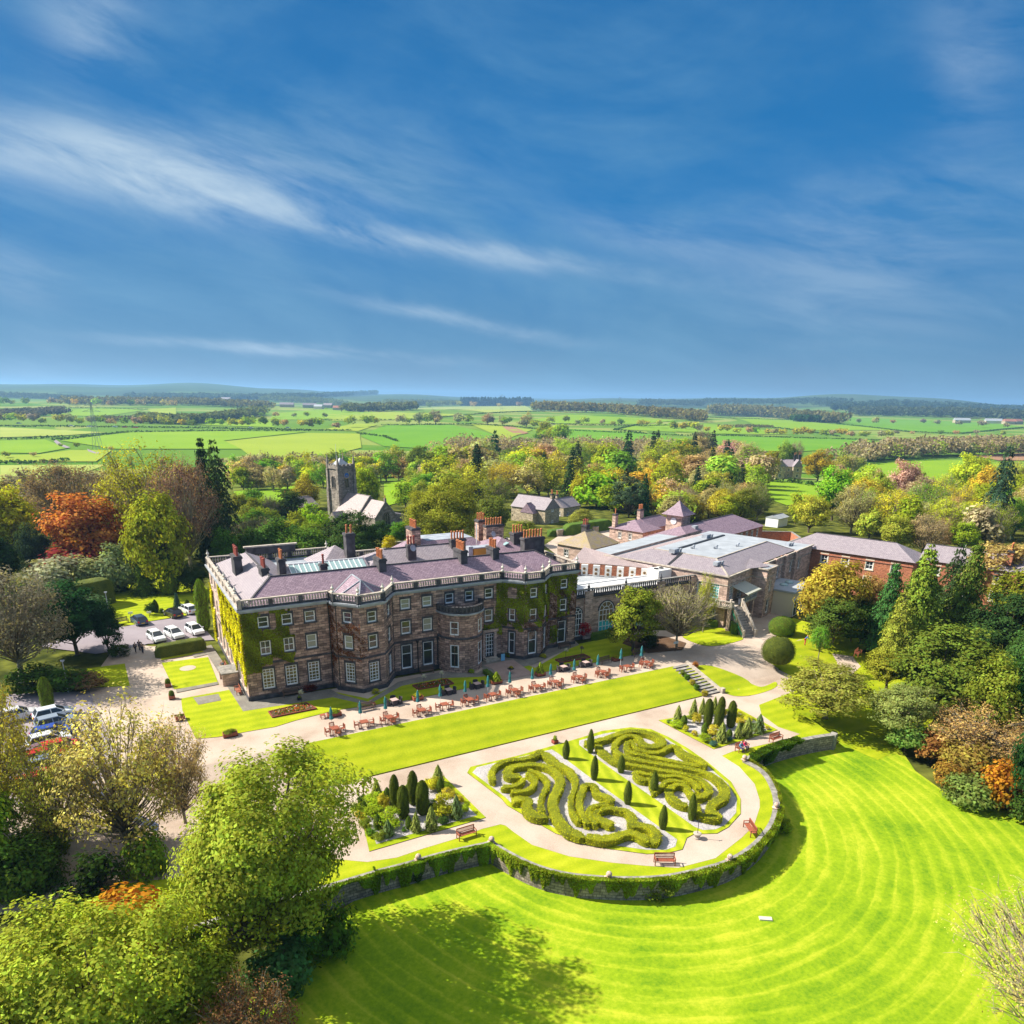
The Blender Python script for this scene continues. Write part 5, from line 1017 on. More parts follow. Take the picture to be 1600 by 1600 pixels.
for x in (14.2, 15.6): q = MB(); c = T((x + .6, -6.3)); q.box(c[0] - .6, c[1] - .08, .1, c[0] + .6, c[1] + .06, 3.2, A20, c, 0); q.box(c[0] - .5, c[1] - .1, .25, c[0] + .5, c[1] - .06, 3.05, A20, c, 1); part(q, 'glazed_door', [M['white'], M['glass']], cf)
for x in (17.5, 20): q = MB(); c = T((x, -3)); q.lathe((c[0], c[1], 4.6), [(.8, 0), (.75, .2), (.4, .4), (.05, .45)], 10); part(q, 'roof_dome', [M['sky']], cf)

# ---------------------------------------------------------------- red brick range
rr_ = root('brick_range', 'long red brick two-storey range with a grey slate roof behind the right-hand firs', 'brick building', T((42, -20, 0)))
def block(bld, O, a, w, d, z0, ze, zr, wm, rm, ridge='x', hipa=True, hipb=True, ins=None, over=.35, wins=None, wname='window', sur='trim', st='cross'):
    """gabled or hipped block; O front-left corner, a heading of its front; wins = list of (side, s, w, za, zb)"""
    L2 = rotT(O[0], O[1], a); m1 = MB(); C = [L2(p) for p in ((0, 0), (w, 0), (w, d), (0, d))]; W4 = [(C[0], C[1]), (C[1], C[2]), (C[2], C[3]), (C[3], C[0])]
    for i, (p, q) in enumerate(W4):
        ww = [x for x in (wins or []) if x[0] == i]; wall(m1, p, q, z0, ze, [(x[1] - x[2] / 2, x[1] + x[2] / 2, x[3], x[4]) for x in ww], .15)
        for x in ww: window(bld, p, q, x[1] - x[2] / 2, x[1] + x[2] / 2, x[3], x[4], st, 'glass', sur, d=.15, name=wname)
    if not hipa or not hipb:
        if ridge == 'x': G_ = [(L2((0, 0)), L2((0, d)), L2((0, d / 2)))] * (not hipa) + [(L2((w, 0)), L2((w, d)), L2((w, d / 2)))] * (not hipb)
        else: G_ = [(L2((0, 0)), L2((w, 0)), L2((w / 2, 0)))] * (not hipa) + [(L2((0, d)), L2((w, d)), L2((w / 2, d)))] * (not hipb)
        for p, q, r in G_: m1.poly([p + (ze,), q + (ze,), r + (zr,)])
    part(m1, 'wall', [M[wm]], bld); m2 = MB(); o = over; oa, ob_ = (o if hipa else .12), (o if hipb else .12)
    e = (-oa, -o, w + ob_, d + o) if ridge == 'x' else (-o, -oa, w + o, d + ob_); zz = zr + .06; za = ze - o * .35 + .08
    A_, B_ = hip(m2, *e[:2], *e[2:], za, zz, ins, ridge=ridge, hipa=hipa, hipb=hipb, T=lambda p: L2(p)); ridge_tiles(m2, A_, B_, .22, 1)
    o2 = part(m2, 'roof', [M[rm], M['dark'] if rm != 'tile' else M['cap']], bld); return L2
L2 = block(rr_, T((38.4, -19)), A20, 8.8, 24, 0, 8.0, 10.4, 'redbrick', 'slate2', 'y', wins=[(3, s, 1.3, z, z + 1.7) for s in (3.0, 8.0, 12.0, 16.5, 21) for z in (2.2, 5.4)], sur='cream')
L2 = block(rr_, T((42.6, -68)), A20, 8.8, 48.9, 0, 8.0, 10.3, 'redbrick', 'slate2', 'y', hipb=False, wins=[(3, s, 1.3, z, z + 1.7) for s in range(3, 48, 5) for z in (2.2, 5.4)] + [(0, 2.5, 1.2, 5.4, 7.1), (0, 6, 1.2, 5.4, 7.1)], sur='cream')
q = MB(); a, b = T((38.3, -19)), T((38.3, 5)); follow(q, [T((38.4, 5)), T((38.4, -19)), T((42.6, -19)), T((42.6, -68))], 7.0, 7.2, .12); part(q, 'string_course', [M['redtile']], rr_)
for x, y in ((44, -33), (46, -50)): c = T((x, y)); chimney(rr_, c[0], c[1], 9, 11.6, 1.8, .9, (3, 1), A20, 'pot', 'redbrick')
for x, y in ((43, -26), (43, -38)): c = T((x, y)); urn(rr_, c[0], c[1], 10.3, 1.4)
# ---------------------------------------------------------------- lodge with mossy roof
lo_ = root('mossy_lodge', 'small square stone lodge with a moss-covered yellow pyramid roof beyond the link wing', 'lodge', (90.9, 127.6, 0))
L2 = block(lo_, (87.9, 121.5), math.radians(20), 10.6, 8.8, 0, 5.9, 8.6, 'stone2', 'moss', 'x', ins=4.2, wins=[(3, 2.4, 1.1, 3.4, 4.9), (3, 2.4, 1.1, .6, 2.3), (0, 2.6, 1.0, 3.3, 4.9), (0, 7.6, 1.0, 3.3, 4.9), (0, 2.6, 1.0, .8, 2.2)]); c = L2((6.6, 6.2)); chimney(lo_, c[0], c[1], 6.8, 9.6, 1.3, 1.3, (2, 2), .35, 'potd')
# ---------------------------------------------------------------- stables
sb = root('stable_block', 'stone stable block with a small clock tower and long slate roof behind the conference wing', 'stable block', (122, 126, 0)); a18 = math.radians(18.6)
L2 = block(sb, (109.0, 113.8), a18, 36, 12, 0, 6.5, 9.1, 'redbrick', 'slate', 'x', hipb=True, ins=5.5, wins=[(0, s, .9, 4.2, 5.8) for s in range(18, 36, 3)] + [(1, 3, 1, 4.2, 5.8), (1, 8, 1, 4.2, 5.8)], sur='cream', st='sash')
q = MB(); c = L2((9, 4.5)); q.box(c[0] - .7, c[1] - .5, 8.2, c[0] + .7, c[1] + .5, 9.0, a18, c); part(q, 'roof_vent', [M['lead']], sb)
L2 = block(sb, (110.6, 132.3), a18, 8, 9.5, 0, 6.0, 8.0, 'stone2', 'slate', 'x', ins=4, wins=[(3, 3, .9, 3.7, 5.2), (3, 6.0, .9, 3.7, 5.2), (3, 2.2, 1.4, .2, 2.4), (0, 3, .8, 3.7, 5.1)])
L2b = block(sb, (116.0, 136.0), a18, 12, 6, 0, 6.0, 8.0, 'stone2', 'slate', 'x', hipa=False, wins=[(0, 2, .8, 3.7, 5.0)])
for x, y, w_, p in ((0.5, 8.4, 1.2, (1, 1)), (12, 8.5, 1.8, (4, 1))): c = L2((x, y)); chimney(sb, c[0], c[1], 5, 9.4, w_, .9, p, a18, 'pot', 'stone2')
L3 = rotT(114.9, 124.2, a18); q = MB(); C = [L3(p) for p in ((0, 0), (4, 0), (4, 4), (0, 4))]
for i in range(4): wall(q, C[i], C[(i + 1) % 4], 0, 10.9)
part(q, 'tower', [M['stone2']], sb); q = MB(); K = [[L3(p) + (z,) for p in ((2 - r, 2 - r), (2 + r, 2 - r), (2 + r, 2 + r), (2 - r, 2 + r))] for r, z in ((2.9, 10.8), (1.9, 11.7), (.95, 12.7), (.06, 13.9))]
q.rings(K); tp = part(q, 'tower_roof', [M['slate']], sb); q = MB(); c = L3((2, 2)); q.tube([(c[0], c[1], 13.8), (c[0], c[1], 15.4)], .05, 5); q.bar((c[0] - .5, c[1], 14.8), (c[0] + .5, c[1], 14.8), .06); q.lathe((c[0], c[1], 14.1), [(.05, 0), (.2, .15), (.05, .3)], 8); part(q, 'weather_vane', [M['iron']], tp)
q = MB(); c0 = Vector(L3((-.04, 2)) + (9.4,)); nx_ = Vector(L3((-1, 2)) + (0,)) - Vector(L3((0, 2)) + (0,)); q.tube([c0, c0 + nx_ * .08], .75, 16); part(q, 'clock_face', [M['white']], sb)
# ---------------------------------------------------------------- garden walls
def gwall(name, label, pts, z0, h, w, wm='wallstone', cap='cap', cat='wall'):
    q = MB(); L_ = [Vector((p[0], p[1], 0)) for p in pts]
    for i in range(len(L_) - 1):
        a, b = L_[i], L_[i + 1]; t = (b - a).normalized(); n = Vector((-t.y, t.x, 0)); up = Vector((0, 0, 1)); c = (a + b) / 2
        q.obox(c + up * (z0 + h / 2), t * ((b - a).length / 2), n * w / 2, up * h / 2, 0); q.obox(c + up * (z0 + h + .06), t * ((b - a).length / 2 + .03), n * (w / 2 + .06), up * .06, 1)
    o = q.build(name, [M[wm], M[cap]], at=(L_[0].x, L_[0].y, z0)); return tag(o, label, cat)
gwall('garden_wall', 'red brick kitchen-garden wall behind the flat-roofed wing', [(142, 117.5), (153, 121.5), (158, 128.5), (149, 134)], 0, 3.2, .4, 'redbrick')
gwall('yard_wall', 'low stone wall along the hedge of the stable yard', [P(870, 838), P(905, 832), P(935, 832)], 0, 1.6, .5, 'cottage')
gwall('churchyard_wall', 'low stone wall between the manor roofs and the churchyard', [P(598, 862), P(640, 858), P(665, 856)], 0, 2.0, .5, 'church')

# ---------------------------------------------------------------- church
aC = math.radians(16.5); TC = rotT(62.2, 216.0, aC); ch = root('church', 'grey stone parish church with a square pinnacled clock tower and long tiled nave', 'church', TC((2.7, 0, -2)))
W_ = 5.6; zt_ = ztop(*TC((0, 0)), 733); q = MB(); C = [TC(p) for p in ((0, 0), (W_, 0), (W_, W_), (0, W_))]
for i in range(4): wall(q, C[i], C[(i + 1) % 4], -3, zt_)
for p in ((0, 0), (W_, 0), (W_, W_), (0, W_)):
    c = TC(p); q.box(c[0] - .55, c[1] - .55, -3, c[0] + .55, c[1] + .55, zt_ - 6, aC, c); q.box(c[0] - .4, c[1] - .4, zt_ - 6, c[0] + .4, c[1] + .4, zt_ - .2, aC, c)
part(q, 'tower', [M['church']], ch); q = MB(); follow(q, C[::1] + [C[0]], zt_ - .15, zt_ + .15, .25); follow(q, C + [C[0]], zt_ - 5.9, zt_ - 5.7, .12)
for i in range(4):
    a, b = Vector(C[i] + (0,)), Vector(C[(i + 1) % 4] + (0,)); t = (b - a).normalized(); n = Vector((t.y, -t.x, 0))
    q.obox((a + b) / 2 + Vector((0, 0, zt_ + .5)), t * (W_ / 2), n * .18, Vector((0, 0, .35)))
    for k in range(4): q.obox(a + t * (W_ * (k + .5) / 4) + Vector((0, 0, zt_ + 1.05)), t * .38, n * .18, Vector((0, 0, .22)))
part(q, 'battlements', [M['church']], ch)
for p in C:
    q = MB(); q.box(p[0] - .3, p[1] - .3, zt_, p[0] + .3, p[1] + .3, zt_ + 1.9, aC, p); q.rings([[(p[0] + r * math.cos(k * math.pi / 2 + aC + .78), p[1] + r * math.sin(k * math.pi / 2 + aC + .78), z) for k in range(4)] for r, z in ((.42, zt_ + 1.8), (.03, zt_ + 4.0))]); part(q, 'pinnacle', [M['church']], ch)
q = MB(); c = TC((W_ / 2, W_ / 2)); q.rings([[TC((W_ / 2 + r * sx, W_ / 2 + r * sy)) + (z,) for sx, sy in ((-1, -1), (1, -1), (1, 1), (-1, 1))] for r, z in ((2.5, zt_ + .4), (.05, zt_ + 3.0))]); q.tube([(c[0], c[1], zt_ + 2.8), (c[0], c[1], zt_ + 4.2)], .06, 5); q.bar((c[0] - .4, c[1], zt_ + 3.8), (c[0] + .4, c[1], zt_ + 3.8), .08); part(q, 'tower_cap', [M['lead']], ch)
q = MB(); c = TC((.6, 1.4)); q.tube([(c[0], c[1], zt_), (c[0], c[1], zt_ + 7.2)], [.09, .04], 6); part(q, 'flagpole', [M['white']], ch)
def lancet(bld, a, b, s, w, za, zb, name='belfry_window', gm='glass', out=.06, tracery=True):
    A_, B_ = Vector(a + (0,)), Vector(b + (0,)); t = (B_ - A_).normalized(); n = Vector((t.y, -t.x, 0)); up = Vector((0, 0, 1)); at = lambda u, z, k=out: A_ + t * u + n * k + up * z
    r = w / 2; hs = zb - r * 1.3; arc = [(s + r * math.cos(x), hs + 1.3 * r * math.sin(x) ** .8) for x in [math.pi * i / 10 for i in range(11)]]; q1 = MB(); q1.poly([at(s - r, za), at(s + r, za)] + [at(u, z) for u, z in arc], 0)
    ln = [(s + r, za)] + arc + [(s - r, za)]
    for i in range(len(ln) - 1): q1.bar(at(ln[i][0], ln[i][1], out + .05), at(ln[i + 1][0], ln[i + 1][1], out + .05), .22, .18, 1)
    if tracery:
        for f in (-.34, .34) if w > 2 else (0,): q1.bar(at(s + r * f, za, out + .04), at(s + r * f, zb - r * .5, out + .04), .12, .1, 1)
        if w > 2: q1.bar(at(s - r, hs, out + .04), at(s, zb - .2, out + .04), .1, .1, 1); q1.bar(at(s + r, hs, out + .04), at(s, zb - .2, out + .04), .1, .1, 1)
    part(q1, name, [M[gm], M['church']], bld)
lancet(ch, C[0], C[1], W_ / 2, 1.5, zt_ - 5.6, zt_ - 2.6); lancet(ch, C[3], C[0], W_ / 2, 1.6, zt_ - 6.0, zt_ - 2.2)
q = MB(); cc_ = Vector(TC((W_ / 2, -.06)) + (zt_ - 2.0,)); nn_ = Vector(TC((0, -1)) + (0,)) - Vector(TC((0, 0)) + (0,)); q.tube([cc_, cc_ + nn_ * .12], .95, 20, 0); tt_ = Vector((-nn_.y, nn_.x, 0))
for k in range(24): a0, a1 = k * math.pi / 12, (k + 1) * math.pi / 12; q.bar(cc_ + nn_ * .15 + tt_ * .9 * math.cos(a0) + Vector((0, 0, .9 * math.sin(a0))), cc_ + nn_ * .15 + tt_ * .9 * math.cos(a1) + Vector((0, 0, .9 * math.sin(a1))), .1, .08, 1)
for dx, dz in ((.5, -.42), (-.45, -.3)): q.bar(cc_ + nn_ * .2, cc_ + nn_ * .2 + tt_ * dx + Vector((0, 0, dz)), .12, .06, 1)
part(q, 'clock_face', [M['blue'], M['gold']], ch)
NL, CL, NW = 11.5, 7.5, 9.2; xr = W_ / 2 + .2; zrn = ztop(*TC((xr, -.3)), 769); zre = -1.0 + .2; q = MB()
def gab(q, x0, x1, y0, y1, ze, zr, mi=0):
    xm = (x0 + x1) / 2; f = lambda x, y, z: TC((x, y)) + (z,)
    q.poly([f(x0, y1, ze), f(x0, y0, ze), f(xm, y0, zr), f(xm, y1, zr)], mi); q.poly([f(x1, y0, ze), f(x1, y1, ze), f(xm, y1, zr), f(xm, y0, zr)], mi)
zn = zrn - 5.4; gab(q, xr - NW / 2 - .2, xr + NW / 2 + .2, -NL, -.02, zn, zrn); gab(q, xr - 4.1, xr + 4.1, -NL - CL - .1, -NL, zn + .1, zrn - .9); ridge_tiles(q, TC((xr, 0)) + (zrn,), TC((xr, -NL)) + (zrn,), .25, 1)
part(q, 'roof', [M['tile'], M['cap']], ch); q = MB()
for x0, x1, y0, y1, zr_ in ((xr - NW / 2, xr + NW / 2, -NL, 0, zrn), (xr - 3.9, xr + 3.9, -NL - CL, -NL, zrn - .9)):
    Cn = [TC(p) for p in ((x0, y0), (x1, y0), (x1, y1), (x0, y1))]
    for i in range(4): wall(q, Cn[i], Cn[(i + 1) % 4], -3, zn)
    q.poly([Cn[0] + (zn,), Cn[1] + (zn,), TC(((x0 + x1) / 2, y0)) + (zr_ - .05,)])
    a, b, c = Vector(Cn[0] + (zn,)), Vector(TC(((x0 + x1) / 2, y0)) + (zr_,)), Vector(Cn[1] + (zn,)); q.bar(a, b, .3, .35, 1); q.bar(c, b, .3, .35, 1)
part(q, 'wall', [M['church'], M['cap']], ch); yE = -NL - CL; lancet(ch, TC((xr - 3.9, yE)), TC((xr + 3.9, yE)), 3.9, 2.6, zn - 4.2, zn + 1.6, 'east_window')
q = MB(); c = TC((xr, yE + .2)); q.box(c[0] - .3, c[1] - .3, zrn - 1.2, c[0] + .3, c[1] + .3, zrn + .1, aC, c); q.lathe((c[0], c[1], zrn + .1), [(.2, 0), (.16, .8), (.2, .85)], 8, 1); part(q, 'vent_stack', [M['church'], M['pot']], ch)
q = MB(); f = lambda x, y, z: TC((x, y)) + (z,); x0, x1, y0, y1 = xr - 8.2, xr - 4.4, -5.2, -2.0; q.poly([f(x0, y0, 1.2), f(x1, y0, 1.2), f(x1, (y0 + y1) / 2, 3.0), f(x0, (y0 + y1) / 2, 3.0)], 0); q.poly([f(x1, y1, 1.2), f(x0, y1, 1.2), f(x0, (y0 + y1) / 2, 3.0), f(x1, (y0 + y1) / 2, 3.0)], 0)
q.poly([f(x0, y1, -3), f(x0, y0, -3), f(x0, y0, 1.2), f(x0, (y0 + y1) / 2, 3.0), f(x0, y1, 1.2)], 1); wall(q, TC((x0, y0)), TC((x1, y0)), -3, 1.2, mi=1); part(q, 'porch', [M['slate2'], M['church']], ch)
q = MB(); f = lambda x, y, z: TC((x, y)) + (z,); x0, x1, y0, y1 = xr + 3.9, xr + 9.5, yE + 1.5, -3; q.prism([TC(p) for p in ((x0, y0), (x1, y0), (x1, y1), (x0, y1))], -3, zn - .5, 0); q.poly([f(x0, y0, zn + .8), f(x1, y0, zn - .4), f(x1, y1, zn - .4), f(x0, y1, zn + .8)], 1); q.poly([f(x0, y0, zn - .5), f(x1, y0, zn - .5), f(x0, y0, zn + .8)], 0); part(q, 'aisle', [M['church'], M['slate2']], ch)

# ---------------------------------------------------------------- cottages, villa, farms far off
def house(label, O, a, w, d, h, hr, wm='cottage', rm='slate2', ridge='x', wins=True, chim=((.1, .5),), cat='house', name='stone_house', gable=True, z=None):
    z = terrain(O[0], O[1]) if z is None else z; b = root(name, label, cat, (O[0], O[1], z)); wl = []
    if wins:
        for s, L_ in ((0, w), (1, d), (2, w), (3, d)):
            n = max(1, int(L_ / 3.5))
            for k in range(n):
                for zz in ((z + 1.0, z + 2.3), (z + 3.7, z + 4.9)):
                    if zz[1] < z + h: wl.append((s, (k + .5) * L_ / n, 1.0) + zz)
    q = block(b, O, a, w, d, z - 1, z + h, z + hr, wm, rm, ridge, not gable, not gable, wins=wl)
    for fx, fy in chim: c = q((w * fx, d * fy)); chimney(b, c[0], c[1], z + h, z + hr + 1.3, .9, .7, (2, 1), a, 'pot', wm)
    return b
cz = P(862, 824, -1.5); ac_ = math.radians(22); Tc = rotT(cz.x, cz.y, ac_); h = house('buff stone cottage with a tall blank gable and grey roof beside the clipped yard hedge', Tc((-3.6, 0)), ac_, 7.4, 13, 5.6, 8.8, ridge='y', chim=((.5, .03),), wins=False, name='cottage', cat='cottage', z=-1.5)
a, b = Tc((-3.6, 0)), Tc((3.8, 0)); window(h, a, b, 3.2, 4.2, 3.2, 5.0, 'cross', 'glass', 'trim', d=.02); window(h, a, b, 3.2, 4.2, -.6, .6, 'cross', 'glass', 'trim', d=.02)
q = Tc((-5.8, 3)); L2 = block(h, q, ac_, 4, 4.5, -2, 3.0, 5.8, 'cottage', 'slate', 'x', False, True); 
house('low stone cottage half hidden by a tree behind the parked cars', P(880, 812, -1.5), .35, 9, 7, 3.8, 6.4, name='cottage', cat='cottage', z=-1.5)
g = G(1208, 747); zf_ = g.z; vil = root('stone_villa', 'large Victorian stone villa with steep gables and tall chimneys beyond the woods', 'villa', g); k = -.62
block(vil, (g.x, g.y), k, 17, 10, zf_ - 1, zf_ + 7.5, zf_ + 11.5, 'cottage', 'slate2', 'x', False, False, wins=[(0, s, 1.3, zf_ + z_, zf_ + z_ + 1.8) for s in (2, 6.5, 9, 14) for z_ in (1, 4.6)], st='sash')
tv = rotT(g.x, g.y, k)
for x in (.5, 11): block(vil, tv((x, -3.2)), k, 5.4, 6, zf_ - 1, zf_ + 7.6, zf_ + 12, 'cottage', 'slate2', 'y', False, False, wins=[(0, 2.7, 1.5, zf_ + 1, zf_ + 3), (0, 2.7, 1.5, zf_ + 4.6, zf_ + 6.6)], st='sash')
for x, y in ((2, 5), (13, 4), (16, 5)): c = tv((x, y)); chimney(vil, c[0], c[1], zf_ + 9, zf_ + 14.6, 1.5, .9, (3, 1), k)
g = G(1148, 735); house('plain slate-roofed coach house left of the villa', (g.x, g.y), .2, 12, 7, 3.5, 6.5, name='coach_house', cat='outbuilding', wins=False, chim=())
g = G(455, 812); house('small pale cottage left of the church tower', P(457, 812, -2), .5, 11, 6.5, 3.6, 6.2, rm='tile', name='cottage', cat='cottage', z=-2, chim=((.05, .5),))
FARH = [(385, 634, 'far hillside farmhouse with a red roof', 'redtile'), (405, 633, 'far white farmhouse', 'slate2'), (437, 636, 'far stone barn', 'slate2'), (473, 637, 'long low farm building', 'slate2'), (490, 639, 'pale farm shed', 'flat'), (505, 637, 'dark farm shed', 'slate2'), (520, 641, 'brick farm cottage', 'redtile'),
        (345, 628, 'tiny pale house far off', 'slate2'), (610, 641, 'wide dark-roofed barn below the far wood', 'slate2'), (1492, 661, 'long grey far barn', 'flat'), (1540, 662, 'second far barn with pale walls', 'flat'), (1570, 663, 'far red-roofed farmhouse', 'redtile'), (1588, 663, 'rightmost far farmhouse', 'redtile')]
for x, y, lb, rm in FARH:
    g = G(x, y); s = g.length / 1400; house(lb + ' among the distant fields', (g.x, g.y), -.7 + (x % 7) * .1, 16 * s + 8 * ('long' in lb or 'wide' in lb or 'barn' in lb) * s, 9 * s, 4.5 * s, 8 * s, wm='cream' if 'pale' in lb or 'white' in lb else 'cottage', rm=rm, wins=False, chim=(), name='farm_building', cat='farm building')
sh = G(1228, 832); q = house('small open-sided white shed in the orchard behind the garden wall', P(1215, 822, 0), .3, 7, 4, 2.2, 3.0, wm='white', rm='flat', wins=False, chim=(), name='garden_shed', cat='shed', z=0)
house('low red-tiled outbuildings glimpsed through the trees behind the brick range', P(1400, 842, 0), .35 - 1.2, 16, 6, 2.4, 4.6, wm='redbrick', rm='redtile', wins=False, chim=(), name='outbuilding', cat='outbuilding', z=0)
# ---------------------------------------------------------------- retaining wall and its ivy
def ribbonwall(pts, z0, z1, w, mb, mi=0, cap=True, cw=.75, ch_=.14, mc=1):
    L_ = [Vector((p[0], p[1], 0)) for p in pts]; nn = []
    for i in range(len(L_)):
        t = (L_[min(i + 1, len(L_) - 1)] - L_[max(i - 1, 0)]).normalized(); nn.append(Vector((t.y, -t.x, 0)))
    def ringof(i, a, b, za, zb_): p, n = L_[i], nn[i]; return [tuple(p + n * a + Vector((0, 0, za))), tuple(p + n * a + Vector((0, 0, zb_))), tuple(p - n * b + Vector((0, 0, zb_))), tuple(p - n * b + Vector((0, 0, za)))]
    mb.rings([ringof(i, w / 2, w / 2, z0, z1) for i in range(len(L_))], True, mi)
    if cap: mb.rings([ringof(i, cw / 2, cw / 2, z1, z1 + ch_) for i in range(len(L_))], True, mc)
WA = spline([(p.x, p.y, 0) for p in WALLA[:7]], 5) + spline([(p.x, p.y, 0) for p in WALLA[6:]], 5); WB = spline([(p.x, p.y, 0) for p in WALLB], 4)
for nm, W2, lb in (('retaining_wall', WA, 'curved rubble retaining wall round the parterre terrace'), ('retaining_wall', WB, 'short straight rubble retaining wall at the right of the parterre')):
    o0 = tuple(W2[0][:2]) + (-4.2,); r = root(nm, lb, 'retaining wall', o0); q = MB(); ribbonwall(W2, -4.3, ZP + .1, .5, q, cap=False); part(q, 'wall', [M['wallstone']], r)
    q = MB(); ribbonwall(W2, ZP + .1, ZP + .22, .62, q, cap=False); part(q, 'coping', [M['cap']], r)
    if W2 is WB: q = MB(); c = W2[-1]; q.box(c[0] - .35, c[1] - .35, -4.2, c[0] + .35, c[1] + .35, ZP + .3, .3, (c[0], c[1])); part(q, 'end_pier', [M['cap']], r)
    balls = [(655, 1341), (772, 1312), (951, 1367), (1142, 1345), (1217, 1265)] if W2 is WA else [(1163, 1186), (1232, 1159)]
    for x, y in balls:
        c = P(x, y, ZP + .24); c = min(W2, key=lambda v: (v[0] - c.x) ** 2 + (v[1] - c.y) ** 2); q = MB(); q.box(c[0] - .28, c[1] - .28, ZP + .24, c[0] + .28, c[1] + .28, ZP + .36)
        q.lathe((c[0], c[1], ZP + .36), [(.05, 0), (.19, .06), (.26, .2), (.26, .3), (.18, .44), (.03, .5)], 12); part(q, 'ball_finial', [M['stone2']], r, smooth_=True)
def hang(path, i0, i1, depth, n, color, label, seed, size=.16, thick=.3, topz=ZP + .3, lean=.0):
    rs = np.random.RandomState(seed); pts = [np.array(path[i][:2]) for i in range(i0, i1)]; C, Nn = [], []
    per = max(1, n // (len(pts) - 1))
    for k in range(len(pts) - 1):
        a, b = pts[k], pts[k + 1]; t = (b - a) / (np.linalg.norm(b - a) + 1e-9); nn = np.array([t[1], -t[0]]); s = rs.uniform(0, 1, per); g = k + s
        d = depth * (.55 + .3 * np.sin(g * .9 + seed) + .25 * np.sin(g * 2.3) + .15 * np.sin(g * 5.1)); d = np.clip(d, .12, 2.2); u = rs.uniform(0, 1, per) ** 1.3; z = topz - u * d + .12 * (1 - u)
        o = .27 + rs.uniform(-.25, 1, per) * thick * np.sqrt(np.clip(1.05 - u, 0, 1)); p = a + (b - a) * s[:, None] + nn * o[:, None]
        C.append(np.stack([p[:, 0], p[:, 1], z], 1)); Nn.append(np.stack([np.full(per, nn[0]), np.full(per, nn[1]), np.full(per, .6)], 1) + rs.normal(size=(per, 3)) * .5)
    C, Nn = np.concatenate(C), np.concatenate(Nn); me = leaf_mesh('foliage', C, Nn, size * rs.uniform(.6, 1.4, len(C)), rs.uniform(0, 1, len(C)), .5 + .5 * np.sin(C[:, 0] * 3 + C[:, 1] * 2), M['leaf'], .8)
    o = bpy.data.objects.new('wall_ivy', me); COL.objects.link(o); o.color = tuple(color) + (1,); tag(o, label, 'ivy')
nA = len(WA)
hang(WA, 0, int(nA * .30), 2.3, 26000, (.22, .32, .02), 'green ivy spilling over the straight left part of the retaining wall', 1)
hang(WA, int(nA * .30), int(nA * .62), 1.7, 24000, (.28, .35, .02), 'yellow-green ivy along the lower curve of the retaining wall', 2)
hang(WA, int(nA * .60), int(nA * .84), 1.9, 18000, (.26, .33, .02), 'thick ivy on the wall below the lone curved-path bench', 3, thick=.5)
hang(WA, int(nA * .84), nA - 1, .6, 3000, (.30, .34, .03), 'thin yellowish ivy on the wall near the bench with two people', 4)
hang(WB, 1, int(len(WB) * .62), 2.2, 13000, (.10, .17, .015), 'dark dense shrubby ivy on the short straight retaining wall', 5, thick=.9, topz=ZP + .75)
for x, y, w, h, c, lb in ((708, 1338, 3.0, 1.9, 'green', 'green ivy clump at the foot of the left retaining wall'), (650, 1372, 2.4, 1.7, 'deep', 'dark ivy clump low on the shaded retaining wall'), (1030, 1400, 3.0, 1.8, 'olive', 'bushy clump hanging under the middle bench of the curved wall'), (1222, 1300, 2.2, 1.9, 'lime', 'leafy shrub at the right bulge of the curved wall'), (838, 1368, 1.6, 1.2, 'orange', 'small russet plant against the curved wall'), (722, 1345, 1.3, 1.2, 'orange', 'small russet plant on the left retaining wall')):
    p = P(x, y, -3.6); tag(plant('bush', (p.x, p.y, -3.7), w, h, LG[c], 'wall_shrub'), lb, 'shrub')

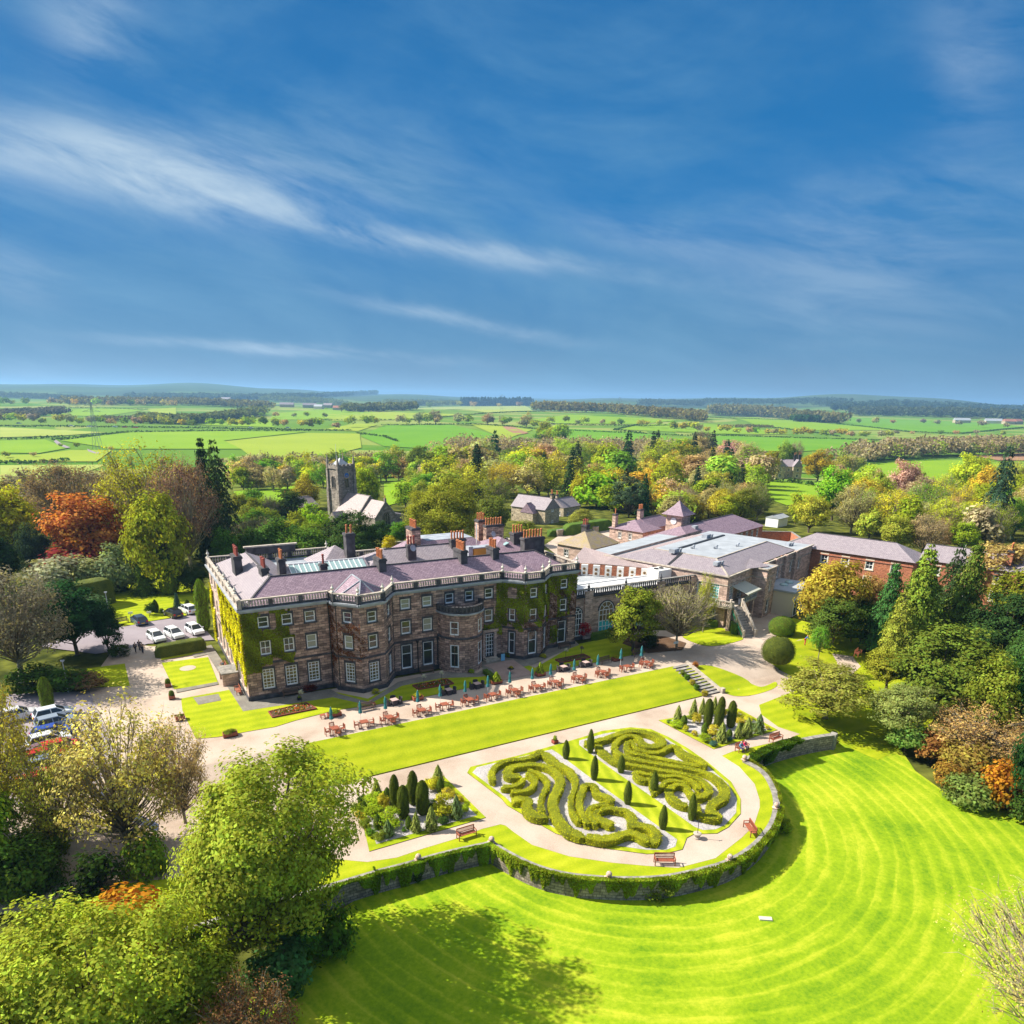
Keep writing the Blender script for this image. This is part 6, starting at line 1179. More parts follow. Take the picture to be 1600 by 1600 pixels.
# ---------------------------------------------------------------- box hedges of the parterre
def fA(l): return [(740 + x / 10, 1150 + y / 10) for x, y in l]
def fB(l): return [(880 + x / 8.889, 1180 + y / 8.889) for x, y in l]
def fC(l): return [(900 + x / 10, 1120 + y / 10) for x, y in l]
def fD(l): return [(1020 + x / 10, 1150 + y / 10) for x, y in l]
from mathutils import noise as mnoise
HH = .67
def hedge_ribbon(px, w, label, m='box', h=HH, closed=False, cat='hedge', name='box_hedge', group=None, z0=ZP + .09, pts=None):
    c = pts or [P(x, y, z0 + h) for x, y in px]; c = spline([(p[0], p[1], 0) for p in c], 10, closed); pts2 = [c[0]]; ws = w if hasattr(w, '__len__') else [w] * 2
    for p in c[1:]:
        if (p - pts2[-1]).length > .16: pts2.append(p)
    n = len(pts2); prof = []
    for k in range(17):                                  # rounded-shoulder section
        a = k / 16; 
        if a < .25: prof.append((-.5, a / .25 * .88))
        elif a > .75: prof.append((.5, (1 - a) / .25 * .88))
        else: u = (a - .25) / .5; prof.append((-.5 * math.copysign(abs(math.cos(math.pi * u)) ** .4, math.cos(math.pi * u)), .88 + .12 * math.sin(math.pi * u) ** .4))
    rings = []
    for i, p in enumerate(pts2):
        a = pts2[(i - 1) % n] if closed else pts2[max(i - 1, 0)]; b = pts2[(i + 1) % n] if closed else pts2[min(i + 1, n - 1)]
        t = (b - a).normalized(); nv = Vector((t.y, -t.x, 0)); f = i / max(1, n - 1); f2 = f * (len(ws) - 1); k = min(int(f2), len(ws) - 2); ww = ws[k] + (ws[k + 1] - ws[k]) * (f2 - k)
        e = 1.0
        if not closed:
            d = min(i, n - 1 - i) * .16; e = min(1, math.sqrt(max(0.02, 1 - (1 - min(1, d / (ww * .42))) ** 2)))
        r = []
        for x, z in prof:
            q = p + nv * (x * ww * e) + Vector((0, 0, z0 + z * h * (.35 + .65 * min(1, e * 1.15) if e < 1 else 1)))
            s = mnoise.noise(Vector((q.x * 3.1, q.y * 3.1, q.z * 3.1))) * .045 + mnoise.noise(q * 9) * .03; q += nv * (s * (1 if x > 0 else -1)) + Vector((0, 0, s * z * 1.0)); r.append(tuple(q))
        rings.append(r)
    if closed: rings.append(rings[0])
    q = MB(); q.rings(rings, False, 0, cap=False)
    if not closed: q.poly(rings[0][::-1]); q.poly(rings[-1])
    # a skin of small leaves
    rs = np.random.RandomState(n); V = np.array([v for r in rings for v in r]); m_ = int(n * .16 * 400); idx = rs.randint(0, len(V), m_); C = V[idx] + rs.normal(size=(m_, 3)) * np.array([.07, .07, .03]); C = C[C[:, 2] > z0 + .06]
    cen = np.repeat(np.array([[p.x, p.y, z0 + h * .45] for p in pts2] + ([[pts2[0].x, pts2[0].y, z0 + h * .45]] if closed else [])), 17, axis=0)[idx][:0]
    o = q.build(name, [M[m]], smooth_=True, uv=False, at=(pts2[0].x, pts2[0].y, z0)); tag(o, label, cat, group)
    N_ = rs.normal(size=C.shape) + np.array([0, 0, .9]); me = leaf_mesh('leaves', C - np.array([pts2[0].x, pts2[0].y, z0]), N_, .085 * rs.uniform(.6, 1.4, len(C)), rs.uniform(0, 1, len(C)), np.full(len(C), .5), M['needle'], .7)
    lv = bpy.data.objects.new('leaves', me); COL.objects.link(lv); adopt(lv, o); lv.color = ((.52, .50, .012) if m == 'box' else (.15, .19, .02)) + (1,)
    return o
LH = [
 (fA([(315, 700), (280, 620), (290, 540), (350, 460), (450, 400), (570, 365), (720, 350), (850, 330), (960, 290), (1040, 240), (1130, 225)]), [1.0, .9, .95, .95, 1.1, 1.4], 'outermost box hedge curling round the far left corner of the left parterre'),
 (fA([(1060, 235), (1160, 300), (1240, 370), (1340, 440), (1450, 500), (1530, 545)]) + fB([(90, 225), (160, 310), (170, 390), (150, 490), (112, 590), (108, 690), (135, 790), (200, 880), (245, 925)]), [1.5, 1.4, 1.3, 1.2, .8, .75, .7, .85], 'long box hedge tapering down beside the grass strip in the left parterre'),
 (fA([(740, 590), (640, 620), (550, 600), (540, 530), (620, 470), (760, 445), (900, 435), (1050, 445), (1180, 480), (1285, 550), (1350, 640), (1350, 740), (1305, 850), (1250, 960), (1240, 1060), (1265, 1170), (1320, 1290), (1410, 1390), (1520, 1500)]) + fB([(130, 1060), (230, 1100), (310, 1085)]), [1.2, 1.5, 1.2, 1.05, 1.1, 1.35, 1.45, 1.4, 1.45, 1.5, 1.5], 'thick S-shaped main box hedge of the left parterre'),
 (fB([(300, 1110), (420, 1130), (560, 1150), (700, 1130), (830, 1085), (930, 1070), (1030, 1090), (1130, 1140), (1240, 1180)]), [1.3, 1.5, 1.4, 1.2, 1.3, 1.7], 'wavy box hedge along the front edge of the left parterre'),
 (fB([(1230, 1200), (1300, 1110), (1260, 1030), (1180, 985), (1060, 960), (960, 950), (960, 850), (880, 770), (760, 745), (640, 725), (530, 750), (455, 790), (460, 840), (530, 890), (630, 930), (720, 970)]), [1.5, 1.3, 1.2, 1.3, 1.3, 1.0, .8, .75, .8, 1.2, 1.4], 'box hedge spiral at the near right end of the left parterre'),
 (fB([(690, 640), (620, 575), (500, 535), (450, 500), (450, 440), (390, 400), (300, 410), (270, 480), (235, 570), (225, 670), (250, 790), (310, 890), (360, 960)]), [1.2, 1.2, 1.0, .95, .9, 1.0, 1.0, 1.0, .9, 1.0], 'looped box hedge in the middle of the left parterre'),
 (fB([(650, 670), (540, 680), (430, 700), (365, 750), (360, 820), (400, 890), (470, 960)]), [1.0, .8, .8, .75, .8, .9], 'short inner curved box hedge beside the spiral of the left parterre'),
 (fA([(430, 770), (520, 780), (620, 770), (710, 740), (760, 690), (785, 630)]), [1.3, .8, .75, .75, .7], 'short blunt box hedge under the bulb of the left parterre'),
 (fA([(570, 860), (690, 855), (810, 845), (900, 800), (950, 730), (945, 660), (890, 600), (810, 565)]), [.75, .8, .85, .9, .85, .8], 'hooked box hedge with bronzed tips in the left parterre'),
 (fA([(830, 530), (950, 550), (1060, 600), (1140, 680), (1150, 770), (1105, 860), (1060, 960), (1045, 1060), (1060, 1150), (1110, 1190)]), [.7, .75, .75, .75, .7, .75, .9], 'thin S-shaped box hedge inside the left parterre'),
 (fA([(1170, 1225), (1080, 1240), (960, 1225), (870, 1170), (830, 1090), (850, 1000), (770, 975), (680, 980), (600, 1010)]), [1.3, 1.5, 1.5, 1.4, 1.4, 1.4, 1.4], 'broad lobed box hedge at the near left of the left parterre'),
 (fC([(130, 400), (240, 380), (390, 350), (520, 310), (650, 260), (800, 220), (950, 215), (1120, 240), (1260, 290), (1340, 360), (1320, 420), (1220, 450), (1120, 445), (1035, 410), (1000, 340), (920, 290), (820, 285), (720, 315), (640, 380), (600, 450), (630, 530), (720, 600), (860, 640), (1060, 680), (1300, 725), (1500, 755)]) + fD([(420, 475), (600, 505), (780, 545), (930, 605), (1060, 710), (1130, 840), (1100, 950), (1000, 1015), (920, 1080), (905, 1150), (980, 1210), (1040, 1290)]), [1.5, 1.2, 1.2, 1.3, 1.5, 1.5, 1.2, .9, .9, 1.0, 1.1, .85, .85, .9, 1.1, 1.4, 1.5, 1.3, 1.4], 'longest box hedge sweeping from spiral to scroll across the right parterre'),
 (fC([(340, 420), (390, 510), (490, 590), (600, 670), (720, 715), (900, 745), (1100, 780), (1300, 820), (1500, 850)]) + fD([(420, 570), (560, 600), (680, 640), (790, 700), (870, 780), (870, 860), (790, 920), (690, 945), (600, 900), (560, 830), (500, 770), (400, 750), (300, 780), (250, 850), (290, 940), (370, 1010), (480, 1060), (570, 1070)]), [1.2, 1.1, 1.0, .8, .8, .8, .8, .85, 1.0, 1.1, .8, .8, .8, 1.1, 1.2, 1.1], 'second long box hedge ending in the round scroll of the right parterre'),
 (fC([(1180, 960), (1080, 970), (990, 950), (930, 880), (960, 850), (1080, 880), (1250, 905), (1450, 920)]) + fD([(330, 610), (480, 640), (600, 690), (690, 760), (720, 830)]), [.9, .95, .8, .7, .7, .7, .7, .7, .75], 'thin box hedge doubling back beside the fourth cypress of the right parterre'),
 (fD([(0, 870), (60, 820), (130, 780), (200, 710), (320, 685), (440, 700), (550, 735)]), [.8, .8, .75, .7, .6], 'short curved box hedge above the round scroll'),
 (fC([(870, 370), (800, 410), (800, 490), (860, 545), (980, 575), (1150, 610), (1320, 645), (1500, 680)]) + fD([(400, 400), (600, 440), (760, 470)]), [.8, .85, .8, .8, .8, .85, .9, .8], 'hooked box hedge running along the middle of the right parterre'),
 (fC([(870, 350), (905, 430), (960, 500), (1080, 535), (1210, 555), (1340, 530), (1440, 470), (1510, 445)]) + fD([(380, 170), (450, 240), (560, 300), (680, 350), (790, 420), (820, 470)]), [.7, .8, .8, .8, .8, 1.0, 1.3, 1.5, 1.6, 1.1], 'box hedge following the outer right side of the right parterre'),
 (fD([(690, 1030), (700, 1110), (720, 1200), (820, 1240), (930, 1260), (1040, 1280)]), [1.0, .8, .9, 1.1, 1.2], 'box hedge base bar at the near end of the right parterre'),
 (fC([(1190, 950), (1180, 1030), (1220, 1120)]), [.8, .75, .7], 'very short box hedge stub behind the fourth cypress'),
]
for px, w, lb in LH: hedge_ribbon(px, [v * .67 for v in w], lb)
# thin cypresses of the centre strip
TH = [(884, 1186, 1157), (922, 1177, 1140), (928, 1219, 1181), (970, 1208, 1181), (980, 1257, 1221), (1021, 1243, 1205), (1035, 1296, 1259), (1080, 1282, 1241)]
for i, (x, yb, yt) in enumerate(TH):
    p = P(x, yb, ZP); h = ztop(p.x, p.y, yt, ZP) - ZP; o = plant('thin', p + Vector((0, 0, .07)), .85, h, (.13, .17, .02), 'cypress')
    tag(o, 'slim dark cypress on the %s side of the parterre grass strip, %s from the manor' % (('left', 'right')[i % 2], nth(i // 2)), 'cypress', 'cypresses along the grass strip')
# conifer beds
def BL(l): return [(540 + x / 6.667, 1180 + y / 6.667) + tuple(r) for x, y, *r in l]
def BR_(l): return [(1020 + x / 8, 1060 + y / 8) + tuple(r) for x, y, *r in l]
KN = dict(column=('tall clipped columnar yew', 'column_yew', 'yew column'), cone=('pale tufted dwarf conifer', 'dwarf_conifer', 'conifer'), cone2=('bluish shaggy dwarf conifer', 'dwarf_conifer', 'conifer'), egg=('small egg-shaped conifer', 'egg_conifer', 'conifer'), low=('low spreading shrub', 'low_shrub', 'shrub'))
BEDL = BL([(515, 560, 220, .95 * 90, 'column'), (605, 650, 330, 105, 'column'), (705, 510, 180, 92, 'column'), (805, 610, 280, 115, 'column'), (325, 440, 260, 110, 'cone'), (435, 450, 340, 60, 'egg'), (650, 400, 300, 50, 'egg'), (965, 300, 110, 125, 'cone'), (985, 385, 255, 70, 'egg'), (195, 600, 480, 60, 'egg'), (335, 770, 620, 72, 'egg'),
  (445, 840, 680, 110, 'cone2'), (660, 765, 640, 60, 'egg'), (735, 790, 600, 100, 'cone'), (895, 770, 540, 125, 'cone'), (1155, 650, 430, 120, 'cone2'), (300, 520, 420, 150, 'low', 'lime'), (400, 560, 430, 90, 'low', 'gold'), (305, 620, 540, 170, 'low', 'lime'), (460, 720, 600, 200, 'low', 'lime'), (120, 600, 530, 110, 'low', 'lime'), (210, 740, 670, 90, 'low', 'olive'), (265, 840, 780, 90, 'low', 'green'),
  (360, 870, 810, 100, 'low', 'olive'), (890, 360, 260, 130, 'low', 'yellow'), (1050, 340, 300, 80, 'low', 'lime'), (1070, 420, 360, 100, 'low', 'gold'), (955, 445, 415, 32, 'low', 'gold'), (1020, 600, 460, 190, 'low', 'yellow'), (910, 560, 470, 80, 'low', 'dark'), (1240, 600, 520, 80, 'low', 'lime'), (1020, 700, 650, 90, 'low', 'deep'), (1180, 500, 430, 80, 'low', 'gold'), (160, 480, 440, 70, 'low', 'dark'), (610, 790, 760, 40, 'low', 'green'), (150, 660, 600, 80, 'low', 'gold')])
BEDR = BR_([(680, 580, 270, 95, 'column'), (815, 620, 330, 100, 'column'), (845, 480, 240, 80, 'column'), (970, 610, 295, 95, 'column'), (310, 540, 345, 105, 'cone'), (385, 595, 465, 75, 'egg'), (505, 480, 265, 100, 'cone'), (615, 440, 255, 80, 'cone'), (770, 380, 235, 75, 'cone'), (645, 705, 560, 80, 'egg'), (855, 790, 555, 130, 'cone'), (1060, 740, 550, 90, 'cone'), (1175, 720, 500, 130, 'cone'), (1320, 675, 460, 130, 'cone2'), (1110, 640, 560, 60, 'egg'),
  (950, 740, 640, 70, 'egg'), (550, 570, 460, 100, 'low', 'gold'), (310, 600, 540, 130, 'low', 'lime'), (410, 660, 600, 60, 'low', 'yellow'), (520, 715, 660, 60, 'low', 'gold'), (470, 500, 470, 70, 'low', 'olive'), (750, 720, 600, 110, 'low', 'gold'), (655, 780, 710, 130, 'low', 'lime'), (750, 790, 750, 60, 'low', 'gold'), (755, 840, 790, 75, 'low', 'blue'), (950, 780, 740, 70, 'low', 'blue'), (1090, 560, 510, 100, 'low', 'gold'), (1085, 480, 430, 100, 'low', 'yellow'), (1200, 520, 480, 90, 'low', 'yellow'),
  (1240, 620, 560, 90, 'low', 'lime'), (900, 470, 400, 60, 'low', 'gold'), (740, 470, 390, 60, 'low', 'lime'), (1430, 635, 600, 50, 'low', 'gold'), (205, 555, 520, 50, 'low', 'green')])
CK = dict(column=(.11, .14, .015), cone=(.32, .36, .08), cone2=(.17, .24, .08), egg=(.12, .19, .02))
HUE = dict(lime='lime-green', gold='golden', yellow='yellow', olive='olive', green='mid-green', dark='dark', deep='deep green', blue='blue-green')
for side, bed in (('left', BEDL), ('right', BEDR)):
    cnt = {}; bed.sort(key=lambda t: t[0])
    for b in bed:
        k = b[4] + (b[5] if len(b) > 5 else ''); cnt[k] = cnt.get(k, 0) + 1
    seen = {}
    for x, yb, yt, w, kd, *cl in bed:
        sc = 6.667 if side == 'left' else 8; yt = (1180 if side == 'left' else 1060) + yt / sc; w = w / sc; p = P(x, yb, ZP + .08); h = max(.35, ztop(p.x, p.y, yt, ZP) - ZP - .08); k = kd + (cl[0] if cl else ''); i = seen.get(k, 0); seen[k] = i + 1
        col_ = tuple(v * 1.25 for v in LG[cl[0]]) if cl else CK[kd]; o = plant('bush' if cl else kd, p, w / pxm(p) * (1.2 if kd != 'low' else 1.6), h * (1.05 if kd != 'low' else 1.35), col_, KN[kd][1])
        d = KN[kd][0]; d = 'low ' + HUE[cl[0]] + ' spreading shrub' if cl else d
        tag(o, '%s in the %s conifer bed%s' % (d, side, ', ' + order(i, cnt[k]) if cnt[k] > 1 else ''), KN[kd][2], None if cl else 'conifers in the %s planting bed' % side)

# ---------------------------------------------------------------- clipped hedges and topiary near the house
def block_hedge(name, label, a, b, w, h, z, m='greenhedge', leafc=(.08, .15, .02)):
    return hedge_ribbon(None, w, label, m, h, name=name, z0=z, pts=[a, a.lerp(b, .33), a.lerp(b, .66), b])
V = lambda x, y: Vector((x, y, 0))
block_hedge('clipped_hedge', 'long clipped yew hedge in front of the three white parked cars', P(240, 1010, 1.7) , P(322, 996, 1.7), 1.7, 1.75, 0, 'yew')
block_hedge('clipped_hedge', 'low dark green hedge under the teal and yellow arched window', V(63.4, 86.4), V(71.3, 87.0), 1.1, 1.15, 0)
block_hedge('clipped_hedge', 'tall green hedge behind the stable yard wall', P(880, 822, 2.6), P(955, 812, 2.6), 3.2, 4.0, -1)
block_hedge('clipped_hedge', 'lower clipped hedge left of the tall yard hedge', P(856, 832, 1), P(884, 828, 1), 2.4, 2.6, -1)
block_hedge('clipped_hedge', 'small dark hedge beside the terrace door path', P(757, 1046, .5), P(775, 1060, .5), .7, .6, 0)
block_hedge('clipped_hedge', 'bright green hedge beneath the outside stair', P(1150, 985, .8), P(1142, 970, .8), 1.2, 1.8, 0)
block_hedge('clipped_hedge', 'low green hedge under the balcony windows', P(1098, 972, .8), P(1122, 972, .8), 1.2, 1.2, 0)
block_hedge('clipped_hedge', 'dark tall hedge enclosing the car-park lawn', P(92, 935, 2.5), P(176, 918, 2.5), 3.5, 4.6, 0, 'yew')
for x, yb, yt, w, c, lb in ((1214, 1037, 995, 49, (.10, .12, .02), 'large olive clipped ball nearest the gravel walk'), (1221, 995, 964, 40, (.13, .24, .02), 'bright green rounded clipped bush behind the olive ball'), (909, 1001, 966, 29, (.50, .025, .05), 'crimson clipped shrub between manor and link wing')):
    p = P(x, yb - 4, 0); h = ztop(p.x, p.y, yt) ; tag(plant('ball' if c[0] < .2 else 'bush', p, w / pxm(p) * 1.05, h, c, 'clipped_bush'), lb, 'clipped bush')

# ---------------------------------------------------------------- garden furniture
def make_chair():
    r = empty('garden_chair', (0, 0, 0)); q = MB()
    for k in range(5): q.box(-.24, -.22 + k * .095, .42, .24, -.145 + k * .095, .45)
    q.build('seat', M['wood'], r); q = MB(); q.box(-.26, .22, .86, .26, .27, .95)
    for k in range(6): q.box(-.23 + k * .085, .23, .45, -.195 + k * .085, .26, .88)
    q.build('backrest', M['wood'], r)
    for s in (-1, 1): q = MB(); q.box(s * .27 - .035, -.26, .64, s * .27 + .035, .25, .68); q.build('armrest', M['wood'], r)
    for s in (-1, 1):
        for y, h in ((-.23, .64), (.245, .92)): q = MB(); q.box(s * .26 - .03, y - .03, 0, s * .26 + .03, y + .03, h); q.build('leg', M['wood'], r)
    return r
def make_table():
    r = empty('garden_table', (0, 0, 0)); q = MB()
    for k in range(9): q.box(-.45, -.45 + k * .1003, .70, .45, -.36 + k * .1003, .735)
    q.box(-.42, -.42, .62, .42, -.38, .70); q.box(-.42, .38, .62, .42, .42, .70); q.build('tabletop', M['wood'], r)
    for a in (-1, 1):
        for b in (-1, 1): q = MB(); q.box(a * .38 - .035, b * .38 - .035, 0, a * .38 + .035, b * .38 + .035, .7); q.build('leg', M['wood'], r)
    return r
def make_parasol():
    r = empty('parasol', (0, 0, 0)); q = MB(); q.tube([(0, 0, 0), (0, 0, 2.75)], .025, 6); q.build('pole', M['white'], r)
    q = MB(); R_ = []
    for z, rr in ((1.25, .20), (1.5, .17), (1.7, .12), (2.1, .15), (2.5, .10), (2.72, .03)): R_.append([((rr * (1 + .22 * (k % 2))) * math.cos(k * math.pi / 8), (rr * (1 + .22 * (k % 2))) * math.sin(k * math.pi / 8), z) for k in range(16)])
    q.rings(R_); q.build('canopy', M['teal'], r); q = MB(); q.lathe((0, 0, 0), [(.25, 0), (.25, .06), (.05, .1)], 10); q.build('base', M['iron'], r); return r
def make_wtable():
    r = empty('wicker_table', (0, 0, 0)); q = MB(); q.box(-.42, -.42, .70, .42, .42, .74); q.build('tabletop', M['tabletop'], r); q = MB(); q.box(-.33, -.33, 0, .33, .33, .70); q.build('pedestal', M['wicker'], r); return r
def make_wchair():
    r = empty('wicker_chair', (0, 0, 0)); q = MB(); q.box(-.26, -.24, .0, .26, .26, .44); q.build('seat', M['wicker'], r)
    q = MB(); q.rings([[((.32 + .02 * k) * math.cos(a), (.30 + .02 * k) * math.sin(a), .40 + k * .24) for a in [math.pi * j / 10 for j in range(11)]] + [((.26 + .02 * k) * math.cos(a), (.24 + .02 * k) * math.sin(a), .40 + k * .24) for a in [math.pi * j / 10 for j in range(10, -1, -1)]] for k in range(3)]); q.build('backrest', M['wicker'], r); return r
def make_bench(w=1.7, m='wood'):
    r = empty('garden_bench', (0, 0, 0)); q = MB()
    for k in range(6): q.box(-w / 2, -.26 + k * .088, .42, w / 2, -.19 + k * .088, .45)
    q.build('seat', M[m], r); q = MB(); q.box(-w / 2, .25, .88, w / 2, .30, .97); q.box(-w / 2, .25, .5, w / 2, .29, .56); n = int(w / .1)
    for k in range(n): q.box(-w / 2 + .03 + k * w / n, .255, .54, -w / 2 + .075 + k * w / n, .285, .9)
    q.build('backrest', M[m], r)
    for s in (-1, 1): q = MB(); q.box(s * w / 2 - .04, -.3, .64, s * w / 2 + .04, .28, .69); q.build('armrest', M[m], r)
    for s in (-1, 1):
        for y, h in ((-.26, .64), (.27, .95)): q = MB(); q.box(s * w / 2 - .035, y - .035, 0, s * w / 2 + .035, y + .035, h); q.build('leg', M[m], r)
    return r
_used = {}
def put(proto, x, y, z, rz, label, cat, group=None):
    if proto.name not in _used: _used[proto.name] = 1; o = proto
    else: o = dup(proto)
    o.location = (x, y, z); o.rotation_euler = (0, 0, rz)
    for k in ('label', 'category', 'group'):
        if k in o: del o[k]
    return tag(o, label, cat, group)
CHA, TAB, PAR, WTB, WCH, BEN, BEN2 = make_chair(), make_table(), make_parasol(), make_wtable(), make_wchair(), make_bench(), make_bench(1.8, 'wood2')
z5 = lambda x, y: (420 + x / 4, 1000 + y / 4); z6 = lambda x, y: (780 + x / 3.478, 980 + y / 3.478)
SETS = [(z5(415, 600), 4), (z5(597, 560), 2), (z5(755, 530), 4), (z5(958, 485), 3), (z5(1098, 448), 2), (z5(1255, 418), 3), (z5(1398, 385), 2), (z5(1535, 358), 4), (z6(205, 360), 3), (z6(305, 335), 4), (z6(433, 308), 4), (z6(562, 280), 4), (z6(693, 250), 2), (z6(800, 228), 4)]
PARA = [z5(408, 525), z5(592, 488), z5(755, 455), z5(962, 420), z5(1102, 385), z5(1247, 355), z5(1402, 325), z5(1537, 295), z6(199, 303), z6(304, 280), z6(436, 258), z6(566, 230), z6(694, 212), z6(805, 183)]
for i, ((x, y), n) in enumerate(SETS):
    p = P(x, y - 4, 0); rot = random.Random(i).uniform(-.12, .12)
    put(TAB, p.x, p.y, 0, rot, 'square red-brown wooden table, %s in the terrace row' % order(i, 14), 'table', 'wooden tables along the gravel terrace')
    sides = [(-.85, 0, math.pi / 2, 'left'), (.85, 0, -math.pi / 2, 'right'), (0, .85, 0, 'far'), (0, -.85, math.pi, 'near')][:n]
    if n == 3: sides = sides[:3]
    for dx, dy, a, sd in sides:
        ca, sa = math.cos(rot), math.sin(rot); rr = random.Random(i * 7 + len(sd)).uniform(-.15, .15)
        put(CHA, p.x + dx * ca - dy * sa, p.y + dx * sa + dy * ca, 0, a + rot + rr, 'wooden garden armchair on the %s side of the %s terrace table from the left' % (sd, nth(i)), 'chair', 'wooden armchairs round the terrace tables')
for i, (x, y) in enumerate(PARA):
    k = min(SETS, key=lambda s: abs(s[0][0] - x)); q = P(k[0][0], k[0][1] - 4, 0)   # each folded parasol stands in the hole of its table
    if i == 12: c = Vector((q.x + .1, q.y + 1.6, 0))
    else: c = Vector((q.x, q.y + 1.25, 0))
    put(PAR, c.x, c.y, 0, i * .7, 'folded teal parasol, %s along the terrace' % order(i, 14), 'parasol', 'folded teal parasols')
WT = [z5(785, 410), z5(1125, 345), z5(1300, 310), z6(348, 240), z6(470, 215)]
WT = [(z5(785, 405)), (z5(1125, 340)), (z5(1302, 302)), z6(350, 238), z6(470, 214)]
for i, (x, y) in enumerate(WT):
    p = P(x, y, 0); put(WTB, p.x, p.y, 0, .1, 'pale-topped table with dark wicker base by the lawn edge, %s' % order(i, 5), 'table', 'wicker dining sets at the lawn edge')
    for dx, dy, a, sd in ((-.72, .1, math.pi / 2, 'left'), (.72, 0, -math.pi / 2, 'right'), (.1, .72, 0, 'far')): put(WCH, p.x + dx, p.y + dy, 0, a, 'dark wicker tub chair on the %s side of the %s wicker table from the left' % (sd, nth(i)), 'chair', 'wicker tub chairs')
# benches: pixel of seat centre on the ground, heading, level
def hd(x0, y0, x1, y1, z): a, b = P(x0, y0, z), P(x1, y1, z); return math.atan2(b.y - a.y, b.x - a.x)
for pr, x, y, z, a, lb in [(BEN, 729, 1308, ZP + .02, 0.0, 'teak garden bench on the walk beside the left conifer bed'), (BEN, 1038, 1350, ZP + .02, math.radians(180 - 29 + 180), 'teak bench at the foot of the parterre curve'),
    (BEN, 1171, 1300, ZP + .02, math.radians(-115), 'reddish bench on the right bend of the parterre walk'), (BEN, 1159, 1172, ZP + .02, math.radians(5), 'bench with two people sitting on it'), (BEN, 1212, 1158, ZP + .02, math.radians(3), 'empty bench right of the seated couple'),
    (BEN2, 572, 1110, 0, math.radians(3), 'dark weathered bench beside the lawn at the left of the terrace'), (BEN2, 946, 1036, 0, math.radians(6), 'dark bench near the standard rose bed, between planter and table'), (BEN2, 996, 1024, 0, math.radians(10), 'dark bench at the right end of the terrace under the yew'),
    (BEN2, 455, 1088, 0, math.radians(0), 'shaded bench against the manor corner wall under the georgian windows'), (BEN2, 667, 1052, 0, math.radians(0), 'shaded bench against the wall left of the bow'), (BEN2, 882, 1013, 0, math.radians(0), 'shaded bench under the window at the manor right end'),
    (BEN, 372, 1083, 0, math.radians(-90), 'red-brown bench on the flags at the sunlit side wall'), (BEN, 1340, 1024, 0, math.radians(20), 'low red bench at the end of the side path among the trees'), (BEN, 350, 1045, 0, math.radians(-90), 'bench with a seated reader by the side wall'),
    (BEN2, 191, 974, 0, math.radians(20), 'weathered bench on the car-park lawn')]:
    p = P(x, y, z); put(pr, p.x, p.y, z, a, lb, 'bench')
for i, (x, y, lb) in enumerate(((338, 488, 'small side table left of the wooden planter'), (652, 415, 'small side table at the right arm of the dark left bench'))):
    px = z5(x, y); p = P(px[0], px[1], 0); q = MB(); q.box(-.28, -.28, .42, .28, .28, .46)
    for a in (-1, 1):
        for b in (-1, 1): q.box(a * .24 - .03, b * .24 - .03, 0, a * .24 + .03, b * .24 + .03, .42)
    o = q.build('side_table', M['wood']); o.location = p; tag(o, lb, 'side table')
# planters, pots, flower beds
def planter(x, y, z, w, d, h, color, label, kind='bush', ph=.6, flowers=None, mt='wood', rz=0):
    p = P(x, y, z); r = root('planter', label, 'planter', p); q = MB(); q.box(p.x - w / 2, p.y - d / 2, z, p.x + w / 2, p.y + d / 2, z + h * .2); 
    for s in (0, 1): q.box(p.x - w / 2, p.y + (-d / 2 if s == 0 else d / 2 - .05), z, p.x + w / 2, p.y + (-d / 2 + .05 if s == 0 else d / 2), z + h); q.box(p.x + (-w / 2 if s == 0 else w / 2 - .05), p.y - d / 2 + .05, z, p.x + (-w / 2 + .05 if s == 0 else w / 2), p.y + d / 2 - .05, z + h)
    q.box(p.x - w / 2 + .05, p.y - d / 2 + .05, z + h * .2, p.x + w / 2 - .05, p.y + d / 2 - .05, z + h * .85, mi=1); part(q, 'trough', [M[mt], M['soil']], r)
    t = plant(kind, (p.x, p.y, z + h * .7), max(w, d) * .95, ph, color, 'planting'); t.name = 'planted_shrub'; tag(t, 'plant in the ' + label, 'shrub')
    return r
planter(*z5(410, 475), 0, 1.6, .8, .5, LG['lime'], 'wooden trough planter beside the first parasol')
planter(*z5(930, 372), 0, 1.3, .9, .5, LG['yellow'], 'wooden planter with yellow flowers left of the second wicker table')
planter(*z5(1422, 270), 0, 1.4, .9, .5, LG['lime'], 'wooden planter with a small cone left of the door path', 'cone', 1.3)
planter(*z6(222, 262), 0, 1.3, .9, .5, LG['lime'], 'wooden planter with a pale spire right of the door path', 'cone', 1.6)
planter(*z6(640, 180), 0, 1.6, .8, .5, LG['yellow'], 'dark planter with leafy flowers right of the bench', ph=.5)
planter(360, 1150, 0, 1.5, .8, .5, LG['olive'], 'low wooden planter at the near lawn corner', ph=.5)
planter(263, 1073, 0, .7, .7, .5, LG['green'], 'square tub with a green ball beside the round gravel patch', 'ball', .8)
planter(269, 1092, 0, .7, .7, .5, LG['green'], 'near square tub with a green ball by the drive', 'ball', .8)
planter(282, 1125, 0, 1.0, .8, .6, LG['olive'], 'wooden half-barrel beside the drive edge', ph=.4)
planter(867, 1157 + 4, ZP, .6, .6, .4, LG['lime'], 'red pot with a fern at the head of the parterre grass strip', ph=.8, mt='potd')
planter(468, 1094, 0, .5, .5, .4, LG['lime'], 'small dark tub against the shaded wall', ph=.4, mt='iron')
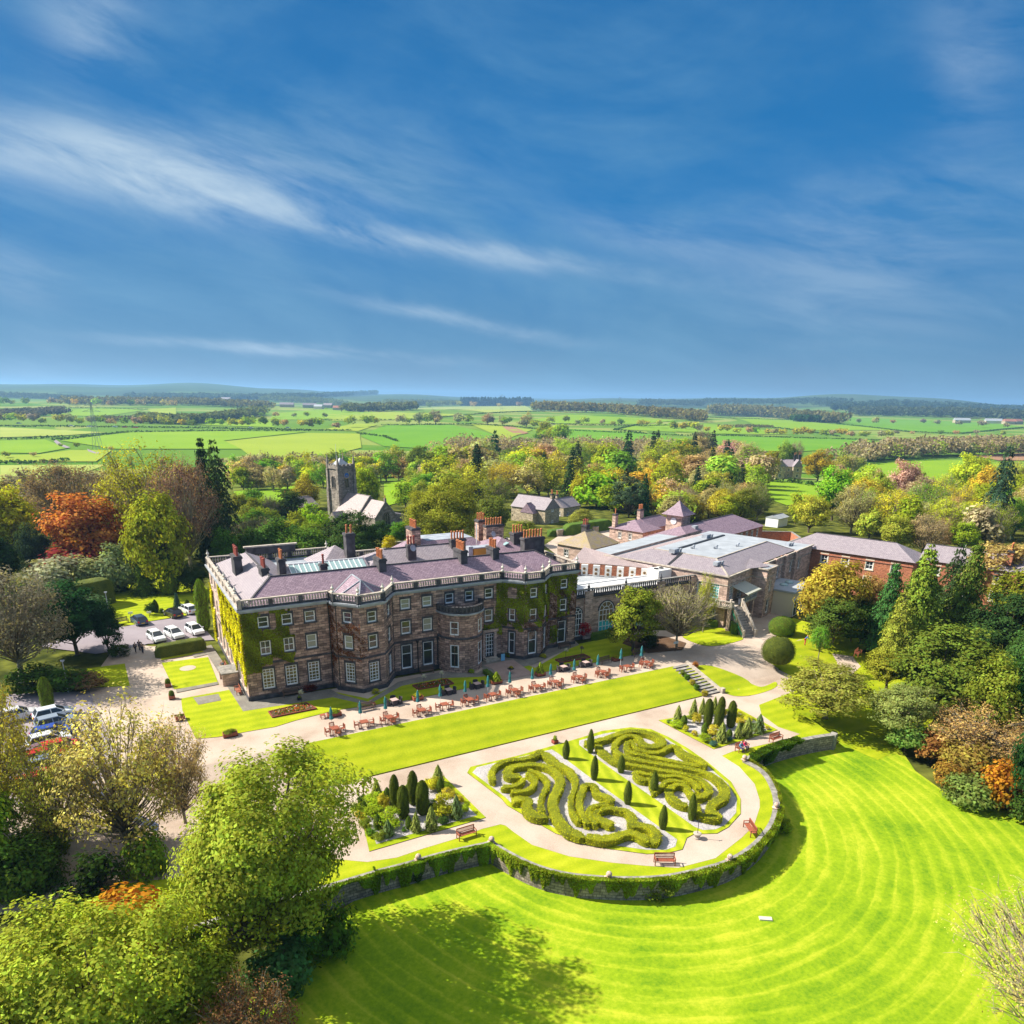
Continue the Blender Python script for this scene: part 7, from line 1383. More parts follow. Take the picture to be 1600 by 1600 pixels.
def flowerbed(pts, label, standards=(), flowers=True, z=0.0, col_=(.14, .20, .02)):
    c = [P(x, y, z) for x, y in pts]; m = sum(c, Vector((0, 0, 0))) / len(c); r = root('flower_bed', label, 'flower bed', m); q = MB(); P2 = [(v.x, v.y) for v in c]; q.prism(P2, z + .02, z + .14, 0); 
    for i in range(len(c)): q.bar(c[i] + Vector((0, 0, .12)), c[(i + 1) % len(c)] + Vector((0, 0, .12)), .12, .22, 1)
    part(q, 'bed', [M['soil'], M['red']], r); rs = np.random.RandomState(int(m.x * 10)); pts3 = []
    while len(pts3) < 900:
        w = rs.dirichlet(np.ones(len(c))); pts3.append(sum((c[k] * float(w[k]) for k in range(len(c))), Vector((0, 0, 0))))
    A = np.array([[v.x, v.y, z + .18] for v in pts3]) - np.array([m.x, m.y, z]) + rs.normal(size=(900, 3)) * np.array([.12, .12, .08]); A[:, 2] = abs(A[:, 2])
    for nm, sel, clr, sz in (('greenery', A[:560] if flowers else A[:120], col_, .16), ('red_flowers', A[560:700], (.6, .03, .02), .15), ('white_flowers', A[700:760], (.7, .65, .6), .13), ('orange_flowers', A[760:830], (.75, .25, .02), .13)):
        if nm != 'greenery' and not flowers: continue
        up = np.array([0, 0, .08 if nm != 'greenery' else 0]); me = leaf_mesh(nm, sel + up, rs.normal(size=sel.shape) + np.array([0, 0, 1.2]), np.full(len(sel), sz), rs.uniform(0, 1, len(sel)), np.full(len(sel), .5), M['petal'], .9)
        o = bpy.data.objects.new(nm, me); COL.objects.link(o); adopt(o, r); o.color = clr + (1,)
    for k, (x, y) in enumerate(standards):
        p = P(x, y, z); s = root('standard_tree', 'white-crowned standard tree, %s in the %s' % (nth(k), label), 'standard tree', p); q = MB(); q.tube([(p.x, p.y, z), (p.x, p.y, z + 1.5)], .03, 6); part(q, 'trunk', [M['bark']], s)
        a_, _b = ARCH['low0']; o = bpy.data.objects.new('crown', a_); COL.objects.link(o); adopt(o, s); o.location = (0, 0, 1.3); o.scale = (.85, .85, .6); o.color = ((.62, .6, .52, 1) if flowers or k == 0 else (.2, .16, .12, 1))
flowerbed([z5(25, 490), z5(0, 455), z5(235, 400), z5(298, 435)], 'long red-edged flower bed on the left lawn', [z5(205, 395)])
flowerbed([z5(935, 315), z5(900, 290), z5(1115, 250), z5(1155, 278)], 'red-flowered bed under the bow window', [z5(970, 292), z5(1080, 270)])
flowerbed([(820 + 375 / 6.667, 900 + 912 / 6.667), (820 + 318 / 6.667, 900 + 880 / 6.667), (820 + 610 / 6.667, 900 + 822 / 6.667), (820 + 682 / 6.667, 900 + 856 / 6.667)], 'bare soil bed edged in red on the right lawn', [(820 + 425 / 6.667, 900 + 870 / 6.667), (820 + 585 / 6.667, 900 + 848 / 6.667)], False)
p = P(*z5(1512, 212)); r = root('bowl_planter', 'bowl of flowers on a stem in the middle of the door path', 'planter', p); q = MB(); q.lathe((p.x, p.y, 0), [(.2, 0), (.05, .08), (.04, .6), (.45, .75), (.5, .82), (.44, .84)], 12); part(q, 'bowl', [M['iron']], r); tag(plant('low', (p.x, p.y, .75), .9, .5, LG['gold'], 'planted_shrub'), 'golden flowers in the bowl on the door path', 'flowers')
for i, (x, y, w, h, c) in enumerate([(668, 335, 1.4, .7, 'yellow'), (1265, 205, 1.3, .7, 'lime'), (1335, 95 + 25, .8, 1.2, 'olive'), (1495, 80 + 30, 1.0, 1.0, 'olive'), (60, 330, 3.0, .9, 'red'), (240, 310, 3.2, 1.1, 'red')]):
    px = z5(x, y); lb = ['small yellow-green shrub at the foot of the canted bay', 'small lime shrub at the foot of the bow', 'potted ball left of the terrace door', 'potted ball right of the terrace door', 'red-leaved shrub left of the shaded corner bench', 'red-leaved shrub right of the shaded corner bench'][i]
    tag(plant('low' if h < 1 else 'bush', P(px[0], px[1], 0), w, h, (.16, .03, .02) if c == 'red' else LG[c], 'shrub'), lb, 'shrub')
tag(plant('low', P(848, 1028, 0), 1.4, .8, LG['yellow'], 'shrub'), 'small yellow shrub at the foot of the ivied bay', 'shrub')
p = P(z5(1463, 132)[0], z5(1463, 132)[1], 0); q = MB(); q.box(-.3, -.03, .1, .3, .03, 1.1); q.box(-.3, -.3, 0, .3, .3, .05); o = q.build('board_sign', simple('pale_blue_board', (.2, .5, .7))); o.location = p; tag(o, 'pale blue upright notice board beside the terrace door', 'sign')
# steps in the bank, with flanking bushes
a0, b0 = P(1072, 1049, 0), P(1100, 1086, ZP); a1 = P(1086, 1045, 0); q = MB(); rr0 = root('garden_steps', 'pale stone steps with a low side wall down the grass bank at its right end', 'steps', (a0.x, a0.y, ZP)); N3 = 11
x0, x1 = 66.8, 69.6; ys, ye = 71.7, 64.6
for i in range(N3): y = ys + (ye - ys) * (i + 1) / N3; zt3 = -1.8 * (i + .5) / N3; q.box(x0, y, -2.2, x1, y - (ye - ys) / N3, zt3 + .1); q.box(x0, y - .02, -2.2, x1, y + .0, zt3 + .06, mi=1)
part(q, 'flight', [M['cap'], M['dark']], rr0)
q = MB(); q.rings([[(x1, ys, -.3), (x1, ys, .45), (x1 + .4, ys, .45), (x1 + .4, ys, -.3)], [(x1, ye, -2.2), (x1, ye, -1.35), (x1 + .4, ye, -1.35), (x1 + .4, ye, -2.2)]], True); q.box(x1 - .05, ye - .45, -2.0, x1 + .5, ye + .1, -1.1); part(q, 'side_wall', [M['trim']], rr0)
for i, (x, y, c) in enumerate(((1069, 1056, 'olive'), (1075, 1062, 'green'), (1083, 1070, 'gold'), (1090, 1078, 'green'), (1102, 1087, 'gold'), (1086, 1043, 'orange'))):
    p = G(x, y); tag(plant('bush', (p.x - (.2 if i < 5 else 0), p.y, p.z - .05), 1.1, 1.1, LG[c], 'step_shrub'), 'small rounded shrub beside the garden steps, %s from the top' % nth(i) if i < 5 else 'small bush at the head of the garden steps', 'shrub')
# lamp posts, signs, urn stand
def lamp(p, h, label, m='iron'):
    r = root('lamp_post', label, 'lamp post', p); q = MB(); q.tube([(p.x, p.y, p.z), (p.x, p.y, p.z + h)], [.07, .045], 8); q.tube([(p.x, p.y, p.z), (p.x, p.y, p.z + .5)], .1, 8); part(q, 'post', [M[m]], r)
    q = MB(); q.box(p.x - .22, p.y - .14, p.z + h, p.x + .22, p.y + .14, p.z + h + .12); q.box(p.x - .16, p.y - .1, p.z + h - .05, p.x + .16, p.y + .1, p.z + h, mi=1); part(q, 'lamp_head', [M[m], M['white']], r)
lamp(P(172, 968, 0), 4.6, 'slim grey lamp post on the car-park lawn beside the dark trees', 'lead'); lamp(P(107, 1082, 0), 4.2, 'pale lamp post beside the small cypress at the left', 'lead')
p = P(1089, 1310, ZP); r = root('urn_stand', 'white tub with a slender rod at the near end of the parterre', 'garden ornament', p); q = MB(); q.lathe((p.x, p.y, ZP), [(.25, 0), (.3, .1), (.22, .2), (.38, .55), (.34, .58)], 12); part(q, 'tub', [M['trim']], r); q = MB(); q.tube([(p.x, p.y, ZP + .5), (p.x, p.y, ZP + 2.0)], .03, 5); q.bar((p.x - .2, p.y, ZP + 1.9), (p.x + .2, p.y, ZP + 1.9), .04); part(q, 'rod', [M['iron']], r)
def signp(x, y, z, lb, h=1.1, w=.7): p = P(x, y, z); r = root('sign', lb, 'sign', p); q = MB(); q.box(p.x - w / 2, p.y - .03, z + h - .35, p.x + w / 2, p.y + .03, z + h); part(q, 'board', [M['sign']], r); q = MB(); q.tube([(p.x, p.y + .05, z), (p.x, p.y + .05, z + h - .05)], .04, 5); part(q, 'post', [M['bark']], r)
signp(1055, 1018, 0, 'small cream sign on a post under the bare-branched tree', 1.6, .9); signp(205, 966, 0, 'white sign left of the dark blue car'); signp(234, 965, 0, 'white sign behind the gap between parked cars'); signp(287, 953, 0, 'white sign behind the black parked car'); signp(312, 950, 0, 'white sign at the end of the parking bays')

# ---------------------------------------------------------------- cars
def car(x, y, rz, color, label, z=0.0, kind='hatch', front=True):
    """local +x is the nose; body lofted, glasshouse, wheels, lamps, plates"""
    r = empty('parked_car', (0, 0, 0)); Lh, Wh = 2.05, .87; bd = MB(); S_ = [(-2.05, .34, .78, .80), (-1.95, .25, .95, .85), (-1.2, .22, .98, .87), (0, .22, .98, .87), (.9, .22, .96, .87), (1.6, .24, .86, .84), (1.98, .30, .74, .76), (2.08, .36, .62, .66)]
    bd.rings([[(sx, -w, z0), (sx, -w * 1.02, (z0 + z1) * .5), (sx, -w * .96, z1 - .05), (sx, -w * .86, z1), (sx, w * .86, z1), (sx, w * .96, z1 - .05), (sx, w * 1.02, (z0 + z1) * .5), (sx, w, z0)] for sx, z0, z1, w in S_], True)
    b = bd.build('body', M['paint'], r, smooth_=False); b.color = color + (1,)
    rear = -1.9 if kind == 'hatch' else -1.55; g = MB(); top = [(-1.55 if kind == 'hatch' else -.95, 1.46), (.35, 1.46)]; bs_ = [(rear, .95), (1.15, .94)]
    K = [[(bs_[0][0], -.80, .94), (bs_[1][0], -.78, .93), (bs_[1][0], .78, .93), (bs_[0][0], .80, .94)], [(top[0][0], -.62, 1.42), (top[1][0], -.60, 1.42), (top[1][0], .60, 1.42), (top[0][0], .62, 1.42)]]
    g.rings(K); g.build('glasshouse', M['glass'], r); q = MB(); q.rings([[(p[0], p[1], p[2]) for p in K[1]], [(p[0] * .97 - .01, p[1] * .9, 1.50) for p in K[1]]])
    for s in (-1, 1):
        for (a, c) in (((rear + .05, s * .80, .94), (top[0][0], s * .62, 1.43)), ((1.15, s * .78, .94), (.35, s * .60, 1.43)), ((-.25, s * .80, .94), (-.3, s * .62, 1.43))): q.bar(a, c, .09, .06)
    q = q.build('roof', M['paint'], r); q.color = color + (1,)
    for sx in (-1.3, 1.3):
        for s in (-1, 1):
            w = MB(); w.tube([(sx, s * .72, .32), (sx, s * .90, .32)], .32, 14); wo = w.build('wheel', M['tyre'], r); w = MB(); w.tube([(sx, s * .90, .32), (sx, s * .91, .32)], .2, 10); h_ = w.build('rim', M['rim'], wo)
    for s in (-1, 1):
        w = MB(); w.box(1.80, s * .62 - .14, .60, 2.03, s * .62 + .14, .74); w.build('headlight', M['sign'], r); w = MB(); w.box(-2.07, s * .66 - .13, .62, -1.93, s * .66 + .13, .88); w.build('tail_light', M['lampred'], r)
        w = MB(); w.box(.78, s * .98 - .1, .92, .92, s * .98 + .1, 1.05); mo = w.build('wing_mirror', M['paint'], r); mo.color = color + (1,)
    w = MB(); w.box(-2.085, -.26, .46, -2.05, .26, .58); w.build('rear_plate', M['plate'], r); w = MB(); w.box(2.07, -.26, .38, 2.10, .26, .49); w.build('front_plate', M['sign'], r)
    r.location = (x, y, z); r.rotation_euler = (0, 0, rz); return tag(r, label, 'car', 'cars parked beside the drive' if z > -.5 else None)
for px, py, a, c, lb, kd in [(218, 975, math.radians(104), (.03, .06, .13), 'dark blue hatchback parked tail-out on the left of the parking bays', 'hatch'), (271, 964, math.radians(110), (.012, .012, .014), 'black estate car parked beside the white hatchback', 'hatch'), (294.5, 958, math.radians(110), (.75, .76, .78), 'white hatchback with its tail to the camera, nearest the manor', 'hatch'),
    (245, 1001, math.radians(-75), (.72, .74, .76), 'leftmost white car nosed up behind the clipped yew hedge', 'hatch'), (273, 996, math.radians(-72), (.78, .79, .80), 'middle white car behind the clipped yew hedge', 'hatch'), (305, 990, math.radians(-75), (.78, .78, .8), 'rightmost white car behind the hedge beside the manor', 'hatch')]:
    p = P(px, py - 1, 0); car(p.x, p.y, a, c, lb)
for i, (px, py, c, lb) in enumerate([(85, 1118, (.62, .66, .72), 'silver saloon at the top of the lower car park'), (88, 1132, (.25, .30, .38), 'grey car second from the top of the lower car park'), (84, 1148, (.03, .07, .32), 'blue car in the middle of the lower car park'), (78, 1160, (.74, .76, .78), 'white car below the blue one in the lower car park'), (96, 1172, (.5, .02, .02), 'small red car partly hidden by blossom branches'), (72, 1186, (.45, .02, .02), 'red car at the left under the branches'), (76, 1198, (.22, .27, .36), 'grey-blue car between the red cars of the lower car park'), (100, 1212, (.60, .02, .025), 'bright red car low in the lower car park'), (60, 1226, (.55, .02, .02), 'red car at the bottom of the lower car park'), (28, 1120, (.6, .6, .62), 'pale car at the far left of the lower car park')]):
    p = G(px, py + 4); car(p.x, p.y, math.radians(12), c, lb, p.z)
g0 = 0
for i, (x, y, c) in enumerate([(112, 668, (.7, .7, .7)), (140, 669, (.7, .7, .7)), (180, 669.5, (.7, .7, .72)), (195, 670, (.5, .05, .05)), (212, 670.5, (.6, .05, .05)), (392, 671, (.75, .75, .75)), (450, 671, (.7, .7, .7)), (30, 664, (.7, .7, .7))]):
    p = G(x, y); q = MB(); q.box(-2.1, -.85, .3, 2.1, .85, .95); q.rings([[(-1.7, -.8, .95), (1.1, -.8, .95), (1.1, .8, .95), (-1.7, .8, .95)], [(-1.3, -.65, 1.5), (.4, -.65, 1.5), (.4, .65, 1.5), (-1.3, .65, 1.5)]], True, 1); q.box(-1.3, -.64, 1.5, .4, .64, 1.56)
    o = q.build('distant_car', [M['matte'], M['glass']]); o.location = p + Vector((0, 0, 1.2)); o.rotation_euler = (0, 0, -.5); o.scale = (1.5, 1.5, 1.5); o.color = c + (1,); tag(o, 'tiny far car on the road by the hedgerow, %s' % order(i, 9) if i < 7 else 'at the left edge', 'car', 'cars on the far road')

# ---------------------------------------------------------------- people
def person(loc, rz, label, pose='stand', top=(.1, .1, .15), legs=(.05, .05, .08), hair=(.05, .03, .02), lean=0.0, s=1.0):
    J = {}; sit = pose == 'sit'; hz = .48 if sit else .95
    pel = Vector((0, 0, hz)); ch_ = pel + Vector((0, -.05 if sit else -lean * .3, .28)); nk = ch_ + Vector((0, -.02 - lean * .2, .24)); hd_ = nk + Vector((0, -.03 - lean * .1, .10)); tp = hd_ + Vector((0, -.01, .14))
    def limb(side):
        sh = nk + Vector((side * .19, 0, -.06))
        if sit: el = sh + Vector((side * .05, -.12, -.26)); ha = el + Vector((-side * .08, -.24, .02)); kn = pel + Vector((side * .12, -.46, .02)); an = kn + Vector((0, -.05, -.42)); to = an + Vector((0, -.16, -.04)); hp = pel + Vector((side * .10, -.02, 0))
        elif pose == 'work': el = sh + Vector((side * .03, -.18, -.22)); ha = el + Vector((-side * .06, -.24, -.05)); hp = pel + Vector((side * .10, 0, 0)); kn = hp + Vector((side * .04, -.05, -.44)); an = kn + Vector((0, .05, -.42)); to = an + Vector((0, -.16, -.05))
        else: sw = side * .12; el = sh + Vector((side * .06, sw * .5, -.28)); ha = el + Vector((-side * .0, sw * .5 - .06, -.24)); hp = pel + Vector((side * .10, 0, 0)); kn = hp + Vector((0, -sw * .9, -.44)); an = kn + Vector((0, -sw * .3 + .03, -.42)); to = an + Vector((0, -.16, -.05))
        return sh, el, ha, hp, kn, an, to
    def skin_obj(name, verts, edges, radii, rootv, m, color=None):
        me = bpy.data.meshes.new(name); me.from_pydata([tuple(v) for v in verts], edges, []); o = bpy.data.objects.new(name, me); COL.objects.link(o)
        md = o.modifiers.new('s', 'SKIN'); md.use_smooth_shade = True; sv = me.skin_vertices[0].data if len(me.skin_vertices) else None
        if sv is None:
            bm = bmesh.new(); bm.from_mesh(me); bm.verts.layers.skin.verify(); bm.to_mesh(me); bm.free(); sv = me.skin_vertices[0].data
        for i, rd in enumerate(radii): sv[i].radius = rd if hasattr(rd, '__len__') else (rd, rd); sv[i].use_root = (i == rootv)
        sb_ = o.modifiers.new('u', 'SUBSURF'); sb_.levels = 1; sb_.render_levels = 1
        dg = bpy.context.evaluated_depsgraph_get(); nm = bpy.data.meshes.new_from_object(o.evaluated_get(dg)); nm.materials.clear(); nm.materials.append(M[m]); o.modifiers.clear(); o.data = nm; bpy.data.meshes.remove(me); o.color = (color or (1, 1, 1)) + (1,); return o
    Lf, Rt = limb(1), limb(-1); v, e, r = [], [], []
    def add(p, rd, link=None):
        v.append(p); r.append(rd); i = len(v) - 1
        if link is not None: e.append((link, i))
        return i
    a = add(pel, (.13, .10)); b = add(ch_, (.15, .10), a); c = add(nk, (.06, .06), b); d = add(hd_, (.085, .095), c); add(tp, (.07, .08), d)
    for S2 in (Lf, Rt):
        i = add(S2[0], .055, b); i = add(S2[1], .042, i); i = add(S2[2], .03, i); w0 = S2[2]; dr = (S2[2] - S2[1]).normalized()
        h_ = add(w0 + dr * .07, (.035, .018), i)
        for f in range(4): k = add(w0 + dr * .12 + Vector(((f - 1.5) * .02, 0, 0)), .0095, h_); add(w0 + dr * (.165 + .01 * (f in (1, 2))) + Vector(((f - 1.5) * .024, -.01, -.005)), .008, k)
        add(w0 + dr * .08 + Vector((.045 if S2 is Lf else -.045, -.02, 0)), .010, h_)
        i = add(S2[3], .085, a); i = add(S2[4], .06, i); i = add(S2[5], .042, i); add(S2[6], (.045, .03), i)
    body = skin_obj('body', v, e, r, 0, 'skin'); parts = []
    v, e, r = [], [], []; a = add(pel + Vector((0, 0, .02)), (.15, .12)); b = add(ch_, (.175, .12), a); c = add(nk - Vector((0, 0, .03)), (.09, .08), b)
    for S2 in (Lf, Rt): i = add(S2[0], .075, b); i = add(S2[1], .058, i); add(S2[1].lerp(S2[2], .85), .045, i)
    parts.append(skin_obj('jacket', v, e, r, 0, 'cloth', top)); v, e, r = [], [], []; a = add(pel, (.15, .125))
    for S2 in (Lf, Rt): i = add(S2[3], .105, a); i = add(S2[4], .078, i); add(S2[5], .062, i)
    parts.append(skin_obj('trousers', v, e, r, 0, 'cloth', legs)); v, e, r = [], [], []; a = add(hd_ + Vector((0, .02, .05)), (.095, .10)); add(tp + Vector((0, .02, .0)), (.08, .085), a); parts.append(skin_obj('hair', v, e, r, 0, 'cloth', hair))
    for S2 in (Lf, Rt): v, e, r = [], [], []; a = add(S2[5] - Vector((0, 0, .02)), .05); add(S2[6], (.05, .035), a); parts.append(skin_obj('shoe', v, e, r, 0, 'cloth', (.03, .025, .02)))
    q = MB(); f = hd_ + Vector((0, -.10, .035)); q.rings([[(f.x - .012, f.y + .02, f.z - .03), (f.x + .012, f.y + .02, f.z - .03), (f.x + .006, f.y, f.z + .02), (f.x - .006, f.y, f.z + .02)], [(f.x - .008, f.y - .02, f.z - .028), (f.x + .008, f.y - .02, f.z - .028), (f.x + .003, f.y - .005, f.z + .02), (f.x - .003, f.y - .005, f.z + .02)]]); parts.append(q.build('nose', M['skin']))
    for sx in (-1, 1): q = MB(); q.lathe((f.x + sx * .032, f.y + .012, f.z + .012), [(.003, -.01), (.011, 0), (.003, .01)], 6); parts.append(q.build('eye', M['iron']))
    q = MB(); q.box(f.x - .025, f.y + .0, f.z - .062, f.x + .025, f.y + .02, f.z - .052); parts.append(q.build('mouth', M['potd']))
    for o in parts: adopt(o, body)
    body.name = 'person'; body.location = loc; body.rotation_euler = (0, 0, rz); body.scale = (s, s, s); return tag(body, label, 'person')
def onseat(x, y, z, rz, dx): p = P(x, y, z); return (p.x + dx * math.cos(rz) + .0 * math.sin(rz), p.y + dx * math.sin(rz), z)
person(P(212.5, 1020, 0), math.radians(150), 'slim person in black walking on the drive, left of the pair', top=(.03, .02, .03), legs=(.03, .03, .05), s=.95)
person(P(219, 1017, 0), math.radians(165), 'person in a dark jacket walking up the drive behind the brown jacket', top=(.05, .03, .06), legs=(.04, .04, .07))
person(P(223.5, 1021, 0), math.radians(160), 'person in a brown jacket and dark trousers walking on the drive', top=(.22, .14, .10), legs=(.03, .03, .05), s=1.02)
a5 = math.radians(5); person(onseat(1159, 1172, ZP, a5, -.38), a5, 'seated person in a blue top and dark trousers on the couple\'s bench', 'sit', (.10, .28, .45), (.05, .04, .12), (.7, .68, .66)); person(onseat(1159, 1172, ZP, a5, .32), a5, 'seated person in a bright crimson coat on the couple\'s bench', 'sit', (.65, .02, .10), (.07, .05, .13), (.75, .72, .7))
person(onseat(350, 1045, 0, math.radians(-90), .0), math.radians(-90), 'person in a dark top sitting on the bench by the sunlit side wall', 'sit', (.04, .09, .12), (.5, .42, .2), (.4, .15, .05))
person(P(1257, 1008, 0), math.radians(40), 'gardener in blue top, red trousers and red cap on the topiary lawn', 'work', (.05, .14, .40), (.55, .02, .06), (.6, .03, .05), .4)
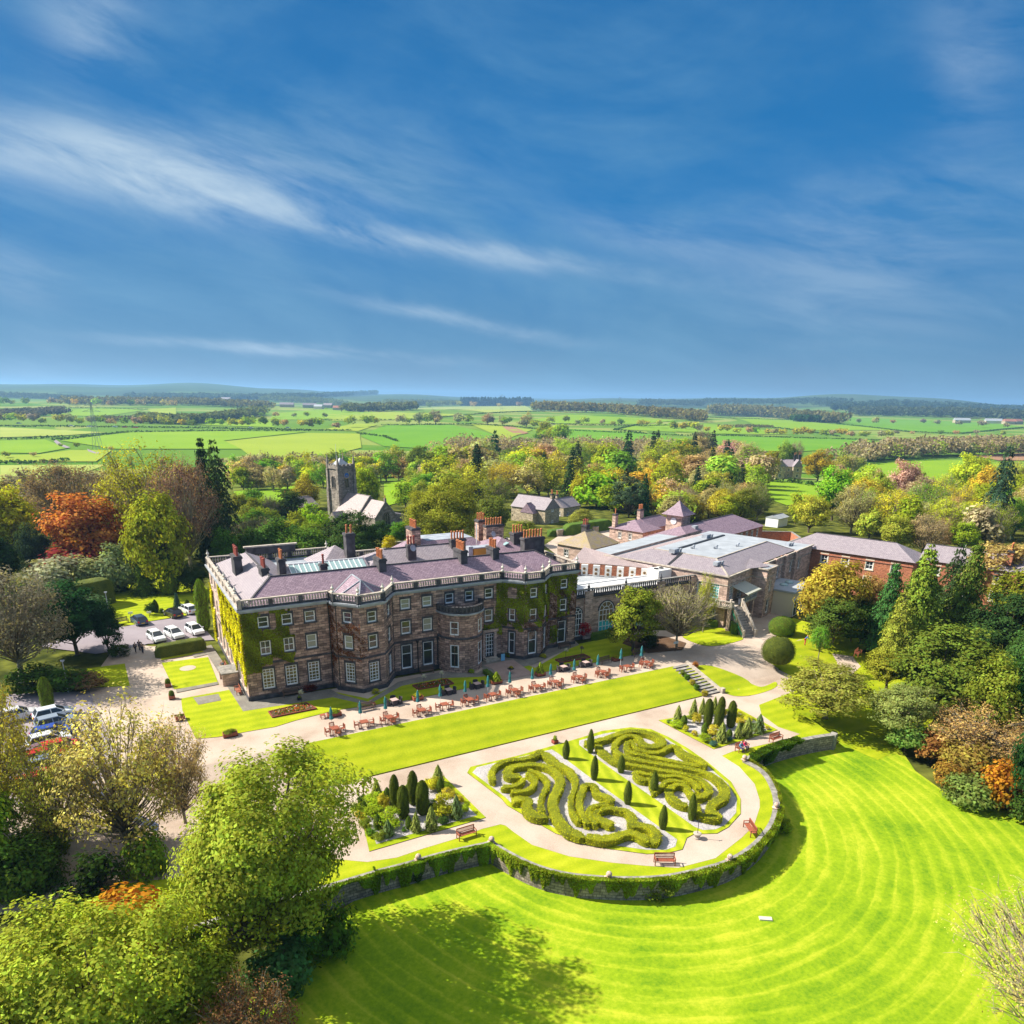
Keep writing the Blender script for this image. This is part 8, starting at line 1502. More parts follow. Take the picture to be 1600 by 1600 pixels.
# ---------------------------------------------------------------- trees near the house, one by one
# kind, foot x, foot y, top y, crown width (photo pixels), colour, label[, level]
TREES = [
 ('big', 425, 1510, 1148, 400, (.35, .40, .045), 'huge bright lime-green tree in the foreground left of the parterre', -4),
 ('big', 150, 1730, 1400, 460, (.38, .43, .045), 'large lime-green tree filling the bottom left corner', -4),
 ('mid', -15, 1430, 1200, 170, (.24, .36, .03), 'green tree cut by the left edge above the corner tree', -4),
 ('bush', 205, 1500, 1385, 165, (.48, .20, .02), 'bright orange-leaved shrub between the two big lime trees', -4),
 ('bare', 235, 1350, 1365, 60, (.3, .3, .03), 'sapling', None),
 ('bare', 205, 1345, 1075, 245, (.56, .48, .14), 'pale pink and yellow blossoming tree beside the lower car park', -3),
 ('bare', 290, 1290, 1110, 125, (.62, .46, .28), 'small pinkish budding tree at the edge of the drive', -2), ('bare', 100, 1345, 1135, 150, (.48, .47, .07), 'sparse yellow-green tree in front of the lower car park cars', -3), ('bare', 5, 1340, 1030, 210, (.50, .43, .08), 'yellowish budding tree at the left edge beside the lower car park', -3),
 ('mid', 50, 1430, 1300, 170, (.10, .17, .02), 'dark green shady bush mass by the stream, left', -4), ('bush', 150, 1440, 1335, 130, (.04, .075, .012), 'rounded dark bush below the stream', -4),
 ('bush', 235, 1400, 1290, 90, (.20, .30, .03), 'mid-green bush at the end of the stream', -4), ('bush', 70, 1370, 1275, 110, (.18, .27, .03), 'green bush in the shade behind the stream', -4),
 ('mid', 320, 1640, 1470, 190, (.28, .34, .03), 'olive shrubby tree between the two foreground limes', -4), ('bare', 400, 1690, 1530, 200, (.28, .14, .06), 'reddish twiggy shrub at the foot of the huge lime', -4),
 ('bush', 440, 1560, 1465, 130, (.09, .20, .06), 'blue-green shrub at the lawn edge under the huge lime', -4), ('bush', 500, 1500, 1400, 120, (.10, .18, .02), 'green bush under the right side of the huge lime', -4),
 ('yewtree', 120, 1022, 905, 150, (.02, .055, .014), 'dense very dark evergreen left of the drive', 0), ('yewtree1', 170, 1022, 935, 60, (.018, .045, .012), 'smaller dark evergreen next to the three walkers', 0),
 ('bare', 35, 1065, 868, 205, (.24, .21, .15), 'large grey bare-branched tree at the left edge', 0), ('bush', 187, 1026, 1003, 36, (.05, .09, .012), 'small dark rounded bush at the corner of the drive', 0),
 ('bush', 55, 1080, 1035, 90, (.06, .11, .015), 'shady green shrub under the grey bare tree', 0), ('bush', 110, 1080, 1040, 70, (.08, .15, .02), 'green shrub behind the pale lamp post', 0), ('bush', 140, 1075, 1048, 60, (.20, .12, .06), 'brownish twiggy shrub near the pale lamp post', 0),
 ('column', 77, 1112, 1058, 19, (.14, .20, .015), 'small bright green cypress at the top of the lower car park', 0),
 ('mid', 140, 892, 762, 165, (.50, .19, .05), 'orange-red maple rising over the white-flowering shrubs', 0), ('bush', 120, 900, 840, 120, (.40, .05, .05), 'crimson shrub at the foot of the orange-red maple', 0),
 ('bare', 245, 880, 680, 190, (.38, .36, .03), 'tall sparse yellow-leaved tree with visible grey limbs', 0), ('mid', 258, 925, 740, 125, (.36, .38, .03), 'bright yellow-green tree nearest the manor\'s left corner', 0), ('bare', 300, 900, 695, 130, (.26, .15, .11), 'pinkish-brown budding tree beside the dark firs', 0),
 ('bare', 118, 850, 708, 150, (.25, .17, .09), 'brown twiggy tree behind the maple', -1), ('mid', 25, 880, 750, 130, (.40, .38, .02), 'bright yellow tree at the left edge', 0), ('farbare', 70, 830, 725, 110, (.27, .22, .14), 'grey-brown bare tree far left', -1),
 ('fir', 333, 870, 684, 60, (.03, .06, .02), 'left one of the two tall dark conifers', 0), ('openfir', 354, 880, 686, 85, (.05, .08, .025), 'right, more ragged one of the two tall dark conifers', 0), ('bare', 400, 880, 800, 95, (.26, .22, .12), 'bare twiggy tree right of the tall conifers', 0), ('mid', 355, 900, 820, 60, (.10, .20, .02), 'ivy-green small tree behind the manor\'s back corner', 0),
 ('mid', 5, 930, 815, 110, (.03, .06, .012), 'dark yew at the left edge under the yellow tree', 0), ('mid', 55, 900, 812, 60, (.05, .08, .04), 'dark grey-green tree beside the maple', 0), ('bush', 85, 935, 860, 110, (.42, .42, .26), 'cream-flowering shrub left of the dark hedge', 0), ('bush', 145, 925, 862, 95, (.34, .36, .15), 'cream and green shrub above the dark hedge', 0), ('bush', 185, 925, 845, 75, (.22, .28, .14), 'pale variegated shrub behind the small spruces', 0),
 ('bush', 85, 960, 905, 110, (.10, .16, .06), 'grey-green shrub in front of the dark hedge', 0), ('bush', 130, 965, 925, 80, (.10, .17, .07), 'silvery green shrub beside the dark evergreen', 0), ('bush', 45, 960, 905, 80, (.06, .10, .02), 'dark shrub by the left edge hedge', 0),
 ('fir', 188, 922, 870, 30, (.13, .20, .02), 'small spruce at the back of the car-park lawn, left', 0), ('fir', 228, 928, 868, 46, (.10, .16, .02), 'middle small spruce at the back of the car-park lawn', 0), ('column', 266, 928, 855, 32, (.12, .17, .015), 'broad green column conifer on the car-park lawn', 0), ('mid', 300, 925, 880, 55, (.05, .09, .015), 'dark shrubby tree close to the manor\'s back corner', 0), ('mid', 205, 900, 870, 60, (.03, .06, .012), 'dark evergreen gap-filler behind the spruces', 0),
 ('bush', 236, 961, 939, 22, (.05, .10, .02), 'round dark bush behind the white sign', 0), ('egg', 244, 957, 937, 10, (.04, .07, .012), 'dark pointed shrub beside the round dark bush', 0), ('fir', 278, 953, 926, 17, (.06, .12, .08), 'small blue spruce behind the parked cars', 0), ('egg', 293, 948, 937, 8, (.05, .09, .015), 'tiny dark egg-shaped shrub behind the white car', 0), ('egg', 309, 948, 927, 11, (.06, .10, .015), 'pointed shrub by the ivied back corner', 0), ('bush', 253, 958, 951, 9, (.1, .2, .02), 'tiny round shrub behind the parked cars', 0),
 ('column', 320, 985, 905, 20, (.20, .32, .02), 'tall narrow green climber-clad shrub at the manor\'s back left corner', 0),
 ('yewtree', 552, 905, 796, 110, (.05, .09, .02), 'dark feathery yew between the manor roofs and the church', 0), ('mid', 440, 890, 800, 100, (.11, .20, .03), 'laurel-green tree behind the manor\'s raised parapet', 0), ('mid', 490, 895, 812, 100, (.14, .24, .03), 'light green tree behind the pyramid roof', 0), ('mid', 395, 895, 820, 80, (.07, .13, .02), 'mid-green tree behind the left chimneys', 0), ('bush', 610, 868, 832, 26, (.48, .40, .02), 'small bright yellow shrub under the east window', 0),
 ('cone', 424, 812, 788, 26, (.02, .04, .012), 'dark clipped yew left in the churchyard', -2), ('cone', 440, 814, 786, 26, (.02, .04, .012), 'middle dark clipped yew in the churchyard', -2), ('cone', 462, 816, 785, 30, (.02, .04, .012), 'dark clipped yew nearest the church porch', -2),
 ('yewtree1', 988, 1018, 903, 108, (.19, .22, .02), 'spreading olive-green yew in front of the link wing', 0), ('branchy', 1057, 1012, 900, 125, (.40, .38, .12), 'bare-branched pale tree beside the olive yew', 0), ('bare', 1098, 988, 888, 42, (.42, .44, .03), 'slender yellow-leaved tree in front of the balcony', 0), ('bush', 1012, 1010, 985, 40, (.05, .08, .012), 'dark low shrub at the foot of the bare-branched tree', 0),
 ('mid', 1286, 990, 856, 135, (.46, .36, .05), 'golden-brown leafing tree in front of the brick range', 0), ('yewtree1', 1300, 1005, 925, 110, (.08, .12, .018), 'dark green yew below the golden-brown tree', 0), ('young', 1277, 1036, 975, 36, (.20, .38, .04), 'young fresh green tree on the topiary lawn', 0),
 ('mid', 1350, 985, 892, 60, (.40, .26, .08), 'orange-budding tree before the middle windows of the brick range', 0), ('mid', 1435, 960, 880, 70, (.10, .18, .03), 'green tree filling the gap between the firs and the brick range', 0), ('mid', 1395, 868, 800, 75, (.36, .38, .05), 'yellow-green tree in front of the red-tiled outbuilding', 0), ('bare', 1440, 870, 796, 80, (.40, .30, .15), 'brown twiggy tree right of the red-tiled outbuilding', 0),
 ('fir', 1378, 1010, 880, 70, (.07, .17, .04), 'blue-green fir left of the tall golden firs', 0), ('fir', 1422, 1020, 853, 104, (.20, .27, .03), 'golden-green fir, shorter of the two tallest', 0), ('openfir', 1468, 1010, 848, 80, (.06, .10, .03), 'dark drooping fir between the golden firs', 0), ('fir', 1492, 1020, 846, 92, (.13, .18, .025), 'tallest drooping fir right of the brick range front', 0), ('openfir', 1395, 1030, 925, 80, (.30, .32, .04), 'pale golden spreading conifer at the foot of the firs', 0),
 ('yewtree', 1462, 1110, 975, 200, (.12, .16, .02), 'broad olive yew in the right-hand shrubbery', -1), ('yewtree1', 1385, 1075, 1010, 100, (.22, .22, .02), 'golden yew at the edge of the side path', -.5), ('sprawl', 1290, 1120, 1036, 175, (.34, .34, .06), 'low wide pale-leaved tree beside the lower right lawn', -2), ('sprawl', 1400, 1150, 1062, 130, (.28, .32, .09), 'grey-green spreading tree right of the low pale tree', -2.5), ('bush', 1415, 1170, 1120, 75, (.16, .26, .05), 'fresh green shrub at the lower lawn corner', -3),
 ('yewtree', 1560, 1050, 925, 160, (.03, .06, .015), 'very dark evergreen at the right behind the olive yew', 0), ('mid', 1590, 1000, 880, 130, (.22, .24, .02), 'yellow-green tree at the right edge', 0), ('mid', 1540, 1150, 1010, 120, (.22, .26, .03), 'lime-leaved tree among the right-hand evergreens', -1), ('mid', 1600, 1160, 975, 120, (.06, .14, .03), 'deep green tree cut by the right edge', -1), ('mid', 1615, 1290, 1060, 130, (.03, .08, .02), 'dark green tree at the right edge above the lawn', -3),
 ('bare', 1535, 1190, 1095, 190, (.42, .27, .10), 'orange-tinted twiggy spreading tree in the right shrubbery', -3), ('bush', 1500, 1215, 1150, 100, (.32, .24, .05), 'yellowish shrub at the shrubbery edge', -3.5), ('bush', 1455, 1190, 1140, 70, (.36, .17, .05), 'russet low shrub nearest the mown rings', -3.5), ('bush', 1560, 1268, 1175, 95, (.42, .18, .02), 'bright orange-brown dome shrub above the lawn edge', -4), ('bush', 1510, 1262, 1205, 85, (.20, .26, .06), 'green shrub left of the orange dome', -4), ('bush', 1600, 1290, 1230, 80, (.07, .12, .02), 'dark shrub right of the orange dome', -4), ('bush', 1480, 1235, 1185, 60, (.38, .22, .04), 'small orange shrub at the shrubbery tip', -4), ('yewtree1', 1500, 1140, 1080, 90, (.06, .10, .02), 'dark bushy evergreen inside the right shrubbery', -2), ('mid', 1590, 1090, 960, 110, (.07, .14, .03), 'mid-green tree behind the right shrubbery', -1),
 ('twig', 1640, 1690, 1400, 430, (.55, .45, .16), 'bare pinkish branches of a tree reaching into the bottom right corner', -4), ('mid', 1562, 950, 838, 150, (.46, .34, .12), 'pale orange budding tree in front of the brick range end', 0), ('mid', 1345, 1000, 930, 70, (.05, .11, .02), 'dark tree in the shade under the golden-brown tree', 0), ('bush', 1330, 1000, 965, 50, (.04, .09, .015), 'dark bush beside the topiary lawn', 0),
 ('openfir', 1545, 850, 697, 75, (.05, .10, .05), 'tall blue-green fir standing above the right-hand woods', -2), ('fir', 745, 790, 694, 48, (.03, .06, .02), 'broad black-green conifer in the middle of the woods', -5), ('cedar', 982, 815, 735, 66, (.07, .11, .05), 'grey-green cedar in the woods behind the stable tower', -2), ('mid', 905, 800, 735, 50, (.42, .38, .03), 'golden tree above the buff cottage', -3),
 ('big', 700, 870, 742, 165, (.30, .31, .03), 'wide yellow-green tree directly behind the mansard roof', -1), ('mid', 575, 810, 722, 68, (.30, .38, .02), 'bright lime tree just right of the church tower', -3), ('mid', 478, 805, 735, 60, (.34, .28, .03), 'golden tree just left of the church tower', -3), ('mid', 770, 850, 770, 80, (.16, .19, .03), 'olive tree between the mansard roof and the cottage', -1), ('mid', 820, 858, 805, 60, (.24, .28, .03), 'pale green tree in front of the buff cottage', -1), ('mid', 905, 830, 790, 50, (.36, .36, .06), 'pale yellow tree half hiding the low cottage', -1),
 ('mid', 1277, 752, 697, 58, (.42, .30, .02), 'round golden oak right of the villa', None), ('mid', 1198, 752, 697, 44, (.40, .33, .02), 'golden tree left of the villa', None), ('mid', 1222, 738, 684, 36, (.26, .34, .04), 'tall green tree behind the villa', None), ('bare', 1240, 738, 685, 30, (.30, .22, .16), 'bare brown tree behind the villa chimneys', None),
 ('bare', 425, 822, 770, 40, (.18, .17, .12), 'leafless tree in the field left of the church', -3), ('bare', 1095, 720, 668, 50, (.14, .11, .07), 'dark leafless tree on the skyline of the woods', None)]
BUSHY = {'bush', 'column', 'egg', 'cone', 'ball'}
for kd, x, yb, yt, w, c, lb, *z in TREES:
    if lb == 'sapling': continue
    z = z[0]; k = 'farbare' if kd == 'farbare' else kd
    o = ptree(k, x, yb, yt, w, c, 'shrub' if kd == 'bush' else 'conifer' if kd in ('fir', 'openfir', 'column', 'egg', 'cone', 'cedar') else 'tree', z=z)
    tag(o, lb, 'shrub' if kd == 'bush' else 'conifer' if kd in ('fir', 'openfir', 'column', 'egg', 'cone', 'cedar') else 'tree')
# ---------------------------------------------------------------- woods, tree by tree
KEEP = []
def wood(zone, n, kinds, cols, hpx, wr, where, seed, name='woodland_tree', gap=14, avoid=()):
    rr = random.Random(seed); pts = []; tries = 0; xs = [p[0] for p in zone]; ys = [p[1] for p in zone]
    while len(pts) < n and tries < n * 60:
        tries += 1; x, y = rr.uniform(min(xs), max(xs)), rr.uniform(min(ys), max(ys))
        if not inside((x, y), zone) or any(abs(x - a) < gap and abs(y - b) < gap * .45 for a, b in pts) or any(a0 < x < a1 and b0 < y < b1 for a0, b0, a1, b1 in avoid): continue
        pts.append((x, y))
    pts.sort()
    for i, (x, y) in enumerate(pts):
        k = rr.choice(kinds); c = rr.choice(cols); g = G(x, y); h = rr.uniform(*hpx) / pxm(g); h = max(5, min(h, 24)); c2 = tuple(min(.6, v * rr.uniform(.95, 1.35)) for v in c)
        if k in ('farfir', 'fir'): c2 = (.035 * rr.uniform(.8, 1.6), .07 * rr.uniform(.8, 1.4), .025)
        o = plant(k, g - Vector((0, 0, .3)), 1.25 * h * rr.uniform(*wr) * (.5 if 'fir' in k else 1), h * (1.15 if 'fir' in k else 1), c2, name)
        hue = 'dark conifer' if 'fir' in k else 'twiggy half-bare tree' if 'bare' in k else 'leafy tree'
        tag(o, '%s %s, %s' % (hue, where, order(i, len(pts))), 'tree', 'trees ' + where)
L = LG; MIX = [L['lime'], L['lime'], L['lime'], L['spring'], L['spring'], L['yellow'], L['gold'], L['olive'], L['brown'], L['pink'], L['tan'], L['fresh'], L['spring']]
wood([(365, 748), (620, 738), (640, 752), (500, 768), (380, 770)], 36, ['far', 'far', 'farbare'], [L['lime'], L['spring'], L['yellow'], L['tan'], L['brown'], L['fresh']], (34, 48), (.75, 1.0), 'in the belt behind the church', 1, gap=11)
wood([(600, 748), (760, 735), (760, 765), (640, 800), (600, 770)], 26, ['far', 'farbare', 'far', 'mid'], MIX, (40, 58), (.7, 1.0), 'in the woods right of the church', 2, gap=16, avoid=((600, 755, 648, 792),))
wood([(740, 732), (1190, 722), (1200, 760), (1150, 820), (1010, 812), (950, 800), (850, 778), (780, 800), (730, 790)], 96, ['far', 'far', 'farbare', 'farbare', 'mid', 'bare', 'farfir'], MIX + [L['pink'], L['spring'], L['lime'], L['tan'], L['olive']], (44, 68), (.8, 1.15), 'in the main woods behind the stables', 3, gap=13, avoid=((800, 788, 890, 830),))
wood([(1010, 820), (1180, 800), (1200, 812), (1080, 822)], 9, ['mid', 'bare', 'mid'], [L['brown'], L['olive'], L['gold'], L['deep']], (50, 66), (.7, .9), 'close behind the stable tower', 4, gap=18)
wood([(1195, 800), (1400, 780), (1600, 782), (1640, 850), (1500, 868), (1400, 850), (1250, 830)], 46, ['mid', 'bare', 'bare', 'far', 'mid'], [L['lime'], L['fresh'], L['yellow'], L['gold'], L['brown'], L['pink'], L['tan'], L['spring']], (55, 90), (.6, .95), 'in the orchard woods behind the brick range', 5, gap=20, avoid=((1195, 800, 1240, 835),))
wood([(1105, 735), (1190, 728), (1190, 748), (1110, 758)], 14, ['far', 'farbare'], [L['gold'], L['yellow'], L['tan'], L['pink']], (28, 40), (.7, 1.0), 'left of the villa', 7, gap=12)
wood([(1290, 738), (1340, 728), (1345, 738), (1300, 756)], 8, ['far', 'farbare'], [L['lime'], L['spring'], L['tan']], (24, 34), (.7, 1.0), 'right of the villa', 8, gap=10)
wood([(-30, 800), (100, 790), (330, 790), (330, 835), (200, 830), (60, 850), (-30, 850)], 26, ['mid', 'bare', 'far'], [L['brown'], L['olive'], L['deep'], L['tan'], L['gold']], (55, 85), (.6, .9), 'in the woods behind the orange-red maple', 9, gap=22)
wood([(-20, 765), (120, 760), (230, 765), (200, 785), (-20, 790)], 16, ['farbare', 'far'], [L['tan'], L['grey'], L['olive']], (25, 40), (.8, 1.1), 'along the far side of the left woods', 10, gap=14)
wood([(370, 790), (440, 800), (600, 840), (640, 850), (560, 862), (400, 850)], 16, ['mid', 'far', 'bush'], [L['green'], L['olive'], L['deep'], L['lime']], (34, 50), (.8, 1.1), 'in the churchyard shrubbery behind the manor', 11, gap=22, avoid=((495, 780, 625, 850),))
wood([(1590, 1020), (1700, 1020), (1700, 1330), (1640, 1330)], 8, ['mid', 'yewtree'], [L['deep'], L['green'], L['olive']], (90, 120), (.7, .9), 'beyond the right edge of the shrubbery', 13, gap=40)
# hedgerow trees and hedgerows
def row(px, n, hpx, cols, where, seed, kinds=('speck',), jit=3):
    rr = random.Random(seed); seg_ = [math.dist(px[i], px[i + 1]) for i in range(len(px) - 1)]; tot = sum(seg_); ps = sorted(rr.uniform(0, tot) if 0 else tot * (k + rr.uniform(-.35, .35)) / n for k in range(n))
    for i, s in enumerate(ps):
        s = min(max(s, 0), tot); k = 0
        while k < len(seg_) - 1 and s > seg_[k]: s -= seg_[k]; k += 1
        f = min(1, s / seg_[k]); x = px[k][0] + (px[k + 1][0] - px[k][0]) * f; y = px[k][1] + (px[k + 1][1] - px[k][1]) * f + rr.uniform(-.3, .3) * jit * .3
        g = G(x, y); h = 1.35 * rr.uniform(*hpx) / pxm(g); c = rr.choice(cols); kd = rr.choice(kinds)
        tag(plant(kd, g, h * rr.uniform(.95, 1.35), h, tuple(v * rr.uniform(.8, 1.15) for v in c), 'hedgerow_tree'), 'small far tree %s, %s' % (where, order(i, n)), 'tree', 'trees ' + where)
HT = [L['lime'], L['spring'], L['tan'], L['grey'], L['gold'], L['olive']]
row([(0, 664), (100, 665), (300, 668), (540, 672)], 30, (10, 17), HT, 'along the long left hedgerow', 21)
row([(0, 634), (60, 634), (180, 636), (300, 637)], 12, (7, 12), HT, 'in the upper left fields', 22)
row([(300, 655), (420, 653), (540, 655)], 9, (7, 11), HT, 'on the slope below the far houses', 23); row([(545, 668), (640, 664), (760, 664), (860, 672)], 13, (9, 16), HT, 'along the central hedgerow', 24)
row([(860, 663), (1000, 667), (1090, 672)], 12, (7, 12), HT, 'above the broad green field', 25); row([(925, 697), (960, 702), (985, 704)], 5, (8, 12), HT, 'dotted below the broad green field', 26)
row([(1050, 674), (1130, 678), (1250, 683), (1400, 686)], 24, (9, 15), [L['yellow'], L['gold'], L['lime'], L['tan']], 'along the right-hand hedgerow', 27); row([(1400, 680), (1600, 682)], 6, (6, 9), HT, 'in the far right hedgerow', 28)
row([(640, 640), (720, 637), (850, 640)], 6, (7, 11), HT, 'in the pale fields of the centre', 29); row([(1340, 664), (1480, 665), (1600, 672)], 8, (7, 11), [L['grey'], L['tan']], 'in the flat green fields at the right', 30)
row([(848, 690), (862, 692), (880, 695)], 7, (18, 26), [L['lime'], L['olive'], L['green']], 'in the field clump of the centre', 31, ('far',)); row([(655, 664), (720, 662), (850, 670)], 6, (14, 20), [L['grey'], L['tan']], 'bare in the central hedgerow', 32, ('farbare',))
row([(8, 716), (60, 714), (90, 700), (210, 710)], 5, (6, 10), HT, 'in the left lane hedges', 33)
def hedgerow(px, label, h=1.8, w=2.6, c=(.06, .11, .02)):
    pts = [G(x, y) for x, y in px]; dense = []
    for a, b in zip(pts[:-1], pts[1:]):
        n = max(2, int((b - a).length / 9)); dense += [a.lerp(b, k / n) for k in range(n)]
    dense.append(pts[-1]); rs = np.random.RandomState(int(abs(px[0][0] * 3 + px[0][1]))); C = []
    for p in dense:
        p = Vector((p.x, p.y, terrain(p.x, p.y))); m = 26; q = rs.normal(size=(m, 3)) * np.array([4.0, 4.0 if 0 else w * .8, h * .35]); t = (pts[-1] - pts[0]).normalized(); nv = Vector((t.y, -t.x, 0))
        u = rs.uniform(-5, 5, m); v = rs.normal(size=m) * w * .4; z = rs.uniform(0, 1, m) ** .8 * h * rs.uniform(.7, 1.3); C.append(np.stack([p.x + t.x * u + nv.x * v, p.y + t.y * u + nv.y * v, p.z + .2 + z], 1))
    C = np.concatenate(C); o3 = np.array(pts[0]); me = leaf_mesh('hedge', C - o3, rs.normal(size=C.shape) + np.array([0, 0, .5]), rs.uniform(1.2, 2.6, len(C)), rs.uniform(0, 1, len(C)), rs.uniform(0, 1, len(C)), M['leaf'], .8)
    o = bpy.data.objects.new('hedgerow', me); COL.objects.link(o); o.location = pts[0]; o.color = c + (1,); tag(o, label, 'hedgerow')
for px, lb in [([(90, 688), (200, 676), (340, 674), (545, 673)], 'long dark hedgerow across the left fields'), ([(0, 667), (100, 667), (300, 669), (480, 673)], 'hedgerow along the far road at the left'), ([(0, 687), (40, 687), (92, 683)], 'short hedge above the lane'), ([(0, 725), (35, 724)], 'dark hedge piece at the left edge of the yellow field'), ([(43, 724), (74, 723)], 'dark hedge piece left of the lane end'), ([(78, 723), (100, 721)], 'short dark hedge piece beside the lane end'),
    ([(600, 665), (740, 663), (860, 672), (1000, 678), (1090, 682)], 'hedgerow through the central fields'), ([(500, 657), (640, 656), (760, 646), (850, 643)], 'thin hedgerow above the yellow field'), ([(1085, 680), (1250, 685), (1400, 689), (1600, 689)], 'long straight hedgerow at the right'), ([(1170, 664), (1260, 674), (1310, 682)], 'slanting hedge in the right fields'), ([(860, 663), (1000, 666), (1090, 664)], 'hedge under the far wood in the centre'),
    ([(1310, 663), (1420, 675), (1500, 678), (1600, 669)], 'hedge in the flat green fields at the right'), ([(560, 678), (600, 683), (620, 690)], 'ragged hedge near the church flagpole'), ([(0, 640), (100, 637), (230, 640)], 'hedge across the upper left fields'), ([(1100, 652), (1240, 656), (1330, 652)], 'hedge below the far right woods'), ([(1000, 663), (960, 672), (1000, 676)], 'curving hedge in the centre right fields'), ([(880, 696), (990, 708), (1070, 708)], 'hedge at the bottom of the broad green field'),
    ([(1185, 752), (1240, 755), (1290, 762)], 'dark garden hedge in front of the villa')]: hedgerow(px, lb)
def farwood(px, depth, hpx, color, label, seed, dens=1.0, con=False, m=34, ls=.30):
    rs = np.random.RandomState(seed); C, K = [], []; T3 = 0
    for i in range(len(px) - 1):
        n = max(2, int(math.dist(px[i], px[i + 1]) * dens / 1.7))
        for k in range(n):
            f = (k + rs.uniform()) / n; x = px[i][0] + (px[i + 1][0] - px[i][0]) * f; y = px[i][1] + (px[i + 1][1] - px[i][1]) * f
            g0_ = G(x, y)
            for dd in range(3):
                d = Vector((g0_.x, g0_.y, 0)).normalized(); p = g0_ + d * (depth * rs.uniform(0, 1)) + Vector(rs.normal(size=3) * np.array([8, 8, 0])); z = terrain(p.x, p.y); h = rs.uniform(*hpx) / pxm(g0_) ; r = h * (.28 if con else .5)
                e = dirs(rs, m); u = rs.uniform(.5, 1, m)[:, None]
                if con: t = rs.uniform(0, 1, m); q = np.stack([e[:, 0] * r * (1 - t), e[:, 1] * r * (1 - t), t * h], 1)
                else: q = e * u * np.array([r, r, h * .42]) + np.array([0, 0, h * .55])
                C.append(q + np.array([p.x, p.y, z])); K.append(np.full(m, rs.uniform(0, 1)))
                sz = h * ls
    C = np.concatenate(C); K = np.concatenate(K); o3 = np.array(G(*px[0])); me = leaf_mesh('wood', C - o3, rs.normal(size=C.shape) + np.array([0, 0, .6]), np.full(len(C), sz) * rs.uniform(.6, 1.3, len(C)), rs.uniform(0, 1, len(C)), K, M['leaf'], .85)
    o = bpy.data.objects.new('far_wood', me); COL.objects.link(o); o.location = tuple(o3); o.color = color + (1,); tag(o, label, 'wood', kind='stuff')
for a in [([(722, 634), (830, 634)], 120, (9, 13), (.025, .05, .03), 'dark block of far pines in the centre', 41, 1.2, True), ([(540, 645), (650, 641)], 200, (9, 14), (.14, .15, .05), 'brown-green far wood behind the centre fields', 42), ([(600, 634), (722, 634)], 300, (6, 9), (.16, .19, .04), 'far wood left of the pines', 43), ([(840, 643), (950, 646), (1100, 660)], 250, (12, 18), (.20, .17, .07), 'long brown far wood right of centre', 44),
    ([(1110, 650), (1200, 652), (1250, 658), (1310, 662)], 300, (13, 19), (.20, .18, .07), 'big brown far wood on the right', 45), ([(1240, 659), (1310, 661)], 60, (9, 12), (.05, .11, .03), 'green far plantation on the right', 46), ([(0, 655), (100, 648)], 200, (8, 12), (.11, .10, .07), 'dark far wood at the left edge', 47), ([(100, 633), (300, 634), (420, 640)], 300, (9, 13), (.16, .15, .07), 'far wood in the upper left', 48), ([(150, 659), (270, 657)], 80, (6, 9), (.14, .13, .06), 'narrow far wood in the left fields', 49), ([(225, 662), (300, 664), (410, 650)], 120, (10, 16), (.13, .15, .05), 'far wood in the middle left', 50),
    ([(410, 628), (500, 632), (560, 640)], 260, (7, 11), (.13, .16, .05), 'far wood behind the hillside houses', 51), ([(200, 624), (420, 625), (590, 617)], 300, (5, 8), (.07, .10, .05), 'dark far belt near the left horizon', 52), ([(0, 622), (140, 626)], 300, (6, 9), (.07, .09, .05), 'dark far belt at the left horizon', 53), ([(1330, 650), (1450, 652), (1600, 657)], 400, (9, 14), (.09, .11, .06), 'dark far wood along the flat right fields', 54), ([(1300, 642), (1420, 640), (1600, 645)], 900, (8, 12), (.06, .09, .05), 'distant wooded slope at the right', 55), ([(1100, 632), (1250, 634), (1330, 638)], 900, (6, 9), (.07, .10, .05), 'distant wood before the right hills', 56), ([(1000, 634), (1100, 636)], 500, (6, 9), (.08, .10, .05), 'distant wood right of the long brown wood', 57), ([(1130, 668), (1200, 668)], 10, (3, 5), (.2, .18, .08), 'thin far hedge wood', 58)]: farwood(*a)
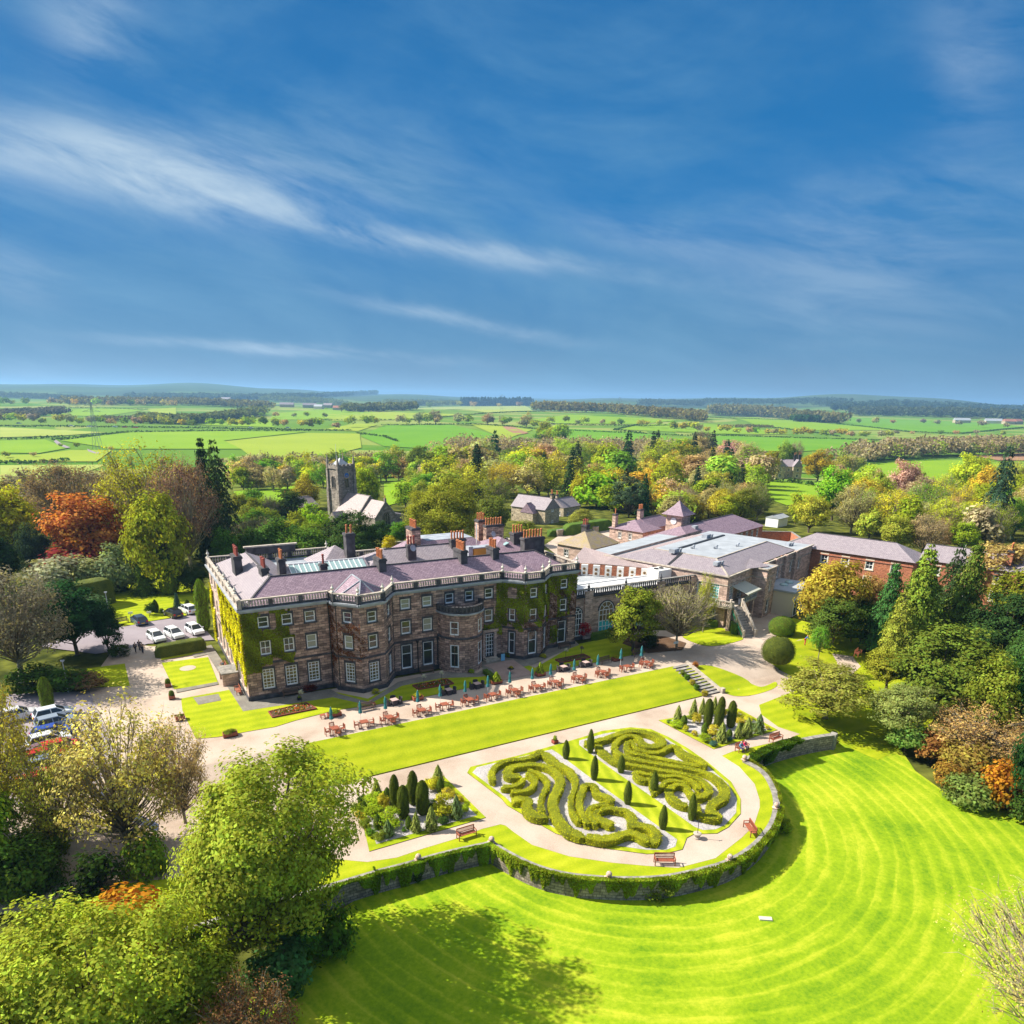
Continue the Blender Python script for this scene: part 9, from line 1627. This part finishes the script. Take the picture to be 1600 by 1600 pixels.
def pylon(x, yb, yt, label):
    g = G(x, yb); h = ztop(g.x, g.y, yt, g.z, g.z + 120) - g.z; q = MB(); b = h * .075; B4 = lambda z, r: [Vector((a * r, c * r, z)) for a, c in ((-1, -1), (1, -1), (1, 1), (-1, 1))]
    lv = [(0, b), (h * .25, b * .75), (h * .5, b * .5), (h * .72, b * .3), (h, b * .08)]
    for (z0, r0), (z1, r1) in zip(lv[:-1], lv[1:]):
        A, Bv = B4(z0, r0), B4(z1, r1)
        for i in range(4): q.bar(A[i], Bv[i], .2); q.bar(A[i], Bv[(i + 1) % 4], .1); q.bar(Bv[i], Bv[(i + 1) % 4], .1)
    for z, w in ((h * .68, h * .16), (h * .8, h * .2), (h * .92, h * .14)): q.bar((-w, 0, z), (w, 0, z), .2); q.bar((-w, 0, z), (0, 0, z + h * .05), .25); q.bar((w, 0, z), (0, 0, z + h * .05), .25)
    o = q.build('pylon', M['lead']); o.location = g; o.rotation_euler = (0, 0, -.5); tag(o, label, 'pylon')
farwood([(1335, 724), (1450, 714), (1640, 711)], 55, (22, 34), (.36, .29, .18), 'pale pinkish half-bare wood beyond the far right field', 61, .55, False, 90, .11)
farwood([(1340, 722), (1480, 714), (1640, 712)], 70, (20, 30), (.26, .32, .04), 'lime-green trees mixed through the pale far wood', 62, .12, False, 90, .11)
farwood([(700, 716), (1060, 720), (1110, 728)], 60, (24, 36), (.34, .27, .18), 'grey-brown half-bare trees along the far edge of the main woods', 63, .4, False, 90, .11)
farwood([(380, 742), (620, 738)], 40, (20, 34), (.26, .22, .12), 'brownish backing trees behind the church belt', 64, .4, False, 90, .11)
pylon(153, 702, 628, 'electricity pylon in the left fields'); pylon(784, 646, 616, 'electricity pylon in front of the far pines'); pylon(967, 646, 620, 'electricity pylon by the long brown wood')
# ---------------------------------------------------------------- haze
def haze():
    q = MB(); a = math.atan2(-RC[1][2], -RC[0][2]); q.box(-6000, -22000, -60, 24000, 22000, 165, a, (0, 0)); m = bpy.data.materials.new('haze_air'); m.use_nodes = True; nt = m.node_tree; nt.nodes.clear()
    v = nt.nodes.new('ShaderNodeVolumePrincipled'); v.inputs['Color'].default_value = (.34, .64, 1, 1); v.inputs['Density'].default_value = HAZE; v.inputs['Anisotropy'].default_value = .2; out = nt.nodes.new('ShaderNodeOutputMaterial'); nt.links.new(v.outputs[0], out.inputs['Volume'])
    o = q.build('haze', m, uv=False); o['kind'] = 'stuff'
HAZE = 1.15e-4
haze()
